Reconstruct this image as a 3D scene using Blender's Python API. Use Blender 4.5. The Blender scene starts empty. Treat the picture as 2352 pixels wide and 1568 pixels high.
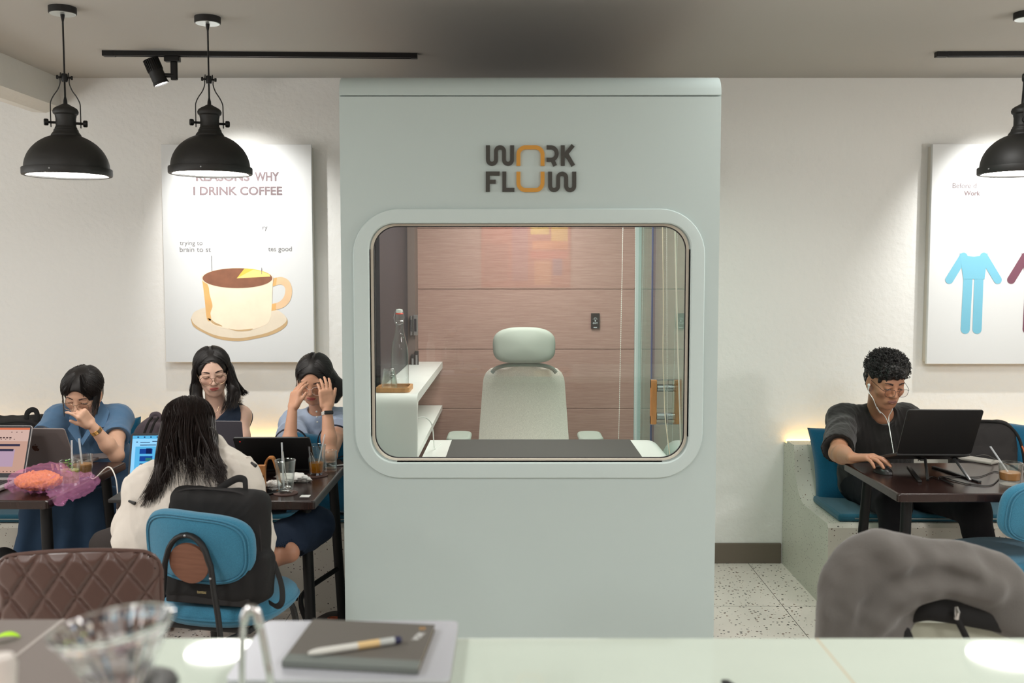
import bpy, bmesh, math, random
import numpy as np
from mathutils import Matrix, Vector, Euler
random.seed(7)
np.random.seed(7)
PI = math.pi
sc = bpy.context.scene
COL = sc.collection

# ---------------------------------------------------------------- camera, world, lights, exposure
H_CAM = 1.60
F_PX = 2287.0
PITCH = math.atan(0.07)
cam_data = bpy.data.cameras.new('camera')
cam_data.sensor_width = 36.0
cam_data.lens = 36.0 * F_PX / 2352.0
cam_data.clip_start = 0.05
cam_data.clip_end = 60
cam_data.dof.use_dof = True
cam_data.dof.focus_distance = 4.45
cam_data.dof.aperture_fstop = 3.4
cam = bpy.data.objects.new('camera', cam_data)
COL.objects.link(cam)
cam.location = (0, 0, H_CAM)
cam.rotation_euler = (PI / 2 - PITCH, 0, 0)
sc.camera = cam
sc.view_settings.view_transform = 'Standard'
sc.view_settings.look = 'None'
sc.view_settings.gamma = 1
sc.view_settings.use_curve_mapping = False
sc.view_settings.exposure = 0.62
sc.cycles.transparent_max_bounces = 32
world = bpy.data.worlds.new('world')
sc.world = world
world.use_nodes = True
world.node_tree.nodes['Background'].inputs[0].default_value = (0.9, 0.95, 1.0, 1)
world.node_tree.nodes['Background'].inputs[1].default_value = 0.3


def area_light(name, loc, rot, size, energy, color=(1, 1, 1), size_y=None):
    d = bpy.data.lights.new(name, 'AREA')
    d.energy = energy
    d.color = color
    d.size = size
    if size_y:
        d.shape = 'RECTANGLE'
        d.size_y = size_y
    o = bpy.data.objects.new(name, d)
    COL.objects.link(o)
    o.location = loc
    o.rotation_euler = rot
    return o


def spot_light(name, loc, target, energy, angle, blend, color=(1, 1, 1), radius=0.02):
    d = bpy.data.lights.new(name, 'SPOT')
    d.energy = energy
    d.color = color
    d.spot_size = math.radians(angle)
    d.spot_blend = blend
    d.shadow_soft_size = radius
    o = bpy.data.objects.new(name, d)
    COL.objects.link(o)
    o.location = loc
    o.rotation_euler = (Vector(target) - Vector(loc)).to_track_quat('-Z', 'Y').to_euler()
    return o


# ceiling lamps of the room behind and beside the camera, the shop window on the left
area_light('ceiling_area_light', (-1.9, 1.2, 2.58), (0, 0, 0), 0.5, 26, (1.0, 0.995, 0.975))
area_light('ceiling_area_light', (1.9, 1.2, 2.58), (0, 0, 0), 0.5, 26, (1.0, 0.995, 0.975))
area_light('ceiling_area_light', (0.0, -0.6, 2.58), (0, 0, 0), 1.2, 12, (0.98, 1.0, 0.98))
area_light('ceiling_area_light', (-2.6, -1.2, 2.58), (0, 0, 0), 0.8, 30, (1.0, 0.99, 0.96))
area_light('ceiling_area_light', (2.6, -1.2, 2.58), (0, 0, 0), 0.8, 30, (1.0, 0.99, 0.96))
area_light('ceiling_area_light', (1.25, 3.5, 2.6), (0, 0, 0), 0.25, 9, (1.0, 0.995, 0.97))  # added fill out of view, brightens floor and wall right of the pod
area_light('shop_window_light', (-4.6, 3.2, 1.5), (0, -PI / 2 - 0.25, 0), 1.4, 22, (0.98, 1.0, 1.0), 2.4)
def fill_point(name, loc, energy, color=(1, 0.995, 0.97), radius=0.12):
    d = bpy.data.lights.new(name, 'POINT')
    d.energy = energy
    d.color = color
    d.shadow_soft_size = radius
    o = bpy.data.objects.new(name, d)
    COL.objects.link(o)
    o.location = loc
    return o


area_light('painting_fill_light', (0.15, -2.75, 2.5), (-0.9, 0, 0), 0.5, 26, (1.0, 0.97, 0.92))  # added light so the painting shows brighter in the pod window
# unseen fill lights added left and right to brighten walls and floor
fill_point('side_fill_light', (3.6, 2.5, 1.9), 42)
fill_point('side_fill_light', (-3.2, 2.0, 2.0), 20)
# the two track spots that wash the posters
SPOT_L = Vector((-1.64, 4.77, 2.47))
SPOT_R = Vector((2.62, 4.76, 2.47))
spot_light('track_spot_light', SPOT_L, SPOT_L + Vector((0.22, 0.55, -0.62)), 50, 77, 0.9, (1.0, 1.0, 0.98), 0.022)
spot_light('track_spot_light', SPOT_R, SPOT_R + Vector((-0.02, 0.55, -0.62)), 50, 77, 0.9, (1.0, 1.0, 0.98), 0.022)
# light panel inside the pod
area_light('pod_ceiling_light', (0.07, 4.45, 2.13), (0, 0, 0), 0.7, 14, (1.0, 0.98, 0.94), 1.0)


def at(px, py, Y):
    """The world point at depth Y that the photograph shows at a pixel."""
    u = (px - 1176.0) / F_PX
    v = (784.0 - py) / F_PX
    d = Vector((u, math.cos(PITCH) + v * math.sin(PITCH), v * math.cos(PITCH) - math.sin(PITCH)))
    return Vector((0, 0, H_CAM)) + d * (Y / d.y)


def atz(px, py, Z):
    """The same for a known height Z."""
    u = (px - 1176.0) / F_PX
    v = (784.0 - py) / F_PX
    d = Vector((u, math.cos(PITCH) + v * math.sin(PITCH), v * math.cos(PITCH) - math.sin(PITCH)))
    return Vector((0, 0, H_CAM)) + d * ((Z - H_CAM) / d.z)


# ---------------------------------------------------------------- materials
def _nodes(m):
    m.use_nodes = True
    return m.node_tree.nodes, m.node_tree.links, m.node_tree.nodes['Principled BSDF']


def srgb(r, g, b):
    f = lambda c: (c / 255.0 / 12.92) if c <= 10 else ((c / 255.0 + 0.055) / 1.055) ** 2.4
    return (f(r), f(g), f(b), 1.0)


def mat(name, col, rough=0.5, metal=0.0, bump=None, vary=None, spec=0.5, sheen=0.0, emit=None, coat=0.0, stretch=None, dist=0.002):
    """col: 0-255 sRGB. bump=(scale, strength), vary=(scale, amount)."""
    m = bpy.data.materials.new(name)
    n, l, p = _nodes(m)
    c = srgb(*col)
    p.inputs['Base Color'].default_value = c
    p.inputs['Roughness'].default_value = rough
    p.inputs['Metallic'].default_value = metal
    p.inputs['Specular IOR Level'].default_value = spec
    if sheen:
        p.inputs['Sheen Weight'].default_value = sheen
    if coat:
        p.inputs['Coat Weight'].default_value = coat
        p.inputs['Coat Roughness'].default_value = 0.1
    if emit:
        p.inputs['Emission Color'].default_value = srgb(*emit[0])
        p.inputs['Emission Strength'].default_value = emit[1]
    tc = n.new('ShaderNodeTexCoord')
    src = tc.outputs['Object']
    if stretch:
        mp = n.new('ShaderNodeMapping')
        mp.inputs['Scale'].default_value = stretch
        l.new(src, mp.inputs['Vector'])
        src = mp.outputs['Vector']
    if vary:
        t = n.new('ShaderNodeTexNoise')
        t.inputs['Scale'].default_value = vary[0]
        t.inputs['Detail'].default_value = 4
        l.new(src, t.inputs['Vector'])
        mx = n.new('ShaderNodeMix')
        mx.data_type = 'RGBA'
        a = vary[1]
        mx.inputs['A'].default_value = (c[0] * (1 - a), c[1] * (1 - a), c[2] * (1 - a), 1)
        mx.inputs['B'].default_value = (min(1, c[0] * (1 + a)), min(1, c[1] * (1 + a)), min(1, c[2] * (1 + a)), 1)
        l.new(t.outputs['Fac'], mx.inputs['Factor'])
        l.new(mx.outputs['Result'], p.inputs['Base Color'])
    if bump:
        t = n.new('ShaderNodeTexNoise')
        t.inputs['Scale'].default_value = bump[0]
        t.inputs['Detail'].default_value = 3
        l.new(src, t.inputs['Vector'])
        b = n.new('ShaderNodeBump')
        b.inputs['Strength'].default_value = bump[1]
        b.inputs['Distance'].default_value = dist
        l.new(t.outputs['Fac'], b.inputs['Height'])
        l.new(b.outputs['Normal'], p.inputs['Normal'])
    return m


def mat_weave(name, col, scale=700, strength=0.5, rough=0.95, amount=0.22):
    """Woven cloth: fine crossing waves in bump and tone."""
    m = mat(name, col, rough, spec=0.2, sheen=0.25, vary=(330, amount * 1.7), bump=(scale, strength))
    return m


def mat_glass(name, tint=(250, 255, 252), ior=1.45, gloss=1.0, power=5.0):
    """Thin clear glass: transparent with fresnel reflection."""
    m = bpy.data.materials.new(name)
    m.use_nodes = True
    n, l = m.node_tree.nodes, m.node_tree.links
    n.remove(n['Principled BSDF'])
    out = n['Material Output']
    tr = n.new('ShaderNodeBsdfTransparent')
    tr.inputs[0].default_value = srgb(*tint)
    gl = n.new('ShaderNodeBsdfGlossy')
    gl.inputs['Roughness'].default_value = 0.01
    gl.inputs['Color'].default_value = (gloss, gloss, gloss, 1)
    lw = n.new('ShaderNodeLayerWeight')
    lw.inputs['Blend'].default_value = 0.5
    pw = n.new('ShaderNodeMath')
    pw.operation = 'POWER'
    pw.inputs[1].default_value = power
    l.new(lw.outputs['Facing'], pw.inputs[0])
    r0 = ((ior - 1) / (ior + 1)) ** 2
    fr = n.new('ShaderNodeMath')
    fr.operation = 'MULTIPLY_ADD'
    fr.inputs[1].default_value = 0.85 - r0
    fr.inputs[2].default_value = r0
    l.new(pw.outputs[0], fr.inputs[0])
    mx = n.new('ShaderNodeMixShader')
    l.new(fr.outputs[0], mx.inputs[0])
    l.new(tr.outputs[0], mx.inputs[1])
    l.new(gl.outputs[0], mx.inputs[2])
    l.new(mx.outputs[0], out.inputs['Surface'])
    return m


def mat_refract(name, tint=(255, 255, 255), rough=0.0, ior=1.45):
    m = bpy.data.materials.new(name)
    n, l, p = _nodes(m)
    p.inputs['Base Color'].default_value = srgb(*tint)
    p.inputs['Transmission Weight'].default_value = 1.0
    p.inputs['Roughness'].default_value = rough
    p.inputs['IOR'].default_value = ior
    return m


def mat_film(name, col, alpha, rough=0.15, trans=None):
    """Thin plastic film: part see-through, part tinted glossy."""
    m = bpy.data.materials.new(name)
    n, l, p = _nodes(m)
    out = n['Material Output']
    p.inputs['Base Color'].default_value = srgb(*col)
    p.inputs['Roughness'].default_value = rough
    tr = n.new('ShaderNodeBsdfTransparent')
    tr.inputs[0].default_value = srgb(*(trans or col))
    mx = n.new('ShaderNodeMixShader')
    mx.inputs[0].default_value = alpha
    l.new(tr.outputs[0], mx.inputs[1])
    l.new(p.outputs[0], mx.inputs[2])
    l.new(mx.outputs[0], out.inputs['Surface'])
    return m


def mat_wood(name, col, col2, scale=8, rough=0.5, stretch=(1, 1, 12), bump=0.15, dist=0.001):
    m = bpy.data.materials.new(name)
    n, l, p = _nodes(m)
    p.inputs['Roughness'].default_value = rough
    tc = n.new('ShaderNodeTexCoord')
    mp = n.new('ShaderNodeMapping')
    mp.inputs['Scale'].default_value = stretch
    l.new(tc.outputs['Object'], mp.inputs['Vector'])
    t = n.new('ShaderNodeTexNoise')
    t.inputs['Scale'].default_value = scale
    t.inputs['Detail'].default_value = 6
    t.inputs['Roughness'].default_value = 0.65
    l.new(mp.outputs['Vector'], t.inputs['Vector'])
    cr = n.new('ShaderNodeValToRGB')
    cr.color_ramp.elements[0].position = 0.3
    cr.color_ramp.elements[0].color = srgb(*col)
    cr.color_ramp.elements[1].position = 0.7
    cr.color_ramp.elements[1].color = srgb(*col2)
    l.new(t.outputs['Fac'], cr.inputs['Fac'])
    l.new(cr.outputs['Color'], p.inputs['Base Color'])
    b = n.new('ShaderNodeBump')
    b.inputs['Strength'].default_value = bump
    b.inputs['Distance'].default_value = dist
    l.new(t.outputs['Fac'], b.inputs['Height'])
    l.new(b.outputs['Normal'], p.inputs['Normal'])
    return m


def mat_terrazzo(name, base, scale, thresh, tiles=None, rough=0.35, layers=1, dark=(40, 36, 34)):
    m = bpy.data.materials.new(name)
    n, l, p = _nodes(m)
    p.inputs['Roughness'].default_value = rough
    tc = n.new('ShaderNodeTexCoord')
    cur = None
    wob = n.new('ShaderNodeTexNoise')
    wob.inputs['Scale'].default_value = 3.0
    l.new(tc.outputs['Object'], wob.inputs['Vector'])
    mx0 = n.new('ShaderNodeMix')
    mx0.data_type = 'RGBA'
    c = srgb(*base)
    mx0.inputs['A'].default_value = tuple(x * 0.9 for x in c[:3]) + (1,)
    mx0.inputs['B'].default_value = tuple(min(1, x * 1.08) for x in c[:3]) + (1,)
    l.new(wob.outputs['Fac'], mx0.inputs['Factor'])
    cur = mx0.outputs['Result']
    warp = n.new('ShaderNodeTexNoise')
    warp.inputs['Scale'].default_value = scale * 1.3
    l.new(tc.outputs['Object'], warp.inputs['Vector'])
    vm = n.new('ShaderNodeMix')
    vm.data_type = 'VECTOR'
    vm.inputs['Factor'].default_value = 0.4 / scale
    l.new(tc.outputs['Object'], vm.inputs['A'])
    l.new(warp.outputs['Color'], vm.inputs['B'])
    for k in range(layers):
        v = n.new('ShaderNodeTexVoronoi')
        v.inputs['Scale'].default_value = scale * (1 + 0.9 * k)
        l.new(vm.outputs['Result'], v.inputs['Vector'])
        sep = n.new('ShaderNodeSeparateColor')
        l.new(v.outputs['Color'], sep.inputs[0])
        # each chip its own size: distance < random * thresh
        mul = n.new('ShaderNodeMath')
        mul.operation = 'MULTIPLY'
        mul.inputs[1].default_value = thresh
        l.new(sep.outputs[0], mul.inputs[0])
        lt = n.new('ShaderNodeMath')
        lt.operation = 'LESS_THAN'
        l.new(v.outputs['Distance'], lt.inputs[0])
        l.new(mul.outputs[0], lt.inputs[1])
        cr = n.new('ShaderNodeValToRGB')
        e = cr.color_ramp.elements
        e[0].position = 0.0
        e[0].color = srgb(*dark)
        e[1].position = 1.0
        e[1].color = srgb(96, 72, 58)
        for pos, cc in ((0.45, (70, 64, 62)), (0.7, (120, 84, 64))):
            x = e.new(pos)
            x.color = srgb(*cc)
        l.new(sep.outputs[1], cr.inputs['Fac'])
        mx = n.new('ShaderNodeMix')
        mx.data_type = 'RGBA'
        l.new(lt.outputs[0], mx.inputs['Factor'])
        l.new(cur, mx.inputs['A'])
        l.new(cr.outputs['Color'], mx.inputs['B'])
        cur = mx.outputs['Result']
    if tiles:
        x0, y0, s, w = tiles
        sp = n.new('ShaderNodeSeparateXYZ')
        l.new(tc.outputs['Object'], sp.inputs[0])
        for ax, o0 in ((0, x0), (1, y0)):
            sb = n.new('ShaderNodeMath')
            sb.operation = 'SUBTRACT'
            sb.inputs[1].default_value = o0
            l.new(sp.outputs[ax], sb.inputs[0])
            pp = n.new('ShaderNodeMath')
            pp.operation = 'PINGPONG'
            pp.inputs[1].default_value = s / 2
            l.new(sb.outputs[0], pp.inputs[0])
            lt = n.new('ShaderNodeMath')
            lt.operation = 'LESS_THAN'
            lt.inputs[1].default_value = w
            l.new(pp.outputs[0], lt.inputs[0])
            mx = n.new('ShaderNodeMix')
            mx.data_type = 'RGBA'
            mx.inputs['B'].default_value = srgb(52, 46, 42)
            l.new(lt.outputs[0], mx.inputs['Factor'])
            l.new(cur, mx.inputs['A'])
            cur = mx.outputs['Result']
    l.new(cur, p.inputs['Base Color'])
    return m


def mat_emit(name, col, strength):
    m = bpy.data.materials.new(name)
    m.use_nodes = True
    n, l = m.node_tree.nodes, m.node_tree.links
    n.remove(n['Principled BSDF'])
    e = n.new('ShaderNodeEmission')
    e.inputs[0].default_value = srgb(*col)
    e.inputs[1].default_value = strength
    l.new(e.outputs[0], n['Material Output'].inputs['Surface'])
    return m


# ---------------------------------------------------------------- mesh helpers
WM = {}          # world matrix of every Empty / parented object by name


def link(o):
    COL.objects.link(o)
    return o


class MB:
    """Collects shapes and links them as one mesh object."""

    def __init__(self, M=None):
        self.v = []
        self.f = []
        self.mi = []
        self.wn = False
        self.M = M or Matrix.Identity(4)
        self.cur = 0

    def add(self, vs, fs, M=None):
        b = len(self.v)
        T = self.M if M is None else self.M @ M
        self.v += [tuple(T @ Vector(p)) for p in vs]
        self.f += [tuple(b + i for i in f) for f in fs]
        self.mi += [self.cur] * len(fs)
        return self

    def box(self, lo, hi, M=None):
        (x0, y0, z0), (x1, y1, z1) = lo, hi
        vs = [(x0, y0, z0), (x1, y0, z0), (x1, y1, z0), (x0, y1, z0), (x0, y0, z1), (x1, y0, z1), (x1, y1, z1), (x0, y1, z1)]
        return self.add(vs, [(0, 3, 2, 1), (4, 5, 6, 7), (0, 1, 5, 4), (1, 2, 6, 5), (2, 3, 7, 6), (3, 0, 4, 7)], M)

    def rbox(self, lo, hi, r, seg=3, M=None):
        """Box with rounded edges."""
        self.wn = True
        bm = bmesh.new()
        bmesh.ops.create_cube(bm, size=1)
        c = [(a + b) / 2 for a, b in zip(lo, hi)]
        s = [b - a for a, b in zip(lo, hi)]
        for v in bm.verts:
            v.co = Vector([c[i] + v.co[i] * s[i] for i in range(3)])
        bmesh.ops.bevel(bm, geom=list(bm.edges), offset=min(r, min(s) * 0.49), segments=seg, profile=0.5, affect='EDGES')
        bm.verts.index_update()
        self.add([v.co.copy() for v in bm.verts], [[v.index for v in f.verts] for f in bm.faces], M)
        bm.free()
        return self

    def tube(self, pts, r, seg=8, closed=False, caps=True, flat=None, up=None):
        """Tube along points; r a number or one per point; flat=(a,b) scales the section."""
        pts = [Vector(p) for p in pts]
        n = len(pts)
        rs = r if isinstance(r, (list, tuple)) else [r] * n
        vs, fs = [], []
        prev = None
        for i, p in enumerate(pts):
            if closed:
                t = pts[(i + 1) % n] - pts[i - 1]
            else:
                t = pts[min(i + 1, n - 1)] - pts[max(i - 1, 0)]
            if t.length < 1e-9:
                t = Vector((0, 0, 1))
            t.normalize()
            if prev is None:
                a = Vector(up) if up else (Vector((0, 0, 1)) if abs(t.z) < 0.9 else Vector((1, 0, 0)))
            else:
                a = prev
            a = (a - t * a.dot(t))
            if a.length < 1e-6:
                a = t.orthogonal()
            a.normalize()
            prev = a
            b = t.cross(a)
            fa, fb = flat or (1, 1)
            for k in range(seg):
                w = 2 * PI * k / seg
                vs.append(p + a * (math.cos(w) * rs[i] * fa) + b * (math.sin(w) * rs[i] * fb))
        m = n if closed else n - 1
        for i in range(m):
            j = (i + 1) % n
            for k in range(seg):
                k2 = (k + 1) % seg
                fs.append((i * seg + k, i * seg + k2, j * seg + k2, j * seg + k))
        if caps and not closed:
            fs.append(tuple(range(seg))[::-1])
            fs.append(tuple((n - 1) * seg + k for k in range(seg)))
        return self.add(vs, fs)

    def lathe(self, prof, seg=32, M=None, cap=True):
        """Profile [(r,z)...] turned about z."""
        vs, fs = [], []
        n = len(prof)
        for (r, z) in prof:
            for k in range(seg):
                w = 2 * PI * k / seg
                vs.append((r * math.cos(w), r * math.sin(w), z))
        for i in range(n - 1):
            for k in range(seg):
                k2 = (k + 1) % seg
                fs.append((i * seg + k, i * seg + k2, (i + 1) * seg + k2, (i + 1) * seg + k))
        if cap:
            if prof[0][0] > 1e-5:
                fs.append(tuple(range(seg))[::-1])
            if prof[-1][0] > 1e-5:
                fs.append(tuple((n - 1) * seg + k for k in range(seg)))
        return self.add(vs, fs, M)

    def prism(self, poly, d0, d1, axis='y', M=None):
        """Polygon [(a,b)...] extruded between d0 and d1 along the axis; 'y': (x,z), 'z': (x,y), 'x': (y,z)."""
        n = len(poly)
        if axis == 'y':
            mk = lambda p, d: (p[0], d, p[1])
        elif axis == 'z':
            mk = lambda p, d: (p[0], p[1], d)
        else:
            mk = lambda p, d: (d, p[0], p[1])
        vs = [mk(p, d0) for p in poly] + [mk(p, d1) for p in poly]
        fs = [tuple(range(n)), tuple(range(2 * n - 1, n - 1, -1))]
        for i in range(n):
            j = (i + 1) % n
            fs.append((i, i + n, j + n, j))
        return self.add(vs, fs, M)

    def grid(self, P, closed_u=False, M=None):
        """P[i][j] points -> quads."""
        ni, nj = len(P), len(P[0])
        vs = [p for row in P for p in row]
        fs = []
        for i in range(ni - 1 if not closed_u else ni):
            i2 = (i + 1) % ni
            for j in range(nj - 1):
                fs.append((i * nj + j, i2 * nj + j, i2 * nj + j + 1, i * nj + j + 1))
        return self.add(vs, fs, M)

    def ball(self, c, r, seg=12, rings=8, M=None):
        rr = r if isinstance(r, (tuple, list)) else (r, r, r)
        vs, fs = [], []
        for i in range(rings + 1):
            th = PI * i / rings
            for k in range(seg):
                w = 2 * PI * k / seg
                vs.append((c[0] + rr[0] * math.sin(th) * math.cos(w), c[1] + rr[1] * math.sin(th) * math.sin(w), c[2] + rr[2] * math.cos(th)))
        for i in range(rings):
            for k in range(seg):
                k2 = (k + 1) % seg
                fs.append((i * seg + k, (i + 1) * seg + k, (i + 1) * seg + k2, i * seg + k2))
        return self.add(vs, fs, M)

    def build(self, name, mats, parent=None, smooth=True, angle=35, fix=True):
        me = bpy.data.meshes.new(name)
        V = self.v
        if parent is not None:
            inv = WM[parent.name].inverted()
            V = [tuple(inv @ Vector(p)) for p in V]
        me.from_pydata(V, [], self.f)
        if not isinstance(mats, (list, tuple)):
            mats = [mats]
        for m in mats:
            me.materials.append(m)
        if len(mats) > 1:
            me.polygons.foreach_set('material_index', self.mi)
        if fix:
            bm = bmesh.new()
            bm.from_mesh(me)
            bmesh.ops.remove_doubles(bm, verts=bm.verts, dist=1e-6)
            bmesh.ops.recalc_face_normals(bm, faces=bm.faces)
            bm.to_mesh(me)
            bm.free()
        if smooth:
            me.polygons.foreach_set('use_smooth', [True] * len(me.polygons))
            try:
                me.set_sharp_from_angle(angle=math.radians(angle))
            except Exception:
                pass
        me.update()
        o = bpy.data.objects.new(name, me)
        link(o)
        WM[o.name] = WM[parent.name].copy() if parent is not None else Matrix.Identity(4)
        if parent is not None:
            o.parent = parent
        if self.wn and smooth:
            w = o.modifiers.new('face_normals', 'WEIGHTED_NORMAL')
            w.weight = 100
            w.keep_sharp = True
        return o


def tag(o, label, cat, group=None):
    o['label'] = label
    o['category'] = cat
    if group:
        o['group'] = group
    return o


def thing(name, label, cat, loc=(0, 0, 0), rotz=0.0, group=None):
    o = bpy.data.objects.new(name, None)
    o.empty_display_size = 0.05
    link(o)
    o.location = loc
    o.rotation_euler = (0, 0, rotz)
    WM[o.name] = Matrix.Translation(Vector(loc)) @ Matrix.Rotation(rotz, 4, 'Z')
    return tag(o, label, cat, group)


def single(mb, name, m, label, cat, group=None, **kw):
    """A thing that is one mesh; its origin is moved to its base."""
    lo = [min(v[i] for v in mb.v) for i in range(3)]
    hi = [max(v[i] for v in mb.v) for i in range(3)]
    c = Vector(((lo[0] + hi[0]) / 2, (lo[1] + hi[1]) / 2, lo[2]))
    mb.v = [tuple(Vector(p) - c) for p in mb.v]
    o = mb.build(name, m, None, **kw)
    o.location = c
    WM[o.name] = Matrix.Translation(c)
    return tag(o, label, cat, group)


def structure(mb, name, m, **kw):
    o = mb.build(name, m, None, **kw)
    o['kind'] = 'structure'
    return o


def copy_tree(o, parent=None):
    c = o.copy()
    COL.objects.link(c)
    if parent is not None:
        c.parent = parent
    for ch in [x for x in bpy.data.objects if x.parent == o]:
        copy_tree(ch, c)
    return c


def rrect(x0, y0, x1, y1, r, n=8):
    """Rounded rectangle, counter-clockwise."""
    pts = []
    for cx, cy, a0 in ((x1 - r, y1 - r, 0), (x0 + r, y1 - r, 90), (x0 + r, y0 + r, 180), (x1 - r, y0 + r, 270)):
        for k in range(n + 1):
            a = math.radians(a0 + 90 * k / n)
            pts.append((cx + r * math.cos(a), cy + r * math.sin(a)))
    return pts


def spline(pts, n=8):
    """Catmull-Rom through points."""
    P = [Vector(p) for p in pts]
    if len(P) < 3:
        return [P[0].lerp(P[-1], i / n) for i in range(n + 1)]
    P = [P[0] * 2 - P[1]] + P + [P[-1] * 2 - P[-2]]
    out = []
    for i in range(1, len(P) - 2):
        p0, p1, p2, p3 = P[i - 1:i + 3]
        for k in range(n):
            t = k / n
            out.append(0.5 * ((2 * p1) + (p2 - p0) * t + (2 * p0 - 5 * p1 + 4 * p2 - p3) * t * t + (-p0 + 3 * p1 - 3 * p2 + p3) * t ** 3))
    out.append(P[-2])
    return out


def stroke(mb, pts, w, y0, y1):
    """Flat ribbon of width w along 2D points (x,z), extruded from y0 to y1."""
    P = [Vector((p[0], p[1])) for p in pts]
    n = len(P)
    L, R = [], []
    for i in range(n):
        if i == 0:
            t = P[1] - P[0]
            s = 1
        elif i == n - 1:
            t = P[-1] - P[-2]
            s = 1
        else:
            a = (P[i] - P[i - 1]).normalized()
            b = (P[i + 1] - P[i]).normalized()
            t = a + b
            s = 1 / max(0.4, math.sqrt(max(0.01, (1 + a.dot(b)) / 2)))
        t.normalize()
        nn = Vector((-t.y, t.x)) * (w / 2 * s)
        L.append(P[i] + nn)
        R.append(P[i] - nn)
    vs = []
    for y in (y0, y1):
        vs += [(p.x, y, p.y) for p in L] + [(p.x, y, p.y) for p in R]
    fs = []
    for i in range(n - 1):
        fs.append((i, i + 1, n + i + 1, n + i))
        fs.append((2 * n + i, 3 * n + i, 3 * n + i + 1, 2 * n + i + 1))
        fs.append((i, 2 * n + i, 2 * n + i + 1, i + 1))
        fs.append((n + i, n + i + 1, 3 * n + i + 1, 3 * n + i))
    fs.append((0, n, 3 * n, 2 * n))
    fs.append((n - 1, 3 * n - 1, 4 * n - 1, 2 * n - 1))
    mb.add(vs, fs)


def arc2(cx, cy, r, a0, a1, n=10, ry=None):
    ry = ry or r
    return [(cx + r * math.cos(math.radians(a0 + (a1 - a0) * k / n)), cy + ry * math.sin(math.radians(a0 + (a1 - a0) * k / n))) for k in range(n + 1)]


def text_geo(s, bold=0.0, extrude=0.0):
    cu = bpy.data.curves.new('lettering', 'FONT')
    cu.body = s
    cu.size = 1
    cu.offset = bold
    cu.extrude = extrude
    cu.resolution_u = 4
    o = bpy.data.objects.new('lettering', cu)
    COL.objects.link(o)
    dg = bpy.context.evaluated_depsgraph_get()
    me = bpy.data.meshes.new_from_object(o.evaluated_get(dg))
    vs = [v.co.copy() for v in me.vertices]
    fs = [tuple(p.vertices) for p in me.polygons]
    bpy.data.objects.remove(o)
    bpy.data.curves.remove(cu)
    bpy.data.meshes.remove(me)
    return vs, fs


def text_fit(mb, s, M, w, h, bold=0.0):
    """Adds text to mb: fitted to w x h, lower left corner at the origin of M, in M's xy plane."""
    vs, fs = text_geo(s, bold)
    x0, x1 = min(v.x for v in vs), max(v.x for v in vs)
    y0, y1 = min(v.y for v in vs), max(v.y for v in vs)
    vs = [((v.x - x0) / (x1 - x0) * w, (v.y - y0) / (y1 - y0) * h, 0) for v in vs]
    mb.add(vs, fs, M)


def facing(px0, py0, Y):
    """Matrix whose xy plane faces -Y (towards the room) with its origin at a point."""
    p = at(px0, py0, Y)
    return Matrix.Translation(p) @ Matrix.Rotation(PI / 2, 4, 'X')


def supere(a, b, e, n=48):
    out = []
    for k in range(n):
        w = 2 * PI * k / n
        c, s = math.cos(w), math.sin(w)
        out.append((a * math.copysign(abs(c) ** (2 / e), c), b * math.copysign(abs(s) ** (2 / e), s)))
    return out


def pad(mb, outline, thick, edge=0.5, curve=0.0, T=None, rings=6, bulge=0.012):
    """Cushion from an outline in local (x,z), thickness along y, rounded edge; curve bends it about z."""
    n = len(outline)
    vs, fs = [], []
    lay = []
    for k in range(rings + 1):
        a = -PI / 2 + PI * k / rings
        lay.append((1 - edge * thick * (1 - math.cos(a)) / max(abs(p[0]) for p in outline), math.sin(a) * thick / 2))
    cx = sum(p[0] for p in outline) / n
    cz = sum(p[1] for p in outline) / n
    full = []
    for s in (0.25, 0.5, 0.75):
        full.append((lay[0][0] * s, lay[0][1] - bulge * (1 - s * s)))
    full += lay
    for s in (0.75, 0.5, 0.25):
        full.append((lay[-1][0] * s, lay[-1][1] + bulge * (1 - s * s)))
    for s, y in full:
        for p in outline:
            x, z = cx + (p[0] - cx) * s, cz + (p[1] - cz) * s
            vs.append((x, y + curve * x * x, z))
    m = len(full)
    for a in range(m - 1):
        for i in range(n):
            j = (i + 1) % n
            fs.append((a * n + i, a * n + j, (a + 1) * n + j, (a + 1) * n + i))
    vs.append((cx, full[0][1] - bulge * 0.08, cz))
    vs.append((cx, full[-1][1] + bulge * 0.08, cz))
    for i in range(n):
        j = (i + 1) % n
        fs.append((j, i, m * n))
        fs.append(((m - 1) * n + i, (m - 1) * n + j, m * n + 1))
    mb.add(vs, fs, T)


# ---------------------------------------------------------------- soft-blended solids (for bodies, clothes, bags)
def _v(p):
    return np.array([p[0], p[1], p[2]], dtype=np.float32)


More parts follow.
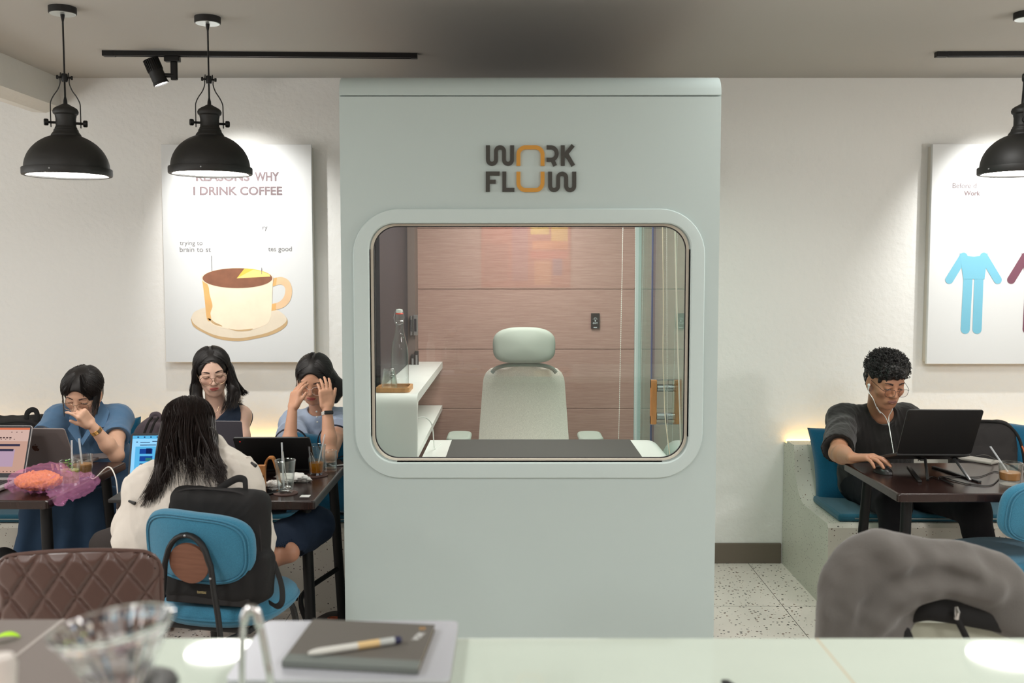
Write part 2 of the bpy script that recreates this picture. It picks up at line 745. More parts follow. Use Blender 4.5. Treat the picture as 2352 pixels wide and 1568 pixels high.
class Soft:
    """Distance field on a grid: shapes are blended smoothly, then meshed as one continuous surface."""
    FAR = 0.08

    def __init__(self, lo, hi, h):
        self.lo = _v(lo)
        self.h = h
        self.n = tuple(int(math.ceil((hi[i] - lo[i]) / h)) + 1 for i in range(3))
        self.D = np.full(self.n, self.FAR, dtype=np.float32)

    def _region(self, lo, hi):
        a = [max(0, int(math.floor((lo[i] - self.lo[i]) / self.h))) for i in range(3)]
        b = [min(self.n[i], int(math.ceil((hi[i] - self.lo[i]) / self.h)) + 1) for i in range(3)]
        if any(b[i] <= a[i] for i in range(3)):
            return None
        sl = tuple(slice(a[i], b[i]) for i in range(3))
        ax = [self.lo[i] + self.h * np.arange(a[i], b[i], dtype=np.float32) for i in range(3)]
        X, Y, Z = np.meshgrid(*ax, indexing='ij')
        return sl, np.stack([X, Y, Z], -1)

    def _merge(self, sl, d, k, op):
        A = self.D[sl]
        if op == 'sub':
            d = -d
            if k > 0:
                hh = np.maximum(k - np.abs(A - d), 0) / k
                self.D[sl] = np.maximum(A, d) + hh * hh * k * 0.25
            else:
                self.D[sl] = np.maximum(A, d)
        else:
            if k > 0:
                hh = np.maximum(k - np.abs(A - d), 0) / k
                self.D[sl] = np.minimum(A, d) - hh * hh * k * 0.25
            else:
                self.D[sl] = np.minimum(A, d)

    def cone(self, a, b, ra, rb, k=0.02, op='add', flat=None):
        """Tapered limb between a and b. flat=(axis vector, factor): squashed along the axis."""
        a, b = _v(a), _v(b)
        pad = k + 0.035
        r = max(ra, rb) + pad
        R = self._region(np.minimum(a, b) - r, np.maximum(a, b) + r)
        if R is None:
            return self
        sl, P = R
        if flat is not None:
            ax = _v(flat[0]) / np.linalg.norm(_v(flat[0]))
            s = flat[1]
            off = (P - a) @ ax
            P = P + ax * (off * (1 / s - 1))[..., None]
            offb = float((b - a) @ ax)
            b = b + ax * offb * (1 / s - 1)
        ba = b - a
        L2 = float(ba @ ba) + 1e-12
        pa = P - a
        t = np.clip((pa @ ba) / L2, 0, 1)
        d = np.linalg.norm(pa - t[..., None] * ba, axis=-1) - (ra + (rb - ra) * t)
        if flat is not None:
            d = d * flat[1] ** 0.5
        self._merge(sl, d.astype(np.float32), k, op)
        return self

    def chain(self, pts, rs, k=0.02, op='add', flat=None):
        for i in range(len(pts) - 1):
            self.cone(pts[i], pts[i + 1], rs[i], rs[i + 1], k, op, flat)
        return self

    def ell(self, c, r, R=None, k=0.02, op='add'):
        """Ellipsoid; R: 3x3 numpy whose columns are its axes."""
        c = _v(c)
        r = _v(r)
        m = float(r.max()) + k + 0.03
        Q = self._region(c - m, c + m)
        if Q is None:
            return self
        sl, P = Q
        P = P - c
        if R is not None:
            P = P @ np.asarray(R, dtype=np.float32)
        k0 = np.linalg.norm(P / r, axis=-1)
        k1 = np.linalg.norm(P / (r * r), axis=-1)
        d = k0 * (k0 - 1) / np.maximum(k1, 1e-6)
        self._merge(sl, d.astype(np.float32), k, op)
        return self

    def box(self, c, hs, rr=0.01, R=None, k=0.01, op='add'):
        c = _v(c)
        hs = _v(hs)
        m = float(np.linalg.norm(hs)) + k + 0.03
        Q = self._region(c - m, c + m)
        if Q is None:
            return self
        sl, P = Q
        P = P - c
        if R is not None:
            P = P @ np.asarray(R, dtype=np.float32)
        q = np.abs(P) - (hs - rr)
        d = np.linalg.norm(np.maximum(q, 0), axis=-1) + np.minimum(q.max(-1), 0) - rr
        self._merge(sl, d.astype(np.float32), k, op)
        return self

    def half(self, p, nrm, k=0.004):
        """Cut away everything on the side the normal points to."""
        sl, P = self._region(self.lo, self.lo + self.h * np.array(self.n))
        n = _v(nrm) / np.linalg.norm(_v(nrm))
        d = -((P - _v(p)) @ n)
        self._merge(sl, d.astype(np.float32), k, 'sub')
        return self

    def wave(self, amp, f, seedv=0, stretch=(1, 1, 1), power=1.0):
        """Folds and wrinkles near the surface."""
        r = np.random.RandomState(seedv)
        idx = np.nonzero(np.abs(self.D) < 0.05)
        P = np.stack([self.lo[i] + self.h * idx[i].astype(np.float32) for i in range(3)], -1) * np.array(stretch, dtype=np.float32)
        s = np.zeros(len(P), dtype=np.float32)
        for o in range(4):
            d = r.normal(size=(3,)).astype(np.float32)
            d /= np.linalg.norm(d)
            d2 = r.normal(size=(3,)).astype(np.float32)
            d2 /= np.linalg.norm(d2)
            ff = 2.3 * f * (0.7 + 0.45 * o)
            w = np.sin(P @ d * ff + 1.6 * np.sin(P @ d2 * ff * 0.4 + r.rand() * 6) + r.rand() * 6)
            # alternate soft swells and sharp creases
            s += (w if o % 2 else (1.4 * np.abs(w) ** 0.8 - 0.8)) / (1 + 0.4 * o)
        self.D[idx] += amp * s * 0.42
        return self

    def field(self, fn):
        """Adds fn(P) to the distance near the surface."""
        idx = np.nonzero(np.abs(self.D) < 0.05)
        P = np.stack([self.lo[i] + self.h * idx[i].astype(np.float32) for i in range(3)], -1)
        self.D[idx] += fn(P).astype(np.float32)
        return self

    def mesh(self):
        D = self.D.copy()
        D[0], D[-1] = self.FAR, self.FAR
        D[:, 0], D[:, -1] = self.FAR, self.FAR
        D[:, :, 0], D[:, :, -1] = self.FAR, self.FAR
        S = D < 0
        n = self.n
        c = np.zeros((n[0] - 1, n[1] - 1, n[2] - 1), dtype=np.int8)
        for i in (0, 1):
            for j in (0, 1):
                for k in (0, 1):
                    c += S[i:n[0] - 1 + i, j:n[1] - 1 + j, k:n[2] - 1 + k]
        act = (c > 0) & (c < 8)
        I, J, K = np.nonzero(act)
        idx = np.full(c.shape, -1, dtype=np.int32)
        idx[act] = np.arange(len(I), dtype=np.int32)
        pos = np.zeros((len(I), 3), dtype=np.float32)
        cnt = np.zeros(len(I), dtype=np.float32)
        corners = [(i, j, k) for i in (0, 1) for j in (0, 1) for k in (0, 1)]
        for a in corners:
            for ax in range(3):
                if a[ax] == 0:
                    b = list(a)
                    b[ax] = 1
                    va = D[I + a[0], J + a[1], K + a[2]]
                    vb = D[I + b[0], J + b[1], K + b[2]]
                    m = (va < 0) != (vb < 0)
                    t = va / np.where(np.abs(va - vb) < 1e-9, 1e-9, va - vb)
                    p = np.array(a, dtype=np.float32)[None, :].repeat(len(I), 0)
                    p[:, ax] = t
                    pos[m] += p[m]
                    cnt[m] += 1
        pos /= np.maximum(cnt, 1)[:, None]
        V = self.lo + (np.stack([I, J, K], -1) + pos) * self.h
        F = []
        for ax in range(3):
            o1, o2 = [x for x in range(3) if x != ax]
            sl0 = [slice(0, n[x]) for x in range(3)]
            sl1 = [slice(0, n[x]) for x in range(3)]
            sl0[ax] = slice(0, n[ax] - 1)
            sl1[ax] = slice(1, n[ax])
            A = S[tuple(sl0)]
            B = S[tuple(sl1)]
            E_ = np.nonzero(A != B)
            E_ = np.stack(E_, -1)
            ok = (E_[:, o1] > 0) & (E_[:, o2] > 0) & (E_[:, o1] < n[o1] - 1) & (E_[:, o2] < n[o2] - 1)
            E_ = E_[ok]
            ins = A[E_[:, 0], E_[:, 1], E_[:, 2]]
            q = []
            for d1, d2 in ((-1, -1), (0, -1), (0, 0), (-1, 0)):
                T = E_.copy()
                T[:, o1] += d1
                T[:, o2] += d2
                q.append(idx[T[:, 0], T[:, 1], T[:, 2]])
            q = np.stack(q, -1)
            flip = ins if ax != 1 else ~ins
            q[~flip] = q[~flip][:, ::-1]
            F.append(q)
        return V, np.concatenate(F, 0)

    def build(self, name, mats, parent=None, pick=None, smooth_iter=1, keep_largest=True):
        V, F = self.mesh()
        if smooth_iter:
            # light surface smoothing over quad edges
            e = np.concatenate([F[:, [0, 1]], F[:, [1, 2]], F[:, [2, 3]], F[:, [3, 0]]], 0)
            for _ in range(smooth_iter):
                acc = np.zeros_like(V)
                cn = np.zeros(len(V), dtype=np.float32)
                for a, b in ((0, 1), (1, 0)):
                    np.add.at(acc, e[:, a], V[e[:, b]])
                    np.add.at(cn, e[:, a], 1)
                V = V * 0.5 + 0.5 * acc / np.maximum(cn, 1)[:, None]
        if keep_largest:
            lab = np.arange(len(V))
            e = np.concatenate([F[:, [0, 1]], F[:, [1, 2]], F[:, [2, 3]], F[:, [3, 0]]], 0)
            while True:
                m = np.minimum(lab[e[:, 0]], lab[e[:, 1]])
                new = lab.copy()
                np.minimum.at(new, e[:, 0], m)
                np.minimum.at(new, e[:, 1], m)
                new = new[new]
                if (new == lab).all():
                    break
                lab = new
            u, cnts = np.unique(lab, return_counts=True)
            best = u[cnts.argmax()]
            keep = lab == best
            F = F[keep[F[:, 0]]]
            remap = np.cumsum(keep) - 1
            V = V[keep]
            F = remap[F]
        if parent is not None:
            inv = np.array(WM[parent.name].inverted(), dtype=np.float32)
            Vl = V @ inv[:3, :3].T + inv[:3, 3]
        else:
            Vl = V
        me = bpy.data.meshes.new(name)
        me.vertices.add(len(Vl))
        me.vertices.foreach_set('co', Vl.astype(np.float32).ravel())
        me.loops.add(len(F) * 4)
        me.loops.foreach_set('vertex_index', F.astype(np.int32).ravel())
        me.polygons.add(len(F))
        me.polygons.foreach_set('loop_start', np.arange(0, len(F) * 4, 4, dtype=np.int32))
        me.polygons.foreach_set('use_smooth', np.ones(len(F), dtype=bool))
        for m in (mats if isinstance(mats, (list, tuple)) else [mats]):
            me.materials.append(m)
        if pick is not None:
            C = V[F].mean(1)
            me.polygons.foreach_set('material_index', pick(C).astype(np.int32))
        me.update(calc_edges=True)
        me.validate()
        o = bpy.data.objects.new(name, me)
        link(o)
        WM[o.name] = WM[parent.name].copy() if parent is not None else Matrix.Identity(4)
        if parent is not None:
            o.parent = parent
        return o


def single_soft(sf, name, m, label, cat, group=None, **kw):
    """A soft solid that is a thing by itself."""
    o = sf.build(name, m, None, **kw)
    n = len(o.data.vertices)
    co = np.empty(n * 3, dtype=np.float32)
    o.data.vertices.foreach_get('co', co)
    co = co.reshape(-1, 3)
    c = (co.min(0) + co.max(0)) / 2
    c[2] = co[:, 2].min()
    o.data.vertices.foreach_set('co', (co - c).ravel())
    o.location = Vector(c.tolist())
    WM[o.name] = Matrix.Translation(o.location)
    return tag(o, label, cat, group)
# ---------------------------------------------------------------- shared materials
M_WALL = mat('white_plaster', (226, 225, 221), 0.85, bump=(30, 0.6), dist=0.006)
M_CEIL = mat('ceiling_paint', (174, 171, 165), 0.9)
M_FLOOR = mat_terrazzo('terrazzo_floor', (230, 220, 211), 56, 0.36, tiles=(1.30, 4.68, 0.78, 0.0016), rough=0.3, layers=1)
M_BENCH = mat_terrazzo('terrazzo_bench', (204, 200, 188), 70, 0.24, rough=0.5, layers=1)
M_BASEB = mat('brown_skirting', (104, 94, 82), 0.6)
M_BLACK = mat('black_metal', (15, 15, 16), 0.45, 0.3)
M_BLACKM = mat('black_matte_metal', (20, 19, 19), 0.6, bump=(400, 0.15))
M_SHADE = mat('black_lamp_enamel', (27, 26, 24), 0.55, bump=(260, 0.25), dist=0.001)
M_SHADE_IN = mat('white_lamp_enamel', (240, 240, 236), 0.5)
M_CHROME = mat('polished_steel', (205, 205, 205), 0.15, 1.0)
M_BRUSH = mat('brushed_steel', (170, 170, 172), 0.35, 1.0)
M_BLUE = mat_weave('teal_blue_woven', (58, 122, 150), 900, 0.6)
M_BLUED = mat_weave('deep_teal_woven', (38, 92, 112), 700, 0.5)
M_BLUEP = mat_weave('bright_blue_woven', (18, 88, 120), 700, 0.6)
M_TABLE = mat_wood('dark_brown_table_wood', (34, 21, 19), (44, 28, 25), 6, 0.25, (12, 1, 1), 0.008)
M_TABLE2 = mat('table_edge_brown', (74, 58, 52), 0.45)
M_PODW = mat('pod_pale_green_white', (182, 196, 194), 0.45)
M_PODB = mat('pod_bezel_white', (191, 205, 203), 0.4)
M_WHITE = mat('white_lacquer', (232, 235, 230), 0.3)
M_CREAM = mat('cream_seal', (236, 228, 212), 0.5)
M_RUBBER = mat('dark_rubber', (28, 28, 34), 0.6)
M_DESKPAD = mat('charcoal_pad', (72, 70, 68), 0.75, bump=(500, 0.2), dist=0.0005)
M_LOGO = mat('logo_charcoal', (58, 57, 52), 0.5)
M_LOGOO = mat('logo_ochre', (196, 140, 52), 0.5)
M_PANE = mat_glass('window_glass', (249, 250, 249), 1.5, 1.0)
M_DOORG = mat_glass('door_glass', (214, 230, 224), 1.5, 1.0)
M_TUMB = mat_glass('tumbler_glass', (248, 250, 249), 1.52, 1.0, 2.4)
M_OAK = mat_wood('oak', (178, 128, 78), (204, 156, 104), 9, 0.5, (6, 6, 1))
M_OAKD = mat_wood('cherry_oak', (166, 104, 52), (196, 132, 74), 9, 0.5, (6, 6, 1))
M_BOARD = mat('poster_white', (212, 213, 212), 0.5)
M_BOARDE = mat('poster_edge', (206, 200, 190), 0.7)
M_PRINT = mat('print_taupe', (106, 90, 92), 0.6)
M_PRINTG = mat('print_grey', (120, 118, 120), 0.6)
M_LED = mat_emit('warm_led', (255, 204, 128), 4.6)
M_LAMP = mat_emit('lamp_disc', (255, 252, 246), 18)
M_SPOTL = mat_emit('spot_lens', (255, 252, 246), 14)

WALL_Y = 5.39
CEIL_Z = 2.63
RX0, RX1, RY0 = -5.0, 5.0, -3.5

structure(MB().box((RX0, RY0, -0.08), (RX1, WALL_Y + 0.1, 0)), 'floor', M_FLOOR, smooth=False)
structure(MB().box((RX0, RY0, CEIL_Z), (RX1, WALL_Y + 0.1, CEIL_Z + 0.1)), 'ceiling', M_CEIL, smooth=False)
structure(MB().box((RX0 - 0.1, WALL_Y, 0), (RX1 + 0.1, WALL_Y + 0.12, CEIL_Z)), 'wall_back', M_WALL, smooth=False)
structure(MB().box((RX0 - 0.1, RY0, 0), (RX0, WALL_Y, CEIL_Z)), 'wall_left', M_WALL, smooth=False)
structure(MB().box((RX1, RY0, 0), (RX1 + 0.1, WALL_Y, CEIL_Z)), 'wall_right', M_WALL, smooth=False)
structure(MB().box((RX0 - 0.1, RY0 - 0.1, 0), (RX1 + 0.1, RY0, CEIL_Z)), 'wall_front', mat('far_wall_taupe', (168, 158, 154), 0.8), smooth=False)
structure(MB().rbox((0.80, WALL_Y - 0.012, 0.0), (1.480, WALL_Y + 0.01, 0.112), 0.004), 'baseboard_back', M_BASEB)
# the ceiling beam in the left corner
structure(MB().prism([(-2.41, 2.475), (-2.41, 2.70), (-2.56, 2.70), (-2.56, 2.45), (-2.49, 2.445)], 1.5, WALL_Y, 'y'), 'trim_1', mat('beam_plaster', (214, 212, 206), 0.85, bump=(25, 0.4), dist=0.004), smooth=False)

# ---------------------------------------------------------------- terrazzo benches
def bench(x0, x1, label, loc_x):
    t = thing('bench', label, 'bench', (loc_x, 5.0, 0), group=None)
    # profile (y, z): wall, ledge, sloped back curving into the seat, front
    prof = [(WALL_Y - 0.005, 0), (WALL_Y - 0.005, 0.675), (5.33, 0.675), (5.325, 0.690), (5.20, 0.690), (5.192, 0.682)]
    for k in range(0, 13):
        a = PI / 2 * k / 12
        prof.append((5.18 - 0.20 * (1 - math.cos(a)), 0.658 - 0.24 * math.sin(a)))
    prof += [(4.62, 0.418), (4.603, 0.40), (4.60, 0.0)]
    m = MB()
    m.prism(prof, x0, x1, 'x')
    m.build('seat_block', M_BENCH, t, angle=30)
    s = MB().rbox((x0 + 0.012, 5.332, 0.676), (x1 - 0.01, 5.384, 0.690), 0.004)
    s.build('light_strip', M_LED, t)
    return t


bench(1.485, 4.3, 'speckled terrazzo wall bench on the right with a warm light strip behind its ledge', 2.8)
bench(-4.3, -0.625, 'speckled terrazzo wall bench on the left behind the crowded tables', -2.4)
# ---------------------------------------------------------------- the white work pod
PX0, PX1, PYF, PYB = -0.616, 0.746, 3.60, 5.375
pod = thing('work_pod', 'pale green-white office pod with a rounded window standing in the middle', 'office pod', (0.065, 4.49, 0))


def plane_pt(px, py, Y=3.6):
    p = at(px, py, Y)
    return (p.x, p.z)


def rr_px(x0, y0, x1, y1, r, Y=3.6, n=10):
    a = plane_pt(x0, y1, Y)
    b = plane_pt(x1, y0, Y)
    return rrect(a[0], a[1], b[0], b[1], r, n)


def ring(mb, outer, inner, y0, y1):
    """Plate between two loops of equal count, from y0 to y1."""
    n = len(outer)
    vs = [(p[0], y0, p[1]) for p in outer] + [(p[0], y0, p[1]) for p in inner] + [(p[0], y1, p[1]) for p in outer] + [(p[0], y1, p[1]) for p in inner]
    fs = []
    for i in range(n):
        j = (i + 1) % n
        fs += [(i, j, n + j, n + i), (2 * n + i, 3 * n + i, 3 * n + j, 2 * n + j), (i, 2 * n + i, 2 * n + j, j), (n + i, n + j, 3 * n + j, 3 * n + i)]
    mb.add(vs, fs)


def to_rect(pts, x0, z0, x1, z1):
    """Radial projection of a loop on a rectangle, corners kept."""
    cx, cz = sum(p[0] for p in pts) / len(pts), sum(p[1] for p in pts) / len(pts)
    out = []
    for p in pts:
        dx, dz = p[0] - cx, p[1] - cz
        s = 1e9
        if dx > 1e-9: s = min(s, (x1 - cx) / dx)
        if dx < -1e-9: s = min(s, (x0 - cx) / dx)
        if dz > 1e-9: s = min(s, (z1 - cz) / dz)
        if dz < -1e-9: s = min(s, (z0 - cz) / dz)
        out.append([cx + dx * s, cz + dz * s])
    for c in ((x0, z0), (x1, z0), (x1, z1), (x0, z1)):
        k = min(range(len(out)), key=lambda i: (out[i][0] - c[0]) ** 2 + (out[i][1] - c[1]) ** 2)
        out[k] = list(c)
    return out


zt = plane_pt(1200, 220)[1]          # seam under the rounded cap
win_in = rr_px(853, 513, 1587, 1061, 0.092)
win_out = rr_px(817, 479, 1620, 1097, 0.165)
m = MB()
ring(m, to_rect(win_in, PX0, 0.0, PX1, zt - 0.002), win_in, PYF, PYF + 0.05)
m.build('front_panel', M_PODW, pod, angle=30)
# raised frame round the window: swept profile
m = MB()
loops = []
for t, y in ((0.0, 3.600), (0.0, 3.594), (0.06, 3.589), (0.5, 3.588), (0.93, 3.588), (1.0, 3.592), (1.0, 3.655)):
    loops.append([Vector((o[0] + (i[0] - o[0]) * t, y, o[1] + (i[1] - o[1]) * t)) for o, i in zip(win_out, win_in)])
n = len(win_out)
vs = [p for lp in loops for p in lp]
fs = []
for a in range(len(loops) - 1):
    for i in range(n):
        j = (i + 1) % n
        fs.append((a * n + i, a * n + j, (a + 1) * n + j, (a + 1) * n + i))
m.add(vs, fs)
m.build('window_frame', M_PODB, pod, angle=25)
# seal and pane set back in the wall
inner = rr_px(859, 518, 1581, 1056, 0.086)
m = MB()
ring(m, win_in, inner, 3.632, 3.650)
m.build('window_seal', M_CREAM, pod)
inner2 = rr_px(861, 520, 1579, 1054, 0.084)
m = MB()
ring(m, inner, inner2, 3.637, 3.645)
m.build('window_gasket', M_RUBBER, pod)
m = MB()
m.prism(inner, 3.640, 3.644, 'y')
m.build('window_pane', M_PANE, pod, smooth=False)

# rounded cap along the top edge
m = MB()
cap = [(PYF + 0.001, zt + 0.0015), (PYF - 0.0015, zt + 0.004), (PYF - 0.001, zt + 0.008)]
for k in range(0, 9):
    a = PI / 2 * k / 8
    cap.append((PYF + 0.085 - 0.085 * math.cos(a), zt + 0.012 + 0.066 * math.sin(a)))
cap += [(PYB, zt + 0.078), (PYB, zt + 0.0015)]
m.prism(cap, PX0, PX1, 'x')
m.build('top_cap', M_PODW, pod, angle=30)
MB().box((PX0 + 0.02, PYF + 0.14, zt + 0.0785), (PX1 - 0.02, PYB, zt + 0.082)).build('bounce_shield', mat('bounce_shield_dark', (52, 50, 48), 0.9), pod, smooth=False)  # unseen dark sheet added to cut bounce onto the ceiling above
# left wall, right glass side, floor, back
m = MB()
m.box((PX0, PYF + 0.05, 0), (-0.558, PYB, zt + 0.001))
m.build('side_wall', M_PODW, pod, smooth=False)
m = MB()
m.box((-0.558, PYF + 0.05, 0), (0.70, PYB, 0.12))
m.build('pod_floor', mat('pod_carpet', (86, 84, 84), 0.95), pod, smooth=False)
m = MB()
m.box((-0.558, PYF + 0.05, 2.16), (0.70, PYB, zt + 0.001))
m.build('pod_ceiling', M_WHITE, pod, smooth=False)
m = MB()
m.box((-0.25, 4.05, 2.152), (0.40, 4.85, 2.161))
m.build('light_panel', mat_emit('pod_light', (255, 250, 240), 1.5), pod, smooth=False)


def mat_panel():
    m = bpy.data.materials.new('brown_timber_panel')
    n, l, p = _nodes(m)
    p.inputs['Roughness'].default_value = 0.55
    tc = n.new('ShaderNodeTexCoord')
    mp = n.new('ShaderNodeMapping')
    mp.inputs['Scale'].default_value = (1.2, 1, 60)
    l.new(tc.outputs['Object'], mp.inputs['Vector'])
    t = n.new('ShaderNodeTexNoise')
    t.inputs['Scale'].default_value = 8
    t.inputs['Detail'].default_value = 5
    t.inputs['Roughness'].default_value = 0.7
    l.new(mp.outputs['Vector'], t.inputs['Vector'])
    cr = n.new('ShaderNodeValToRGB')
    cr.color_ramp.elements[0].position = 0.32
    cr.color_ramp.elements[0].color = srgb(148, 114, 104)
    cr.color_ramp.elements[1].position = 0.68
    cr.color_ramp.elements[1].color = srgb(176, 146, 134)
    l.new(t.outputs['Fac'], cr.inputs['Fac'])
    l.new(cr.outputs['Color'], p.inputs['Base Color'])
    return m


# brown back wall of horizontal boards
m = MB()
zs = [0.12] + [at(1200, y, 5.315).z for y in (1075, 938, 802, 664, 524)] + [2.16]
for a, b in zip(zs[:-1], zs[1:]):
    m.rbox((-0.558, 5.315, a + 0.001), (0.655, 5.36, b - 0.001), 0.002, 1)
m.build('back_panel', mat_panel(), pod)
m = MB()
m.box((0.655, 5.315, 0.12), (0.70, 5.372, 2.16))
m.box((-0.558, 5.361, 0.12), (0.655, 5.372, 2.16))
m.build('rear_frame', M_PODW, pod, smooth=False)
m = MB()
m.box((0.70, 5.30, 0), (PX1, PYB, zt + 0.001)).box((0.70, PYF + 0.05, 0), (PX1, 3.70, zt + 0.001)).box((0.70, 3.70, 0), (PX1, 5.30, 0.12)).box((0.70, 3.70, 2.13), (PX1, 5.30, zt + 0.001))
m.build('side_frame', M_PODW, pod, smooth=False)
# glass side: a fixed light and a hinged door
gl = MB().box((0.672, 4.78, 0.12), (0.682, 5.30, 2.13)).build('side_pane', M_DOORG, pod, smooth=False)
dr = MB().box((0.672, 3.72, 0.13), (0.682, 4.77, 2.12)).build('glass_door', M_DOORG, pod, smooth=False)
MB().box((0.668, 4.772, 0.12), (0.686, 4.779, 2.13)).build('door_seal', mat('seal_blue_grey', (74, 80, 118), 0.5), pod, smooth=False)
MB().box((0.668, 3.702, 0.12), (0.686, 3.720, 2.13)).build('door_seal', mat('seal_grey', (150, 158, 158), 0.5), pod, smooth=False)
for sx, xx in ((-1, 0.672), (1, 0.682)):
    h = MB()
    x_a, x_b = (xx + sx * 0.062, xx + sx * 0.036)
    h.rbox((min(x_a, x_b), 4.34, 0.93), (max(x_a, x_b), 4.375, 1.128), 0.004)
    ho = h.build('door_handle', M_OAKD, dr)
    for z, z2 in ((0.965, 0.932), (1.09, 1.126)):
        h = MB()
        h.tube([(xx, 4.357, z), (xx + sx * 0.034, 4.357, z)], 0.016, 16)
        h.box((min(xx, x_a), 4.345, min(z2, z)), (min(xx, x_a) + 0.006, 4.37, max(z2, z)))
        h.box((min(xx, x_a), 4.345, z2 - 0.003), (max(xx, x_a), 4.37, z2 + 0.003))
        h.build('handle_bracket', M_BRUSH, ho)

# WORK FLOW lettering on the front
def lp(zx, zy):
    p = at(1090 + zx / 9.046, 310 + zy / 9.046, 3.6)
    return (p.x, p.z)


def L(pts):
    return [lp(*p) for p in pts]


LW = 82 / 9.046 * 3.6 / F_PX
letters = []


def w_path(a, b, c, d, top, cyb, cyt, bot):
    r1, r2, r3 = (b - a) / 2, (c - b) / 2, (d - c) / 2
    p = [(a, top), (a, cyb)]
    p += arc2(a + r1, cyb, r1, 180, 0, 14)[1:]
    p += [(b, cyt)] + arc2(b + r2, cyt, r2, 180, 360, 14)[1:]
    p += [(c, cyb)] + arc2(c + r3, cyb, r3, 180, 0, 14)[1:]
    p += [(d, top)]
    return p


letters.append(('W', M_LOGO, [w_path(278, 446, 612, 780, 218, 517, 342, 601)]))
letters.append(('O', M_LOGOO, [[(911, 644), (911, 410)] + arc2(1061, 410, 150, 180, 270, 12)[1:] + [(1261, 260)] + arc2(1261, 410, 150, 270, 360, 12)[1:] + [(1411, 644)]]))
letters.append(('R', M_LOGO, [[(1497, 260), (1588, 260)] + arc2(1588, 389, 117, -90, 90, 18, 128)[1:] + [(1497, 517)], [(1612, 505), (1672, 642)]]))
letters.append(('K', M_LOGO, [[(1832, 218), (1832, 642)], [(1862, 445), (2046, 218)], [(1905, 392), (2050, 642)]]))
letters.append(('F', M_LOGO, [[(275, 762), (275, 1183)], [(314, 803), (522, 803)], [(314, 972), (440, 972)]]))
letters.append(('L', M_LOGO, [[(618, 762), (618, 1142), (828, 1142)]]))
letters.append(('O', M_LOGOO, [[(911, 765), (911, 997)] + arc2(1061, 997, 150, 180, 90, 12)[1:] + [(1261, 1147)] + arc2(1261, 997, 150, 90, 0, 12)[1:] + [(1411, 765)]]))
letters.append(('W', M_LOGO, [w_path(1568, 1736, 1902, 2070, 765, 1062, 889, 1146)]))
for _n, mm, paths in letters:
    m = MB()
    for k, p in enumerate(paths):
        stroke(m, L(p), LW, 3.592 + 0.0002 * k, 3.600)
    m.build('sign_letter', mm, pod, smooth=False)

# ---------------------------------------------------------------- inside the pod
t = thing('wall_cabinet', 'white rounded shelf cabinet along the left wall inside the pod', 'cabinet', (-0.45, 4.6, 0.12))
CX0, CX1, CY0, CY1 = -0.556, -0.372, 3.87, 5.31
m = MB()
# carcass: rounded front that turns into the top, open to the right
topz = 1.12
prof = [(CY1, topz), (CY0 + 0.05, topz)]
prof += [(CY0 + 0.05 - 0.05 * math.sin(PI / 2 * k / 8), topz - 0.05 + 0.05 * math.cos(PI / 2 * k / 8)) for k in range(1, 9)]
prof += [(CY0, 0.12), (CY0 + 0.03, 0.12), (CY0 + 0.03, topz - 0.07), (CY0 + 0.06, topz - 0.035), (CY1, topz - 0.035)]
m.prism(prof, CX0, CX1, 'x')
m.build('carcass', M_WHITE, t, angle=30)
MB().box((CX0, CY0 + 0.03, 0.86), (CX1 - 0.002, CY1, 0.885)).build('shelf', M_WHITE, t, smooth=False)
MB().box((CX0, CY0 + 0.03, 0.12), (CX0 + 0.012, CY1, topz - 0.035)).build('cabinet_back', M_WHITE, t, smooth=False)
MB().rbox((CX1 - 0.012, CY0 + 0.034, 0.925), (CX1 - 0.002, CY0 + 0.042, 1.02), 0.002).build('socket_plate', M_RUBBER, t)

m = MB().rbox((-0.557, 4.06, 1.1215), (-0.538, 5.14, 2.158), 0.004)
single(m, 'wall_screen', mat('screen_dark', (40, 43, 50), 0.4, spec=0.25), 'tall dark glossy panel on the left wall inside the pod', 'panel')
m = MB().box((-0.557, 5.15, 1.1215), (-0.502, 5.313, 2.158))
single(m, 'wall_panel', mat('panel_taupe', (112, 98, 92), 0.6), 'taupe upright wall post in the left rear corner of the pod', 'panel')
for px0, px1, y0, y1, nm, lab, mm in ((942, 947, 725, 770, 'switch_plate', 'narrow brushed steel switch plate on the taupe pod post', M_BRUSH), (949, 959, 723, 770, 'switch_plate', 'wide brushed steel switch plate on the taupe pod post', M_BRUSH), (944, 952, 814, 856, 'socket_box', 'dark socket box low on the taupe pod post', None), (953, 961, 806, 848, 'socket_box', 'taller dark socket box at the right edge of the taupe pod post', None)):
    a, b = at(px0, y1, 5.13), at(px1, y0, 5.13)
    t = thing(nm, lab, 'switch' if mm else 'socket', ((a.x + b.x) / 2, 5.14, a.z))
    MB().rbox((a.x, 5.128, a.z), (b.x, 5.1495, b.z), 0.002).build('plate', mm or mat('socket_black', (40, 38, 38), 0.35), t)
    w_ = (b.x - a.x)
    MB().box((a.x + w_ * 0.25, 5.126, a.z + 0.02), (b.x - w_ * 0.25, 5.1282, b.z - 0.02)).build('rocker', M_RUBBER if mm else M_BRUSH, t, smooth=False)

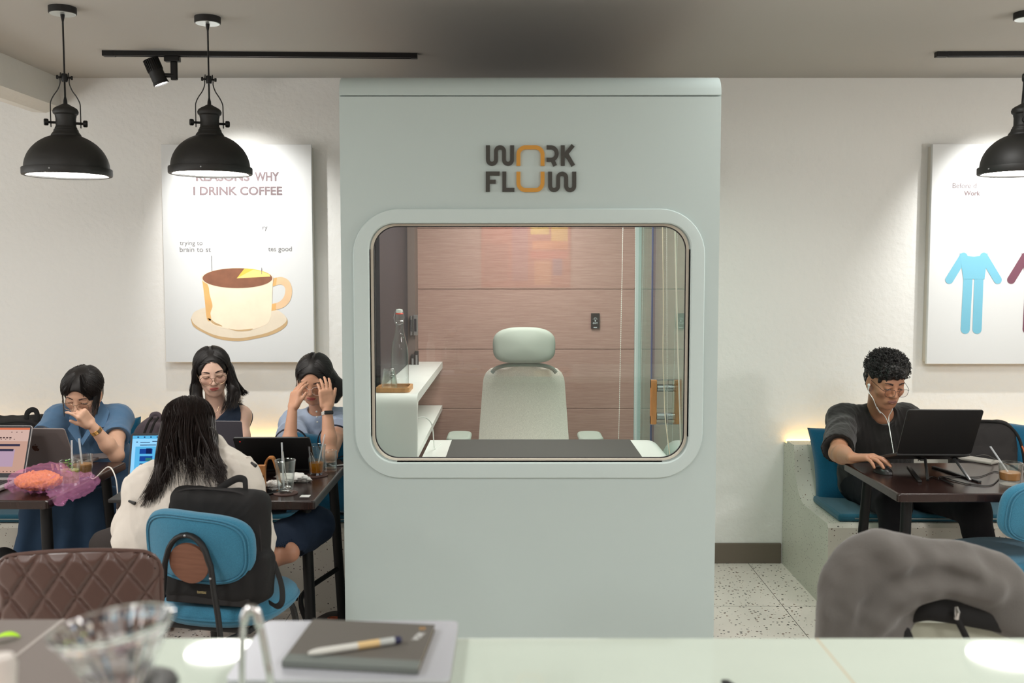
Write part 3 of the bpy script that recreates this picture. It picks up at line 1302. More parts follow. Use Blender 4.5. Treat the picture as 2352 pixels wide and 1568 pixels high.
# tray, bottle and two stacked tumblers
TR = Vector((-0.476, 4.02, 1.1205))
m = MB()
poly_o = rrect(TR.x - 0.068, TR.y - 0.085, TR.x + 0.068, TR.y + 0.085, 0.02)
poly_i = rrect(TR.x - 0.058, TR.y - 0.075, TR.x + 0.058, TR.y + 0.075, 0.014)
n = len(poly_o)
vs = [(p[0], p[1], TR.z) for p in poly_o] + [(p[0], p[1], TR.z + 0.018) for p in poly_o] + [(p[0], p[1], TR.z + 0.018) for p in poly_i] + [(p[0], p[1], TR.z + 0.008) for p in poly_i]
fs = [tuple(range(n)), tuple(range(3 * n, 4 * n))]
for a in range(3):
    for i in range(n):
        fs.append((a * n + i, a * n + (i + 1) % n, (a + 1) * n + (i + 1) % n, (a + 1) * n + i))
m.add(vs, fs)
single(m, 'wooden_tray', M_OAK, 'small oak tray under the bottle and tumblers on the pod cabinet', 'tray')
BZ = TR.z + 0.0085
t = thing('swing_top_bottle', 'clear glass swing-top water bottle standing on the oak tray in the pod', 'bottle', (-0.459, 4.055, BZ))
T0 = Matrix.Translation((-0.459, 4.055, BZ))
MB(T0).lathe([(0.0, 0.002), (0.034, 0.0), (0.037, 0.006), (0.037, 0.13), (0.033, 0.17), (0.021, 0.215), (0.016, 0.24), (0.0155, 0.262), (0.019, 0.264), (0.019, 0.27), (0.0155, 0.274), (0.0165, 0.29), (0.0165, 0.298), (0.012, 0.298)], 32).build('bottle_glass', M_TUMB, t)
MB(T0).lathe([(0.0, 0.304), (0.013, 0.304), (0.014, 0.308), (0.013, 0.318), (0.0, 0.32)], 24).build('stopper', M_WHITE, t)
MB(T0).lathe([(0.0, 0.298), (0.015, 0.298), (0.016, 0.301), (0.014, 0.304), (0.0, 0.304)], 24).build('rubber_ring', mat('red_rubber', (226, 72, 48), 0.5), t)
MB(T0).tube([(0.0155, -0.01, 0.262), (0.021, -0.012, 0.285), (0.016, 0, 0.312), (-0.016, 0, 0.312), (-0.021, -0.012, 0.285), (-0.0155, -0.01, 0.262), (0, -0.02, 0.256), (0.0155, -0.01, 0.262)], 0.0012, 6).build('wire_bail', M_BRUSH, t)


def tumbler_prof(rb, rt, h, wall=0.0022, base=0.008):
    return [(0.0, 0.0), (rb - 0.002, 0.0), (rb, 0.002), (rt, h - 0.001), (rt - wall / 2, h), (rt - wall, h - 0.001), (rb - wall, base + 0.002), (rb - wall - 0.003, base), (0.0, base)]


for k, (z, lab) in enumerate(((0.0, 'upturned faceted tumbler on the oak tray, lower of two stacked'), (0.022, 'upturned faceted tumbler stacked over another on the oak tray'))):
    P = tumbler_prof(0.0235 - 0.001 * k, 0.034 - 0.002 * k, 0.062)
    h = 0.062
    vs = [(r, h - zz) for r, zz in P][::-1]
    m = MB(Matrix.Translation((-0.493, 3.985, BZ + z)))
    m.lathe(vs, 20)
    single(m, 'tumbler', M_TUMB, lab, 'glass', group='tumblers on the oak tray', angle=14)

# white desk with a charcoal pad
t = thing('desk', 'white waterfall-edge desk inside the pod behind the window', 'desk', (0.1, 4.2, 0.12))
dz = 0.85
DY0, DY1 = 3.90, 4.41
prof = [(-0.365, dz - 0.03), (-0.365, dz)]
prof += [(0.60, dz)] + [(0.60 + 0.07 * math.sin(PI / 2 * k / 8), dz - 0.07 + 0.07 * math.cos(PI / 2 * k / 8)) for k in range(1, 9)]
prof += [(0.67 - 0.006, 0.12), (0.635, 0.12), (0.635, dz - 0.07), (0.60, dz - 0.03)]
MB().prism(prof, DY0, DY1, 'y').build('desk_top', M_WHITE, t, angle=30)
MB().box((-0.36, DY0 + 0.05, 0.12), (-0.33, DY1 - 0.05, dz - 0.03)).build('desk_leg', M_WHITE, t, smooth=False)
a, b = -0.268, 0.527
m = MB().rbox((a, DY0 + 0.03, dz + 0.0004), (b, DY1 - 0.006, dz + 0.004), 0.0015, 1)
single(m, 'desk_pad', M_DESKPAD, 'charcoal desk pad lying on the white desk inside the pod', 'desk pad')

# office chair seen over the desk
oc = thing('office_chair', 'pale grey high-back office chair with headrest inside the pod', 'office chair', (0.06, 4.72, 0.12))
M_OCH = mat_weave('pale_grey_green_cloth', (224, 218, 208), 1200, 0.3)
M_OCH2 = mat('pale_grey_green_pad', (158, 166, 156), 0.7)
CXo = 0.058
def shell(rows, y_back, thick, bulge):
    """rows: (z, half width) bottom to top -> closed padded panel curved about z."""
    P = []
    NJ = 24
    for z, hw, yy in rows:
        row = []
        for j in range(NJ):
            s = -1 + 2 * j / (NJ - 1)
            x = CXo + hw * s
            row.append((x, yy - thick - bulge * (1 - s * s) * 0.0 + 0.05 * s * s * 1.0 - thick * 0.3 * (1 - s ** 4), z))
        for j in range(NJ):
            s = 1 - 2 * j / (NJ - 1)
            row.append((CXo + hw * s, yy + 0.05 * s * s + thick * 0.4 * (1 - s ** 8), z))
        row.append(row[0])
        P.append(row)
    return P
rows = []
zb0, zt0 = 0.62, at(1200, 838, 4.80).z
hwb = 110 / F_PX * 4.8
hwt = 92 / F_PX * 4.8
for k in range(25):
    u = k / 24
    z = zb0 + (zt0 - zb0) * u
    hw = hwb + (hwt - hwb) * u ** 1.2
    if u > 0.8:
        v = (u - 0.8) / 0.2
        hw *= math.sqrt(max(0.0, 1 - v ** 3.2)) * 0.6 + 0.4
    rows.append((z, hw, 4.80 + 0.05 * math.sin(u * 3)))
m = MB()
P = shell(rows, 0, 0.022, 0.03)
m.grid(P)
m.add(P[0][:-1], [tuple(range(len(P[0]) - 1))])
m.add(P[-1][:-1], [tuple(range(len(P[0]) - 1))])
m.build('backrest', M_OCH, oc)
za, zb = at(1200, 834, 4.74).z, at(1200, 751, 4.74).z
hwm = 74 / F_PX * 4.74
out = []
for k in range(56):
    w = 2 * PI * k / 56
    c, s = math.cos(w), math.sin(w)
    e = 2.7 if s > 0 else 3.6
    out.append((hwm * (0.98 + 0.02 * s) * math.copysign(abs(c) ** (2 / e), c), (zb - za) / 2 * math.copysign(abs(s) ** (2 / e), s)))
m = MB(Matrix.Translation((CXo, 4.745, (za + zb) / 2)) @ Matrix.Rotation(math.radians(-4), 4, 'X'))
pad(m, out, 0.06, 0.55, 0.9, bulge=0.012)
m.build('headrest', M_OCH2, oc, angle=60)
m = MB().rbox((CXo - 0.03, 4.835, zt0 - 0.10), (CXo + 0.03, 4.86, za + 0.04), 0.008)
m.build('headrest_bracket', M_OCH2, oc)
MB().tube(spline([(CXo - 0.155, 4.79, zt0 - 0.035), (CXo - 0.13, 4.782, zt0 - 0.012), (CXo - 0.06, 4.776, zt0 + 0.004), (CXo + 0.06, 4.776, zt0 + 0.004), (CXo + 0.13, 4.782, zt0 - 0.012), (CXo + 0.155, 4.79, zt0 - 0.035)], 5), 0.010, 8).build('bracket_trim', mat('grey_green_trim', (120, 132, 124), 0.5), oc)
MB().rbox((CXo - 0.24, 4.38, 0.52), (CXo + 0.24, 4.84, 0.60), 0.035).build('seat', M_OCH, oc)
for px in (1055, 1355):
    p = at(px, 996, 4.60)
    a = MB()
    a.prism(rrect(p.x - 0.056, 4.47, p.x + 0.056, 4.70, 0.045), p.z - 0.028, p.z, 'z')
    arm = a
    o = arm.build('armrest', M_OCH2, oc)
    bv = o.modifiers.new('round', 'BEVEL')
    bv.width = 0.012
    bv.segments = 3
    MB().tube([(p.x, 4.62, p.z - 0.03), (p.x * 0.8 + CXo * 0.2, 4.63, 0.53)], 0.016, 10).build('arm_post', M_OCH2, oc)
MB().tube([(CXo, 4.62, 0.20), (CXo, 4.62, 0.53)], 0.03, 16).build('column', M_BRUSH, oc)
for k in range(5):
    a = 2 * PI * k / 5 + 0.3
    e = (CXo + 0.26 * math.cos(a), 4.62 + 0.26 * math.sin(a), 0.165)
    lg = MB().tube([(CXo, 4.62, 0.21), e], [0.025, 0.016], 10).build('base_leg', M_OCH2, oc)
    MB().ball((e[0], e[1], 0.146), 0.0255, 12, 8).build('caster', M_RUBBER, lg)

# exit button on the back wall
p0 = at(1357, 754, 5.314)
p1 = at(1377, 719, 5.314)
t = thing('exit_button', 'small black EXIT touch button on the brown back wall of the pod', 'button', ((p0.x + p1.x) / 2, 5.314, p0.z))
MB().rbox((p0.x, 5.302, p0.z), (p1.x, 5.314, p1.z), 0.002).build('button_plate', mat('button_black', (30, 32, 30), 0.25), t)
m = MB()
w = p1.x - p0.x
h = p1.z - p0.z
text_fit(m, 'EXIT', Matrix.Translation((p0.x + w * 0.22, 5.3015, p0.z + h * 0.30)) @ Matrix.Rotation(PI / 2, 4, 'X'), w * 0.56, h * 0.10, 0.02)
cx, cz = (p0.x + p1.x) / 2, p0.z + h * 0.62
stroke(m, arc2(cx, cz, w * 0.17, 20, 160, 10), 0.0012, 5.3012, 5.3017)
stroke(m, arc2(cx, cz, w * 0.12, 0, 360, 14), 0.001, 5.3012, 5.3017)
stroke(m, [(cx - w * 0.3, cz), (cx - w * 0.2, cz)], 0.0012, 5.3012, 5.3017)
stroke(m, [(cx + w * 0.2, cz), (cx + w * 0.3, cz)], 0.0012, 5.3012, 5.3017)
stroke(m, [(cx, cz - h * 0.05), (cx, cz - h * 0.17)], w * 0.12, 5.3012, 5.3017)
m.box((cx - w * 0.2, 5.3012, p0.z + h * 0.04), (cx + w * 0.2, 5.3017, p0.z + h * 0.10))
m.build('button_print', mat_emit('button_white', (200, 215, 210), 0.6), t, smooth=False)

# bead chains of the blinds, pull cords, charging cable
M_BEAD = mat('white_beads', (236, 236, 228), 0.4)


def bead_chain(label, pts, r=0.0022, step=0.009, name='bead_chain'):
    m = MB()
    P = [Vector(p) for p in pts]
    for a, b in zip(P[:-1], P[1:]):
        k = int((b - a).length / step)
        for i in range(k):
            c = a.lerp(b, i / k)
            m.ball(c, r, 6, 4)
    m.tube(pts, r * 0.35, 5)
    return single(m, name, M_BEAD, label, 'bead chain', group='bead chains of the pod blinds', fix=False)


bead_chain('white bead chain hanging slanted in front of the brown wall inside the pod', [tuple(at(1432, 470, 4.5)), tuple(at(1421, 1010, 4.44))])
bead_chain('white bead chain at the right end of the brown pod wall', [tuple(at(1459, 500, 5.28)), tuple(at(1459, 1030, 5.28))])
bead_chain('white bead chain by the glass door of the pod, just left of the handle', [tuple(at(1507, 470, 4.9)), tuple(at(1493, 1020, 4.82))], 0.0018)
bead_chain('white bead chain along the middle of the glass door of the pod', [tuple(at(1531, 470, 4.2)), tuple(at(1533, 1050, 4.2))], 0.0014, 0.008)
m = MB()
m.tube(spline([at(1550, 505, 3.83), at(1556, 760, 3.80), at(1564, 1030, 3.78)], 8), 0.0028, 8)
single(m, 'pull_cord', M_CREAM, 'cream pull cord hanging straight by the right edge of the pod window', 'cord')
m = MB()
m.tube(spline([at(1522, 505, 4.12), at(1524, 700, 4.12), at(1523, 815, 4.1), at(1526, 910, 4.08), at(1528, 960, 4.05), at(1539, 1048, 3.98)], 8), 0.0022, 8)
single(m, 'pull_cord', mat('beige_cord', (206, 190, 168), 0.7), 'thin beige cord hanging in front of the pod door handle', 'cord')
m = MB()
m.tube(spline([at(960, 959, 3.92), at(975, 958, 3.93), at(988, 968, 3.97), at(994, 985, 4.05), at(996, 1010, 4.15), (at(996, 1010, 4.15).x + 0.004, 4.17, dz + 0.004), (-0.31, 4.30, dz + 0.003)], 8), 0.0022, 8)
single(m, 'charging_cable', M_WHITE, 'white charging cable curving from the pod cabinet down to the desk', 'cable')
# ---------------------------------------------------------------- pendant lamps
def pendant(x, y, zr, rot, label):
    t = thing('pendant_lamp', label, 'pendant lamp', (x, y, zr), rot, group='black dome pendant lamps')
    T = Matrix.Translation((x, y, zr)) @ Matrix.Rotation(rot, 4, 'Z')
    drop = CEIL_Z - zr
    MB(T).lathe([(0.0, drop), (0.052, drop), (0.052, drop - 0.024), (0.049, drop - 0.026)], 32).build('canopy', M_BLACKM, t)
    MB(T).lathe([(0.049, drop - 0.0255), (0.047, drop - 0.0275), (0.0, drop - 0.0275)], 32, cap=False).build('canopy_underside', mat('canopy_sheen', (190, 196, 194), 0.3, 0.6) if 'canopy_sheen' not in bpy.data.materials else bpy.data.materials['canopy_sheen'], t)  # pale colour stands in for light reflected by the black underside
    MB(T).tube([(0, 0, drop - 0.026), (0, 0, drop - 0.034), (0, 0, drop - 0.055), (0, 0, 0.40), (0, 0, 0.31), (0, 0, 0.295), (0, 0, 0.275)], [0.008, 0.008, 0.0035, 0.0035, 0.0035, 0.007, 0.0085], 10).build('cord', M_BLACK, t)
    MB(T).lathe([(0.0, 0.40), (0.011, 0.398), (0.0125, 0.39), (0.0125, 0.375), (0.010, 0.367), (0.0, 0.366)], 16).build('cord_clamp', M_BLACK, t)
    for s in (-1, 1):
        arm = spline([(s * 0.014, 0, 0.402), (s * 0.0165, 0, 0.38), (s * 0.017, 0, 0.36), (s * 0.026, 0, 0.335), (s * 0.041, 0, 0.312), (s * 0.052, 0, 0.288), (s * 0.054, 0, 0.265), (s * 0.054, 0, 0.19)], 6)
        ao = MB(T).tube(arm, 0.0052, 8, flat=(0.42, 1.35), up=(1, 0, 0)).build('bracket_arm', M_BLACKM, t)
        MB(T).tube([(s * 0.008, 0, 0.384), (s * 0.022, 0, 0.384), (s * 0.022, 0, 0.384), (s * 0.03, 0, 0.384)], [0.004, 0.004, 0.0085, 0.0075], 12).build('knob', M_BLACK, ao)
        MB(T).tube([(s * 0.03, 0, 0.208), (s * 0.062, 0, 0.208), (s * 0.0622, 0, 0.208), (s * 0.066, 0, 0.208), (s * 0.076, 0, 0.208), (s * 0.079, 0, 0.208)], [0.005, 0.005, 0.011, 0.0135, 0.0135, 0.011], 12).build('knob', M_BLACK, ao)
    # cap over the shade
    MB(T).lathe([(0.0, 0.282), (0.012, 0.281), (0.022, 0.275), (0.034, 0.269), (0.044, 0.262), (0.048, 0.252), (0.046, 0.243), (0.040, 0.238), (0.039, 0.231), (0.0375, 0.225), (0.0375, 0.196), (0.0385, 0.192), (0.0405, 0.19), (0.042, 0.183), (0.045, 0.181), (0.047, 0.172), (0.052, 0.166), (0.056, 0.160), (0.056, 0.154)], 40).build('lamp_cap', M_SHADE, t)
    dome = []
    for k in range(0, 21):
        z = 0.157 - (0.157 - 0.028) * k / 20
        dome.append((0.158 * math.sqrt(max(0, 1 - ((z - 0.026) / 0.1392) ** 2)), z))
    inner = [(r - 0.004, z - 0.002) for r, z in dome[::-1]]
    MB(T).lathe(dome + [(0.158, 0.024)], 56, cap=False).build('shade', M_SHADE, t)
    MB(T).lathe(inner, 56, cap=False).build('reflector', M_SHADE_IN, t)
    MB(T).lathe([(0.157, 0.030), (0.166, 0.029), (0.167, 0.026), (0.167, 0.006), (0.1655, 0.002), (0.160, 0.0), (0.152, 0.001), (0.150, 0.010), (0.154, 0.024)], 56, cap=False).build('rim_band', M_SHADE, t)
    for a in (250, 10, 130):
        w = math.radians(a)
        MB(T).ball((0.167 * math.cos(w), 0.167 * math.sin(w), 0.016), 0.004, 8, 6).build('screw', M_BRUSH, t)
    MB(T).lathe([(0.1515, 0.008), (0.10, 0.0078), (0.05, 0.0076), (0.0, 0.0075)], 48, cap=False).build('diffuser', M_LAMP, t)
    return t


pendant(-1.756, 3.97, 1.976, math.radians(22), 'black dome pendant lamp farthest left, beside the ceiling beam')
pendant(-1.235, 4.12, 1.997, math.radians(24), 'black dome pendant lamp hanging in front of the coffee cup poster')
pendant(2.055, 4.05, 1.992, math.radians(68), 'black dome pendant lamp on the right, cut by the picture edge')

# ---------------------------------------------------------------- track lighting
def track(x0, x1, y0, y1, label):
    t = thing('lighting_track', label, 'lighting track', ((x0 + x1) / 2, (y0 + y1) / 2, CEIL_Z), group='black ceiling tracks')
    ang = math.atan2(y1 - y0, x1 - x0)
    Lg = math.hypot(x1 - x0, y1 - y0)
    T = Matrix.Translation((x0, y0, CEIL_Z)) @ Matrix.Rotation(ang, 4, 'Z')
    MB(T).box((0.05, -0.0175, -0.022), (Lg - 0.03, -0.008, 0)).box((0.05, 0.008, -0.022), (Lg - 0.03, 0.0175, 0)).box((0.05, -0.008, -0.008), (Lg - 0.03, 0.008, 0)).build('rail', M_BLACK, t, smooth=False)
    MB(T).box((0.05, -0.0065, -0.0195), (Lg - 0.03, -0.0035, -0.0165)).box((0.05, 0.0035, -0.0195), (Lg - 0.03, 0.0065, -0.0165)).build('conductor', M_BRUSH, t, smooth=False)
    MB(T).rbox((0, -0.018, -0.024), (0.055, 0.018, 0), 0.002).build('end_feed', M_BLACK, t)
    MB(T).rbox((Lg - 0.032, -0.018, -0.023), (Lg, 0.018, 0), 0.002).build('end_cap', M_BLACK, t)
    return t


track(-1.915, -0.448, 4.745, 4.80, 'long black ceiling track on the left carrying one spotlight')
track(1.992, 3.9, 4.765, 4.745, 'black ceiling track on the right running out of the picture')


def track_spot(p, aim, label, x_mount, y_mount):
    t = thing('track_spotlight', label, 'spotlight', (x_mount, y_mount, CEIL_Z - 0.022), group='track spotlights')
    MB().rbox((x_mount - 0.03, y_mount - 0.017, CEIL_Z - 0.047), (x_mount + 0.04, y_mount + 0.017, CEIL_Z - 0.0225), 0.003).build('track_adapter', M_BLACK, t)
    d = (Vector(aim) - Vector(p)).normalized()
    R = d.to_track_quat('Z', 'Y').to_matrix().to_4x4()
    T = Matrix.Translation(p) @ R
    # lens at local z = -0.004, the body behind it; the yoke plate beside the body
    MB(T).lathe([(0.0, -0.125), (0.026, -0.125), (0.030, -0.118), (0.034, -0.060), (0.034, -0.014), (0.0355, -0.012), (0.0365, -0.002), (0.033, 0.0), (0.033, -0.012), (0.0, -0.013)], 32).build('lamp_head', M_BLACKM, t)
    fins = MB(T)
    for k in range(24):
        a = 2 * PI * k / 24
        F = Matrix.Rotation(a, 4, 'Z')
        fins.box((0.028, -0.0012, -0.124), (0.0365, 0.0012, -0.066), F)
    fins.build('cooling_fins', M_BLACKM, t, smooth=False)
    MB(T).lathe([(0.0325, -0.006), (0.02, -0.004), (0.0, -0.0035)], 32, cap=False).build('lens', M_SPOTL, t)
    top = Vector((x_mount + 0.012, y_mount, CEIL_Z - 0.045))
    c = T @ Vector((0, 0, -0.045))
    side = top.copy()
    side.z = c.z
    MB().rbox((top.x - 0.016, top.y - 0.009, c.z - 0.022), (top.x + 0.016, top.y + 0.009, top.z), 0.006).build('yoke', M_BLACK, t)
    MB().tube([side, c], [0.010, 0.010], 12).build('pivot', M_BLACK, t)
    return t


track_spot((-1.648, 4.755, 2.478), (-1.648 + 0.36, 4.755 + 0.10, 2.478 - 0.93), 'black spotlight on the left ceiling track shining at the coffee poster', -1.600, 4.757)
track_spot((2.612, 4.752, 2.478), (2.612 + 0.05, 4.752 + 0.2, 2.478 - 0.93), 'black spotlight on the right ceiling track shining at the right poster', 2.66, 4.757)

# ---------------------------------------------------------------- posters
BY = 5.322


def poster(x0, z0, x1, z1, label, loc=None):
    t = thing('wall_poster', label, 'poster', ((x0 + x1) / 2, 5.36, z0))
    MB().rbox((x0, BY, z0), (x1, BY + 0.022, z1), 0.002, 1).build('poster_board', M_BOARD, t)
    m = MB()
    f = 0.0
    m.box((x0 + 0.004, BY + 0.0225, z0 + 0.012), (x0 + 0.030, WALL_Y - 0.001, z1 - 0.012)).box((x1 - 0.030, BY + 0.0225, z0 + 0.012), (x1 - 0.004, WALL_Y - 0.001, z1 - 0.012))
    m.box((x0 + 0.03, BY + 0.0225, z0 + 0.012), (x1 - 0.03, WALL_Y - 0.001, z0 + 0.036)).box((x0 + 0.03, BY + 0.0225, z1 - 0.036), (x1 - 0.03, WALL_Y - 0.001, z1 - 0.012))
    m.build('back_frame', M_BOARDE, t, smooth=False)
    return t


a = at(381, 832, BY)
b = at(715, 331, BY)
pl = poster(a.x, a.z, b.x, b.z, 'white poster with a painted coffee cup on the wall left of the pod')
PYT = BY - 0.0012


def pfit(t, s, px0, py0, px1, py1, m, bold=0.0, name='lettering'):
    p = at(px0, py1, PYT)
    q = at(px1, py0, PYT)
    mb = MB()
    text_fit(mb, s, Matrix.Translation(p) @ Matrix.Rotation(PI / 2, 4, 'X'), q.x - p.x, q.z - p.z, bold)
    return mb.build(name, m, t, smooth=False)


pfit(pl, 'REASONS', 450, 396, 573, 416, M_PRINT, 0.035)
pfit(pl, 'WHY', 585, 395, 641, 416, M_PRINT, 0.035)
pfit(pl, 'I DRINK COFFEE', 444, 428, 648, 448, M_PRINT, 0.03)
pfit(pl, 'trying to', 413, 553, 465, 566, M_PRINTG)
pfit(pl, 'brain to st', 413, 567, 484, 578, M_PRINTG)
pfit(pl, 'tes good', 616, 566, 670, 580, M_PRINTG)
pfit(pl, 'ry', 603, 520, 614, 530, M_PRINTG)


def pz(zx, zy):
    """Point of the zoomed poster crop (380,300)-(780,880), scale 2.7025, on the board."""
    p = at(380 + zx / 2.7025, 300 + zy / 2.7025, PYT)
    return (p.x, p.z)


def flat(t, pts, m, k, name):
    mb = MB()
    n = len(pts)
    mb.add([(p[0], PYT - 0.0002 * k, p[1]) for p in pts], [tuple(range(n))])
    return mb.build(name, m, t, smooth=False, fix=False)


def sp2(pts, n=8):
    return [(p.x, p.y) for p in spline([(a, b, 0) for a, b in pts], n)]


M_CUP1 = mat('cup_watercolour_cream', (242, 222, 196), 0.6, vary=(14, 0.10))
M_CUP2 = mat('cup_watercolour_ochre', (222, 172, 106), 0.6, vary=(18, 0.2))
M_CUPI = mat('cup_coffee_brown', (132, 84, 60), 0.6, vary=(22, 0.28))
M_CUPY = mat('cup_yellow', (240, 190, 74), 0.6)
M_CUPH = mat('cup_handle_tan', (226, 190, 150), 0.6, vary=(20, 0.1))
M_CUPS = mat('saucer_cream', (224, 210, 188), 0.6, vary=(20, 0.08))
M_CUPD = mat('saucer_shadow_tan', (196, 164, 120), 0.6, vary=(20, 0.12))
ell = lambda cx, cy, rx, ry, a0=0, a1=360, n=40: [(cx + rx * math.cos(math.radians(a0 + (a1 - a0) * k / n)), cy + ry * math.sin(math.radians(a0 + (a1 - a0) * k / n))) for k in range(n + (0 if a1 - a0 == 360 else 1))]
Z = lambda pts: [pz(*p) for p in pts]
flat(pl, Z(sp2([(157, 1170), (190, 1120), (300, 1085), (450, 1075), (620, 1090), (720, 1130), (758, 1180), (735, 1225), (660, 1265), (560, 1290), (450, 1306), (330, 1292), (240, 1255), (175, 1215), (157, 1170)])), M_CUPD, 0, 'printed_saucer')
flat(pl, Z(sp2([(158, 1160), (190, 1118), (300, 1085), (450, 1073), (620, 1085), (715, 1125), (752, 1168), (728, 1205), (655, 1245), (560, 1272), (450, 1287), (330, 1274), (240, 1240), (178, 1198), (158, 1160)])), M_CUPS, 1, 'printed_saucer')
hd = [(672, 915)] + sp2([(672, 915), (720, 908), (765, 930), (786, 985), (775, 1050), (735, 1095), (660, 1118)])[1:] + [(658, 1075)] + sp2([(658, 1075), (705, 1062), (735, 1030), (744, 985), (730, 960), (705, 955), (668, 965)])[1:]
flat(pl, Z(hd), M_CUPH, 1, 'printed_handle')
flat(pl, Z([(672, 914), (692, 911), (686, 960), (666, 966)]), M_CUP2, 2, 'printed_handle')
flat(pl, Z([(660, 1076), (688, 1072), (684, 1114), (658, 1118)]), M_CUP2, 2, 'printed_handle')
body = [(222, 900)] + [(232, 960), (245, 1060), (255, 1160)] + sp2([(255, 1160), (300, 1205), (400, 1232), (480, 1238), (560, 1228), (630, 1198), (655, 1155)])[1:] + [(662, 1060), (668, 905)]
flat(pl, Z(body), M_CUP1, 3, 'printed_cup')
flat(pl, Z(sp2([(224, 905), (233, 960), (245, 1060), (256, 1160), (270, 1182), (284, 1170), (280, 1130), (292, 1090), (284, 1050), (274, 1010), (268, 970), (250, 935), (224, 905)], 5)), M_CUP2, 4, 'printed_cup')
flat(pl, Z(sp2([(262, 1165), (300, 1200), (350, 1215), (345, 1206), (310, 1190), (280, 1168), (262, 1165)], 5)), M_CUPD, 4, 'printed_cup')
flat(pl, Z(sp2([(385, 1226), (450, 1236), (540, 1228), (520, 1240), (450, 1244), (385, 1226)], 5)), M_CUPD, 5, 'printed_cup')
flat(pl, Z(ell(445, 915, 222, 64)), M_CUP1, 5, 'printed_cup_rim')
flat(pl, Z(ell(447, 915, 217, 62)), M_CUPI, 6, 'printed_coffee')
flat(pl, Z([(443, 916), (490, 856), (545, 858), (600, 870), (645, 890), (652, 903)]), M_CUPY, 7, 'printed_wedge')
flat(pl, Z([(443, 916), (545, 862), (600, 874), (645, 892), (652, 905)]), mat('cup_yellow_light', (248, 214, 130), 0.6), 8, 'printed_wedge')
mb = MB()
for xx, ya, yb in ((286, 775, 872), (597, 850, 890)):
    p, q = pz(xx, ya), pz(xx, yb)
    mb.box((p[0] - 0.0012, PYT - 0.002, q[1]), (p[0] + 0.0012, PYT - 0.0018, p[1]))
mb.build('printed_line', M_PRINTG, pl, smooth=False)

a = at(2126, 836, BY)
b = at(2146, 330, BY)
pr = poster(a.x + 0.004, a.z, a.x + 0.78, b.z, 'white poster with printed figures on the wall right of the pod')
pfit(pr, 'Before d', 2188, 420, 2243, 432, M_PRINT)
pfit(pr, 'Work', 2214, 438, 2252, 449, M_PRINT, 0.03)
qz = lambda zx, zy: (lambda p: (p.x, p.z))(at(2080 + zx / 2.4485, 260 + zy / 2.4485, PYT))


def capsule2(p, q, r, n=10):
    """2D capsule from pixel p to q with radius r (crop px)."""
    a = math.degrees(math.atan2(q[1] - p[1], q[0] - p[0]))
    return [qz(x, y) for x, y in arc2(q[0], q[1], r, a - 90, a + 90, n) + arc2(p[0], p[1], r, a + 90, a + 270, n)]


M_FIGB = mat('print_blue', (112, 178, 200), 0.6)
M_FIGM = mat('print_maroon', (112, 66, 82), 0.6)
for off, mm in ((0, M_FIGB), (348, M_FIGM)):
    flat(pr, capsule2((356 + off, 830), (336 + off, 1214), 26), mm, 0, 'printed_figure')
    flat(pr, capsule2((416 + off, 830), (402 + off, 1214), 26), mm, 1, 'printed_figure')
    flat(pr, capsule2((326 + off, 806), (246 + off, 936), 23), mm, 2, 'printed_figure')
    flat(pr, capsule2((440 + off, 806), (518 + off, 936), 23), mm, 3, 'printed_figure')
    flat(pr, [qz(304 + off, 786)] + [qz(x, y) for x, y in ((330 + off, 800), (383 + off, 806), (436 + off, 800), (462 + off, 786), (444 + off, 932), (376 + off, 932), (324 + off, 932))], mm, 4, 'printed_figure')
# abstract painting on the wall behind the camera, seen as a reflection in the pod window
t = thing('painting', 'bright abstract colour block painting reflected in the pod window', 'painting', (0.15, RY0 + 0.03, 1.43))
MB().rbox((-0.33, RY0 + 0.001, 1.43), (0.63, RY0 + 0.03, 2.25), 0.004).build('canvas', mat('canvas_red', (176, 78, 62), 0.7), t)
for k, (x0, x1, z0, z1, c) in enumerate(((0.20, 0.40, 2.0, 2.22, (240, 206, 56)), (0.42, 0.60, 1.92, 2.22, (244, 200, 50)), (0.22, 0.60, 1.84, 1.93, (236, 132, 40)), (0.20, 0.6, 1.74, 1.82, (210, 64, 48)), (0.44, 0.54, 1.56, 1.74, (70, 60, 130)), (0.24, 0.42, 1.46, 1.72, (230, 150, 90)), (0.0, 0.17, 1.5, 2.2, (150, 88, 110)), (-0.3, -0.04, 1.5, 1.9, (150, 66, 60)))):
    MB().box((x0, RY0 + 0.0302 + 0.0002 * k, z0), (x1, RY0 + 0.0306 + 0.0002 * k, z1)).build('colour_field', mat('paint', c, 0.7), t, smooth=False)
# ---------------------------------------------------------------- tables
TZ = 0.75
M_LEG = mat('black_tube', (11, 11, 12), 0.5, 0.0, spec=0.3)


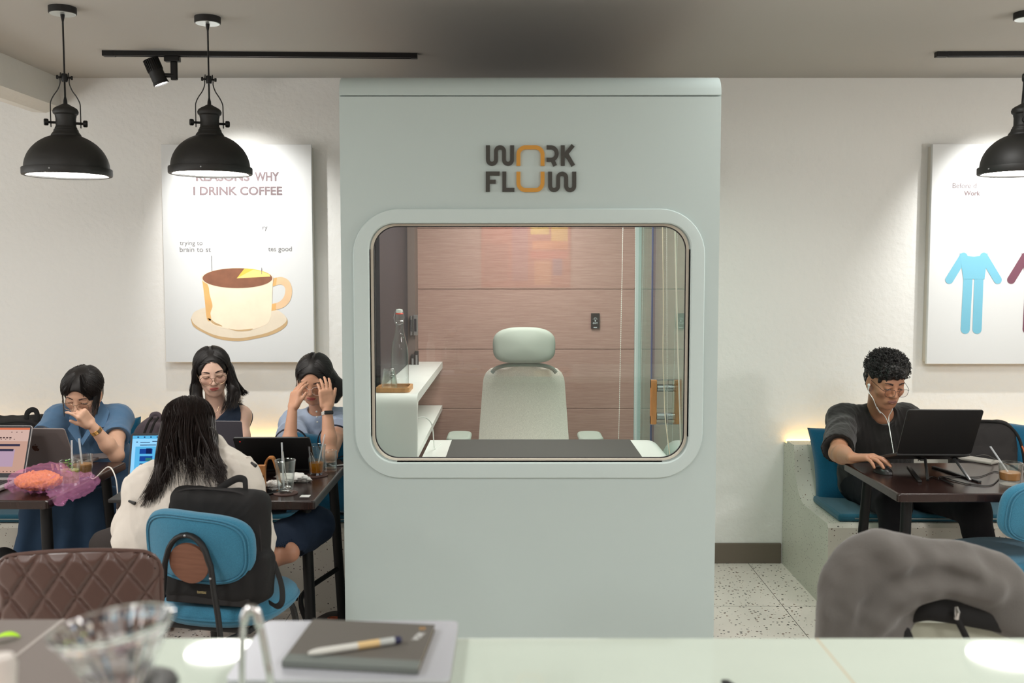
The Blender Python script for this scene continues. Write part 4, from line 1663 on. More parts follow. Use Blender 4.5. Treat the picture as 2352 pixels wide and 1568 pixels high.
def table(x0, x1, y0, y1, label, splay=0.05, thick=0.034, legs=(1, 1, 1, 1), stretcher=True):
    t = thing('cafe_table', label, 'table', ((x0 + x1) / 2, (y0 + y1) / 2, 0))
    m = MB()
    P = rrect(x0, y0, x1, y1, 0.012, 4)
    cx, cy = (x0 + x1) / 2, (y0 + y1) / 2
    ins = lambda d: [(cx + (p[0] - cx) * (1 - d / (x1 - x0) * 2), cy + (p[1] - cy) * (1 - d / (y1 - y0) * 2)) for p in P]
    vs, fs = [], []
    lay = [(ins(0.010), TZ), (ins(0.004), TZ - 0.002), (ins(0.0), TZ - 0.007), (ins(0.0), TZ - thick + 0.003), (ins(0.003), TZ - thick)]
    n = len(P)
    for pp, z in lay:
        vs += [(p[0], p[1], z) for p in pp]
    for a in range(len(lay) - 1):
        for i in range(n):
            j = (i + 1) % n
            fs.append((a * n + i, a * n + j, (a + 1) * n + j, (a + 1) * n + i))
    fs.append(tuple(range(n)))
    fs.append(tuple(range((len(lay) - 1) * n, len(lay) * n))[::-1])
    m.add(vs, fs)
    m.wn = True
    m.build('tabletop', M_TABLE, t, angle=40)
    feet = {}
    for sx in (0, 1):
        for sy in (0, 1):
            xa = x1 - 0.055 if sx else x0 + 0.075
            ya = y1 - 0.10 if sy else y0 + 0.10
            xb = xa + (splay if sx else -splay) * 0.6
            yb = ya + (splay if sy else -splay)
            MB().tube([(xa, ya, TZ - thick), (xb, yb, 0.008)], 0.021, 14).build('leg', M_LEG, t)
            feet[sx, sy] = (Vector((xa, ya, TZ - thick)), Vector((xb, yb, 0.0)))
    q = lambda k, z: feet[k][0].lerp(feet[k][1], (TZ - z) / TZ)
    if stretcher:
        zc = 0.27
        mx = (x0 + x1) / 2
        for sx in (0, 1):
            e0, e1 = q((sx, 0), 0.24), q((sx, 1), 0.30)
            xm = (e0.x + e1.x) / 2 - (0.09 if sx else -0.09)
            MB().tube(spline([e0, (xm, e0.y * 0.6 + e1.y * 0.4, zc - 0.02), (xm, e0.y * 0.4 + e1.y * 0.6, zc), e1], 6), 0.011, 10).build('stretcher', M_LEG, t)
        a = q((0, 0), 0.27)
        b = q((1, 0), 0.27)
        MB().tube([(x0 + 0.16, (y0 + y1) / 2 - 0.02, zc - 0.01), (x1 - 0.15, (y0 + y1) / 2 - 0.02, zc - 0.01)], 0.011, 10).build('crossbar', M_LEG, t)
    return t


TL = dict(x0=-2.66, x1=-1.73, y0=3.66, y1=4.42)
TM = dict(x0=-1.475, x1=-0.733, y0=3.65, y1=4.42)
TRT = dict(x0=1.482, x1=2.55, y0=3.775, y1=4.40)
table(**TL, label='dark brown cafe table farthest left, with the pink plastic bag on it')
table(**TM, label='dark brown cafe table next to the pod carrying a wooden number block')
table(**TRT, label='dark brown cafe table on the right with the laptop on a stand')

# ---------------------------------------------------------------- blue cafe chairs
M_PLY = mat_wood('walnut_disc', (112, 72, 54), (130, 88, 68), 7, 0.6, (1, 1, 14), 0.05)


def blue_chair(loc, rotz, label, tilt=0.0):
    t = thing('cafe_chair', label, 'chair', loc, rotz, group='blue upholstered cafe chairs')
    T = WM[t.name]
    # chair faces +y; backrest at -y
    B = T @ Matrix.Translation((0, -0.225, 0.700)) @ Matrix.Rotation(math.radians(10), 4, 'X') @ Matrix.Rotation(tilt, 4, 'Y')
    m = MB(B)
    pad(m, supere(0.195, 0.122, 3.2), 0.052, 0.55, 0.9)
    m.build('backrest', M_BLUE, t, angle=60)
    m = MB(B)
    for s in (0.90, 0.945):
        m.tube([(p[0] * s, -0.026 - 0.012 * (1 - s) + 0.9 * (p[0] * s) ** 2 + (0.004 if s > 0.92 else 0), p[1] * s) for p in supere(0.195, 0.122, 3.2)], 0.003, 6, closed=True)
    m.build('backrest_piping', M_BLUE, t)
    # walnut oval between the frame tubes
    m = MB(B)
    pts = supere(0.069, 0.069, 2.0, 40)
    m.prism([(p[0] - 0.0, p[1] - 0.035) for p in pts], -0.052, -0.041, 'y')
    m.build('wooden_disc', M_PLY, t, angle=40)
    # bent tube frame
    half = [(-0.165, -0.33, 0.0), (-0.115, -0.285, 0.42), (-0.092, -0.278, 0.57), (-0.082, -0.279, 0.655)]
    arch = [(-0.076 * math.cos(a), -0.281, 0.655 + 0.10 * math.sin(a)) for a in [PI * k / 12 for k in range(13)]][1:-1]
    path = spline(half, 5)[:-1] + [Vector(half[-1])] + [Vector(p) for p in arch] + [Vector((-p[0], p[1], p[2])) for p in half[::-1]][:1] + [Vector((-p.x, p.y, p.z)) for p in spline(half, 5)[::-1]][1:]
    MB(T).tube(path, 0.0125, 10, flat=(1.0, 0.72), up=(0, 1, 0)).build('back_frame', M_BLACKM, t)
    m = None
    for p in ((0.0, -0.292, 0.755), (-0.086, -0.29, 0.62), (0.086, -0.29, 0.62)):
        MB(T).ball(p, 0.0045, 10, 6).build('screw', M_BRUSH, t)
    # seat
    S = T @ Matrix.Translation((0, 0.0, 0.455)) @ Matrix.Rotation(PI / 2, 4, 'X')
    m = MB(S)
    pad(m, supere(0.215, 0.215, 2.7), 0.075, 0.5, 0.0, bulge=0.010)
    m.build('seat', M_BLUE, t, angle=60)
    m = MB(T)
    m.tube([(p[0] * 1.0, p[1] * 1.0, 0.452) for p in supere(0.216, 0.216, 2.7)], 0.004, 6, closed=True)
    m.build('seat_piping', M_BLUE, t)
    m = MB(T)
    m.tube([(-0.15, -0.16, 0.408), (-0.15, 0.15, 0.408), (0.15, 0.15, 0.408), (0.15, -0.16, 0.408)], 0.012, 8, closed=True)
    m.build('seat_frame', M_BLACKM, t)
    for s in (-1, 1):
        MB(T).tube(spline([(s * 0.15, 0.13, 0.408), (s * 0.165, 0.155, 0.35), (s * 0.185, 0.20, 0.0)], 5), 0.0115, 10).build('leg', M_BLACKM, t)
    MB(T).tube([(-0.115, -0.285, 0.41), (-0.15, -0.16, 0.408)], 0.010, 8).build('brace', M_BLACKM, t)
    MB(T).tube([(0.115, -0.285, 0.41), (0.15, -0.16, 0.408)], 0.010, 8).build('brace', M_BLACKM, t)
    return t


blue_chair((-0.985, 3.43, 0), math.radians(-13), 'blue upholstered chair with a walnut disc, the white-jacketed woman sitting on it', math.radians(4))
blue_chair((1.968, 3.92, 0), math.radians(15), 'empty blue upholstered chair cut by the right picture edge')

# ---------------------------------------------------------------- brown quilted chair in front
t = thing('leather_chair', 'dark brown quilted leather chair in the left foreground', 'chair', (-1.185, 2.87, 0), math.radians(7))
T = WM[t.name]
M_LEATH = mat('brown_leather', (88, 66, 60), 0.30, bump=(300, 0.12), dist=0.0006)
a_, b_ = at(-6, 1290, 2.62), at(378, 1262, 2.62)
HWc = 0.212
zt_ = 0.868
m = MB(T)
NU, NV = 110, 80
def back_pt(u, v):
    """u -1..1 across, v 0..1 up."""
    x = HWc * u * (0.97 + 0.03 * v)
    z = 0.52 + (zt_ - 0.52) * v
    # rounded top corners
    rr = 0.05
    d = max(0.0, abs(x) - (HWc - rr))
    lim = zt_ - rr + math.sqrt(max(0, rr * rr - d * d)) - 0.018 * u * u
    if z > lim - (1 - v) * 0:
        z = 0.52 + (lim - 0.52) * v
    y = -0.23 + 0.35 * x * x - 0.10 * (z - 0.52) - 0.03
    return x, y, z
P = []
for i in range(NU + 1):
    row = []
    u = -1 + 2 * i / NU
    for j in range(NV + 1):
        v = j / NV
        x, y, z = back_pt(u, v)
        p1 = (x / 0.086 + z / 0.124)
        p2 = (x / 0.086 - z / 0.124)
        q = min(abs(math.sin(PI * p1)), abs(math.sin(PI * p2)))
        e = min(1.0, min(1 - abs(u), 1 - v) / 0.08)
        row.append((x, y - 0.010 * min(1, q * 2.2) ** 0.6 * e - 0.006 * math.sqrt(max(0, e)), z))
    P.append(row)
m.grid(P)
m.build('quilted_back', M_LEATH, t, angle=80)
m = MB(T)
P = []
for i in range(41):
    u = -1 + 2 * i / 40
    row = []
    for j in range(25):
        x, y, z = back_pt(u, j / 24)
        e = min(1.0, min(1 - abs(u), 1 - j / 24) / 0.1)
        row.append((x, y + 0.002 + 0.035 * math.sqrt(e), z))
    P.append(row)
m.grid(P)
m.build('back_shell', M_LEATH, t, angle=80)
m = MB(T)
edge = [back_pt(-1, j / 20) for j in range(21)] + [back_pt(-1 + 2 * i / 60, 1) for i in range(1, 60)] + [back_pt(1, 1 - j / 20) for j in range(21)]
m.tube(edge, 0.006, 8)
m.build('edge_piping', M_LEATH, t)
m = MB(T)
pad(m, supere(0.17, 0.19, 3.5), 0.08, 0.5, 0.0, Matrix.Translation((-0.06, -0.03, 0.44)) @ Matrix.Rotation(PI / 2, 4, 'X'))
m.build('seat', M_LEATH, t, angle=60)
for sx in (-1, 1):
    for sy in (-1, 1):
        MB(T).tube([(sx * 0.13 - 0.06, sy * 0.14 - 0.02, 0.42), (sx * 0.16 - 0.06, sy * 0.18 - 0.02, 0.0)], [0.016, 0.011], 10).build('leg', M_BLACKM, t)

# ---------------------------------------------------------------- cushions and bags on the benches
def seat_cushion(x0, x1, label, y0=4.62, y1=5.08, group='teal bench seat pads'):
    t = thing('seat_cushion', label, 'cushion', ((x0 + x1) / 2, (y0 + y1) / 2, 0.418), group=group)
    MB().rbox((x0, y0, 0.4185), (x1, y1, 0.458), 0.016, 4).build('pad_cover', M_BLUED, t)
    m = MB().tube([(x0 + 0.03, y0 - 0.001, 0.437), (x1 - 0.03, y0 - 0.001, 0.437)], 0.003, 6)
    m.build('zip', mat('zip_grey', (150, 160, 160), 0.4, 0.6) if 'zip_grey' not in bpy.data.materials else bpy.data.materials['zip_grey'], t)
    return t


# right pad has a slanted left end
t = thing('seat_cushion', 'dark teal bench pad under the man in the black T-shirt', 'cushion', (2.0, 4.85, 0.418), group='teal bench seat pads')
m = MB()
m.prism([(1.545, 4.64), (2.62, 4.625), (2.62, 5.05), (1.545, 5.05)], 0.4185, 0.456, 'z')
o = m.build('pad_cover', M_BLUED, t, angle=30)
bv = o.modifiers.new('round', 'BEVEL'); bv.width = 0.014; bv.segments = 3
MB().tube([(1.62, 4.6345, 0.437), (2.55, 4.622, 0.437)], 0.003, 6).build('zip', mat('zip_grey', (150, 160, 160), 0.4, 0.6), t)
seat_cushion(2.64, 3.7, 'teal bench pad at the right picture edge under the bag')
seat_cushion(-1.60, -0.64, 'dark teal bench pad under the two women beside the pod')
seat_cushion(-2.70, -1.62, 'teal bench pad under the woman in the blue dress')
seat_cushion(-3.7, -2.72, 'teal bench pad at the left picture edge')


def pillow(c, w, h, d, R, label, m=None, seedv=0, stripe=True):
    """Square throw pillow with pinched corners; R: rotation Matrix (local x across, z up, y thickness)."""
    rnd = random.Random(seedv)
    n = 28
    T = Matrix.Translation(c) @ R
    mb = MB(T)
    ph = rnd.random() * 6
    for s in (1, -1):
        P = []
        for i in range(n + 1):
            row = []
            u = -1 + 2 * i / n
            for j in range(n + 1):
                v = -1 + 2 * j / n
                k = (max(0, (1 - u * u)) * max(0, (1 - v * v))) ** 0.38
                pin = 1 - 0.10 * (1 - u * u) * v * v * 0 - 0.06 * (abs(u) ** 3 * (1 - abs(v)) + abs(v) ** 3 * (1 - abs(u)))
                wr = 0.012 * math.sin(5 * u + 3 * v + ph) * math.sin(4 * v - 2 * u + ph) * (1 - u * u) * (1 - v * v)
                row.append((u * w / 2 * (1 - 0.07 * (1 - v * v)), s * (d / 2 * k + wr * 0.5), v * h / 2 * (1 - 0.07 * (1 - u * u))))
            P.append(row)
        mb.grid(P)
    return single(mb, 'throw_pillow', m or M_BLUEP, label, 'pillow', group='blue throw pillows', angle=80)


RX = lambda a: Matrix.Rotation(math.radians(a), 4, 'X')
RY = lambda a: Matrix.Rotation(math.radians(a), 4, 'Y')
RZ = lambda a: Matrix.Rotation(math.radians(a), 4, 'Z')
c = at(1915, 1062, 5.02)
pillow((c.x + 0.11, 5.04, 0.62), 0.42, 0.40, 0.14, RZ(-12) @ RX(-14) @ RY(-6), 'dark blue throw pillow behind the man in the black T-shirt', M_BLUEP, 1)
c = at(2345, 1025, 5.04)
pillow((c.x + 0.10, 5.05, 0.615), 0.44, 0.42, 0.16, RX(-14) @ RY(4), 'bright blue throw pillow at the right picture edge behind the bag', M_BLUEP, 2)
c = at(302, 985, 5.1)
pillow((c.x - 0.15, 5.11, 0.615), 0.42, 0.42, 0.15, RX(-12) @ RY(-8), 'blue throw pillow with one corner showing behind the woman in the blue dress', M_BLUEP, 3)
# ---------------------------------------------------------------- laptops
def laptop(loc, rotz, w, d, ang, label, lid_m, base_m, screen=None, logo=None, bezel=None, group=None, tz=0.0):
    """loc: hinge centre on its support; user side is local -y; lid opens by ang degrees from closed."""
    t = thing('laptop', label, 'laptop', loc, rotz, group)
    T = WM[t.name] @ Matrix.Rotation(tz, 4, 'X')
    MB(T).rbox((-w / 2, -d, 0.0015), (w / 2, 0.0, 0.0155), 0.004, 2).build('base', base_m, t)
    kb = MB(T)
    for r in range(5):
        for c in range(13):
            x = -w * 0.43 + w * 0.86 * c / 13
            kb.box((x, -0.045 - 0.019 * r - 0.016, 0.0156), (x + w * 0.86 / 13 - 0.003, -0.045 - 0.019 * r, 0.0172))
    kb.build('keyboard', mat('key_black', (34, 34, 36), 0.6) if 'key_black' not in bpy.data.materials else bpy.data.materials['key_black'], t, smooth=False)
    MB(T).rbox((-w * 0.16, -d + 0.012, 0.0154), (w * 0.16, -d + 0.085, 0.0162), 0.0003, 1).build('trackpad', base_m, t)
    Lm = T @ Matrix.Translation((0, 0.0, 0.0135)) @ Matrix.Rotation(math.radians(-ang), 4, 'X')
    # local lid: extends along -y when closed, inner face at z=0, outer at z=+0.006
    lid = MB(Lm)
    P = rrect(-w / 2, -d, w / 2, -0.002, 0.010, 5)
    lid.prism(P, 0.0008, 0.0066, 'z')
    lo = lid.build('lid', lid_m, t, angle=40)
    bz = MB(Lm)
    bz.prism(rrect(-w / 2 + 0.002, -d + 0.002, w / 2 - 0.002, -0.004, 0.008, 4), -0.0002, 0.0008, 'z')
    bz.build('screen_bezel', bezel or M_RUBBER, lo, smooth=False)
    sw, s0, s1 = w / 2 - 0.008, -d + 0.010, -0.022
    sm = MB(Lm)
    sm.add([(-sw, s1, -0.0006), (sw, s1, -0.0006), (sw, s0, -0.0006), (-sw, s0, -0.0006)], [(0, 1, 2, 3)])
    so = sm.build('screen', (screen[0] if screen else M_RUBBER), lo, smooth=False, fix=False)
    if screen:
        for k, (name, mm, rects) in enumerate(screen[1]):
            mb = MB(Lm)
            for (x0, y0, x1, y1) in rects:
                # 0..1 from upper left as the user sees it
                X0, X1 = -sw + 2 * sw * x0, -sw + 2 * sw * x1
                Y0, Y1 = s0 + (s1 - s0) * y0, s0 + (s1 - s0) * y1
                zz = -0.0009 - 0.0002 * k
                mb.add([(X0, Y0, zz), (X1, Y0, zz), (X1, Y1, zz), (X0, Y1, zz)], [(0, 1, 2, 3)])
            mb.build(name, mm, so, smooth=False, fix=False)
    if logo:
        logo(Lm, w, d, lo)
    return t


def apple_logo(Lm, w, d, lo):
    m = MB(Lm)
    s = 0.0165
    zt = 0.0069
    right = [(0.0, 0.62), (0.25, 0.72), (0.55, 0.70), (0.82, 0.52)]
    # closed outline of a bitten fruit (x, y) around 0
    pts = [(0.0, 0.66), (0.28, 0.78), (0.58, 0.74), (0.80, 0.56), (0.62, 0.36), (0.56, 0.10), (0.66, -0.16), (0.90, -0.32), (0.76, -0.66), (0.52, -0.96), (0.30, -1.02), (0.0, -0.92), (-0.30, -1.02), (-0.54, -0.92), (-0.78, -0.58), (-0.92, -0.16), (-0.92, 0.24), (-0.74, 0.62), (-0.44, 0.78), (-0.20, 0.74)]
    P = [(p.x, p.y) for p in spline([(a, b, 0) for a, b in pts + pts[:1]], 5)][:-1]
    # lid outer face: its up direction is local -y, seen from behind x is mirrored
    conv = lambda a, b: (-a * s, -d / 2 - b * s * -1 * -1, zt)
    m.add([(-a * s, -d / 2 - b * s, zt) for a, b in P], [tuple(range(len(P)))])
    leaf = [(0.04, 0.86), (0.06, 1.08), (0.22, 1.28), (0.40, 1.36), (0.40, 1.14), (0.26, 0.94)]
    m.add([(-a * s, -d / 2 - b * s, zt) for a, b in leaf], [tuple(range(len(leaf)))])
    m.build('fruit_emblem', mat('emblem_copper', (120, 84, 72), 0.25, 0.7), lo, smooth=False, fix=False)


def red_dot(Lm, w, d, lo):
    m = MB(Lm)
    T2 = Matrix.Translation((w * 0.43, -d + 0.030, 0.0068)) @ Matrix.Rotation(math.radians(180), 4, 'Z') @ Matrix.Rotation(math.radians(38), 4, 'Z')
    text_fit(m, 'ThinkPad', T2, 0.034, 0.009, 0.01)
    m.build('lettering', mat('lid_lettering', (66, 62, 60), 0.4), lo, smooth=False, fix=False)
    MB(Lm).lathe([(0.0, 0.0066), (0.0017, 0.0066), (0.0017, 0.0074), (0.0, 0.0074)], 12, Matrix.Translation((w * 0.417, -d + 0.024, 0))).build('red_light', mat_emit('red_led', (255, 40, 40), 1.5), lo)


def lid_strip(Lm, w, d, lo):
    m = MB(Lm)
    m.box((w / 2 - 0.016, -d + 0.016, 0.0066), (w / 2 - 0.006, -d + 0.055, 0.0072))
    m.build('lid_plate', mat('lid_plate', (58, 56, 54), 0.3, 0.6), lo, smooth=False)


M_SILV = mat('silver_aluminium', (176, 172, 172), 0.4, 0.4)
M_ROSE = mat('rose_grey_aluminium', (136, 126, 124), 0.42, 0.25)
M_GREYL = mat('grey_aluminium', (104, 100, 108), 0.15, 0.35)
M_BLKL = mat('black_laptop', (26, 25, 25), 0.5)
E = lambda n, c, s=1.0: mat_emit(n, c, s * 0.58)
S_PINK = E('screen_salmon', (222, 178, 160), 0.85)
S_PINKB = E('screen_orange_bar', (236, 128, 92), 0.9)
S_NAVY = E('screen_navy', (70, 66, 92), 0.7)
S_MAUVE = E('screen_mauve', (206, 176, 200), 0.85)
S_DK = E('screen_dark_dots', (96, 70, 72), 0.6)
scr_pink = (S_PINK, [
    ('screen_bar', S_PINKB, [(0, 0, 1, 0.045)]),
    ('screen_band', E('screen_band', (232, 196, 184), 0.9), [(0, 0.045, 1, 0.30)]),
    ('screen_table', S_MAUVE, [(0.2, 0.48, 0.84, 0.86)]),
    ('screen_header', S_NAVY, [(0.2, 0.36, 0.90, 0.41), (0.2, 0.47, 0.62, 0.52), (0.63, 0.47, 0.82, 0.52)]),
    ('screen_icons', S_DK, [(0.60 + 0.045 * k, 0.21, 0.63 + 0.045 * k, 0.235) for k in range(4)] + [(0.5 + 0.06 * k, 0.25, 0.515 + 0.06 * k, 0.262) for k in range(6)] + [(0.75 + 0.07 * k, 0.09, 0.765 + 0.07 * k, 0.105) for k in range(3)] + [(0.62 + 0.05 * k, 0.96, 0.635 + 0.05 * k, 0.975) for k in range(6)]),
])
S_WHT = E('screen_bluewhite', (150, 214, 252), 1.15)
S_CY = E('screen_cyan', (96, 190, 240), 1.05)
S_BL = E('screen_blue', (32, 78, 168), 0.9)
S_DBL = E('screen_dark_blue', (26, 40, 100), 0.8)
S_GRN = E('screen_green', (60, 140, 140), 0.8)
scr_blue = (S_WHT, [
    ('screen_bar', S_CY, [(0, 0, 1, 0.07), (0.045, 0.24, 0.30, 0.99)]),
    ('screen_slides', S_BL, [(0.10, 0.29, 0.26, 0.40), (0.105, 0.45, 0.265, 0.56), (0.12, 0.75, 0.27, 0.79), (0.12, 0.82, 0.27, 0.88), (0.115, 0.91, 0.265, 0.99)]),
    ('screen_pictures', S_DBL, [(0.18, 0.28, 0.25, 0.40), (0.11, 0.61, 0.28, 0.64), (0.11, 0.69, 0.28, 0.71), (0.33, 0.54, 0.34, 0.60), (0.05, 0.13, 0.07, 0.15), (0.10, 0.14, 0.22, 0.155), (0.25, 0.12, 0.4, 0.135), (0.1, 0.2, 0.3, 0.215), (0.06, 0.02, 0.08, 0.045), (0.14, 0.02, 0.16, 0.045), (0.22, 0.02, 0.24, 0.045), (0.3, 0.02, 0.32, 0.045)]),
    ('screen_patch', S_GRN, [(0.18, 0.49, 0.26, 0.55)]),
    ('screen_selected', E('screen_white', (220, 240, 255), 1.1), [(0.115, 0.63, 0.27, 0.69), (0.35, 0.28, 0.99, 0.98)]),
])

TT = TZ + 0.0005
laptop((-2.135, 3.99, TT), math.radians(-1), 0.315, 0.22, 112, 'open silver laptop at the left picture edge with a salmon coloured page on screen', M_SILV, M_SILV, scr_pink)
laptop((-2.03, 4.26, TT), math.radians(180 - 3), 0.305, 0.203, 118, 'rose grey laptop with a fruit emblem open before the woman in the blue dress', M_ROSE, M_ROSE, None, apple_logo)
laptop((-1.335, 3.83, TT), math.radians(3), 0.325, 0.212, 108, 'black laptop showing a bright blue slide list, behind the long-haired woman', M_BLKL, M_BLKL, scr_blue)
laptop((-1.285, 4.19, TT), math.radians(178), 0.305, 0.215, 100, 'shiny grey laptop seen from behind before the woman in the navy top', M_GREYL, M_GREYL)
laptop((-0.992, 4.20, TT), math.radians(181), 0.315, 0.215, 132, 'wide black laptop with a red light on its lid next to the wooden number block', M_BLKL, M_BLKL, None, red_dot)

# laptop on its folding stand
t = laptop((1.735, 4.055, TT + 0.092), math.radians(178), 0.30, 0.225, 133, 'black laptop raised on a folding stand in front of the man', M_BLKL, M_BLKL, None, lid_strip, tz=math.radians(14))
t = thing('laptop_stand', 'folding black laptop stand under the man\'s laptop', 'laptop stand', (1.775, 4.17, TT), math.radians(-2))
T = WM[t.name]
for s in (-1, 1):
    b = MB(T).rbox((s * 0.075 - 0.008, -0.27, 0.0), (s * 0.075 + 0.008, 0.06, 0.008), 0.002)
    b.M = T @ Matrix.Rotation(s * math.radians(-14) , 4, 'Z')
    MB(T @ Matrix.Rotation(math.radians(-12) * s * -1, 4, 'Z')).rbox((s * 0.075 - 0.008, -0.22, 0.0), (s * 0.075 + 0.008, 0.10, 0.008), 0.002).build('foot_bar', M_BLKL, t)
    MB(T).tube([(s * 0.085, -0.19, 0.008), (s * 0.06, -0.09, 0.078)], 0.006, 8).build('strut', M_BRUSH if s > 0 else M_BLKL, t)
    MB(T).rbox((s * 0.075 - 0.008, -0.10, 0.070), (s * 0.075 + 0.008, 0.14, 0.077), 0.002).build('top_bar', M_BLKL, t)

# ---------------------------------------------------------------- glasses, drinks, straws
M_STRAW = mat_film('clear_straw', (236, 240, 242), 0.45, 0.15, (250, 250, 252))
M_LIQ_C = mat('iced_coffee', (172, 122, 72), 0.3, vary=(30, 0.15))
M_FOAM = mat('coffee_foam', (206, 166, 118), 0.6)
M_LIME = mat_film('lime_juice', (222, 214, 140), 0.55, 0.1, (236, 232, 176))
M_AMB = mat_film('amber_tea', (208, 146, 40), 0.35, 0.1, (236, 178, 84))
M_WAT = mat_glass('water', (240, 246, 246), 1.33)
M_LEAF = mat('mint_leaf', (86, 150, 44), 0.5)


def drink(name, label, loc, rb, rt, h, liq=None, liq_h=0.0, group=None, straws=(), spoon=None, base=0.010, cat='glass'):
    t = thing(name, label, cat, loc, 0, group)
    T = Matrix.Translation(loc)
    MB(T).lathe(tumbler_prof(rb, rt, h, 0.0022, base), 40, cap=False).build('glass', M_TUMB, t)
    MB(T).tube([((rt - 0.001) * math.cos(a), (rt - 0.001) * math.sin(a), h) for a in [2 * PI * k / 40 for k in range(40)]], 0.0016, 6, closed=True).build('rim', M_TUMB, t)
    if liq:
        rl = rb + (rt - rb) * liq_h / h - 0.0026
        MB(T).lathe([(0.0, base + 0.0006), (rb - 0.0040, base + 0.0006), (rb - 0.0026 + (rt - rb) * (base + 0.004) / h, base + 0.004), (rl, liq_h - 0.0015), (rl - 0.002, liq_h), (0.0, liq_h)], 32).build('drink', liq, t)
    for (p, q, r) in straws:
        m = MB(T).tube([p, q], r, 12, caps=False)
        m.tube([q, (q[0] + (q[0] - p[0]) * 0.002, q[1], q[2] + 0.001)], [r * 1.1, r * 1.1], 12)
        single(m, 'drinking_straw', M_STRAW, *spoon_label(label))
    return t


def spoon_label(lab):
    return ('clear drinking straw standing in the ' + STRAW[lab], 'straw')


STRAW = {}
G1 = Vector(at(655, 1128, 3.80))
G1.z = TZ
lab = 'empty tall glass with a spoon on the brown coaster by the table edge'
STRAW[lab] = 'empty tall glass'
gx, gy = atz(656, 1133, TZ).x, atz(656, 1133, TZ).y
CH = 0.0045


def coaster(x, y, label):
    return single(MB().lathe([(0.0, TZ), (0.046, TZ), (0.047, TZ + 0.001), (0.047, TZ + 0.003), (0.046, TZ + 0.004), (0.0, TZ + 0.004)], 40, Matrix.Translation((x, y, 0))), 'coaster', mat('coaster_brown', (92, 68, 62), 0.8) if 'coaster_brown' not in bpy.data.materials else bpy.data.materials['coaster_brown'], label, 'coaster', group='round brown coasters')


coaster(gx, gy, 'round brown coaster under the empty tall glass')
drink('tall_glass', lab, (gx, gy, TZ + CH), 0.0285, 0.0405, 0.125, straws=[((-0.008, 0.008, 0.012), (-0.014, 0.01, 0.19), 0.0037)])
# spoon in the empty glass
m = MB(Matrix.Translation((gx, gy, TZ + CH)))
m.tube([(0.010, -0.006, 0.03), (0.0, 0.0, 0.08), (-0.010, 0.006, 0.158)], [0.0018, 0.0018, 0.003], 8, flat=(1, 1.3))
m.ball((0.011, -0.010, 0.0205), (0.0135, 0.004, 0.0085), 16, 10)
single(m, 'long_spoon', M_CHROME, 'long steel spoon standing in the empty tall glass', 'spoon')

ax, ay = atz(727, 1092, TZ).x, atz(727, 1092, TZ).y
coaster(ax, ay, 'round brown coaster under the glass of amber iced tea')
lab = 'tall glass one third full of amber iced tea beside the wide black laptop'
STRAW[lab] = 'amber iced tea'
drink('tall_glass', lab, (ax, ay, TZ + CH), 0.0275, 0.040, 0.125, M_AMB, 0.052, straws=[((0.0, 0.0, 0.013), (0.037, 0.0, 0.168), 0.003)])
single(MB(Matrix.Translation((ax, ay, TZ + CH))).tube([(0.01, 0.0, 0.014), (-0.05, 0.01, 0.155)], 0.0013, 8), 'stirrer', M_BRUSH, 'thin steel stirrer leaning in the glass of amber iced tea', 'stirrer')
wx, wy = atz(757, 1084, TZ).x, atz(757, 1084, TZ).y
drink('water_glass', 'small water glass beside the amber iced tea close to the pod', (wx, wy + 0.02, TZ + 0.0005), 0.027, 0.0285, 0.088, M_WAT, 0.04, base=0.014)

rx, ry = atz(2319, 1112, TZ).x, atz(2319, 1112, TZ).y
lab = 'short glass of iced coffee with a straw on the right table'
STRAW[lab] = 'iced coffee on the right table'
drink('coffee_glass', lab, (rx, ry, TZ + 0.0005), 0.0385, 0.0445, 0.088, M_LIQ_C, 0.05, straws=[((0.012, 0.0, 0.02), (-0.072, 0.02, 0.148), 0.0036)], base=0.018)
lx, ly = atz(168, 1086, TZ).x, atz(168, 1086, TZ).y
lab = 'glass of pale lime drink with a mint sprig behind the pink bag'
STRAW[lab] = 'lime drink'
tl = drink('lime_glass', lab, (-1.765, 3.93, TZ + 0.0005), 0.034, 0.040, 0.098, M_LIME, 0.062, straws=[((0.008, 0.0, 0.013), (0.008, 0.006, 0.178), 0.0036)])
mm = MB(Matrix.Translation((-1.765, 3.93, TZ + 0.062)))
mm.tube([(0.0, -0.010, 0.0), (0.003, -0.02, 0.018), (0.006, -0.022, 0.04)], 0.0012, 6)
for k, (a, z, s) in enumerate(((0.2, 0.012, 0.9), (2.6, 0.016, 1.0), (-0.8, 0.026, 1.0), (3.6, 0.03, 0.8), (1.3, 0.040, 0.9), (-2.0, 0.04, 0.8))):
    P = []
    for i in range(7):
        u = i / 6
        wd = 0.008 * math.sin(PI * min(1, u * 1.02)) ** 0.7 * s
        r = 0.022 * s * u
        row = []
        for v in (-1, -0.5, 0, 0.5, 1):
            row.append((0.004 + r * math.cos(a) - v * wd * math.sin(a), -0.02 + (r * math.sin(a) + v * wd * math.cos(a)) * 0.7, z + 0.010 * u - 0.012 * u * u + 0.002 * abs(v)))
        P.append(row)
    mm.grid(P)
single(mm, 'mint_sprig', M_LEAF, 'green mint sprig standing in the lime drink', 'herb', fix=False)
lab = 'rounded glass of iced coffee beside the lime drink on the left table'
STRAW[lab] = 'iced coffee on the left table'
tc_ = thing('coffee_glass', lab, 'glass', (-1.772, 4.06, TZ))
T = Matrix.Translation((-1.772, 4.06, TZ + 0.0005))
MB(T).lathe([(0.0, 0.0), (0.034, 0.0), (0.037, 0.003), (0.038, 0.02), (0.036, 0.032), (0.040, 0.046), (0.041, 0.056), (0.041, 0.098), (0.039, 0.098), (0.039, 0.056), (0.034, 0.033), (0.036, 0.02), (0.034, 0.009), (0.0, 0.008)], 40, cap=False).build('glass', M_TUMB, tc_)
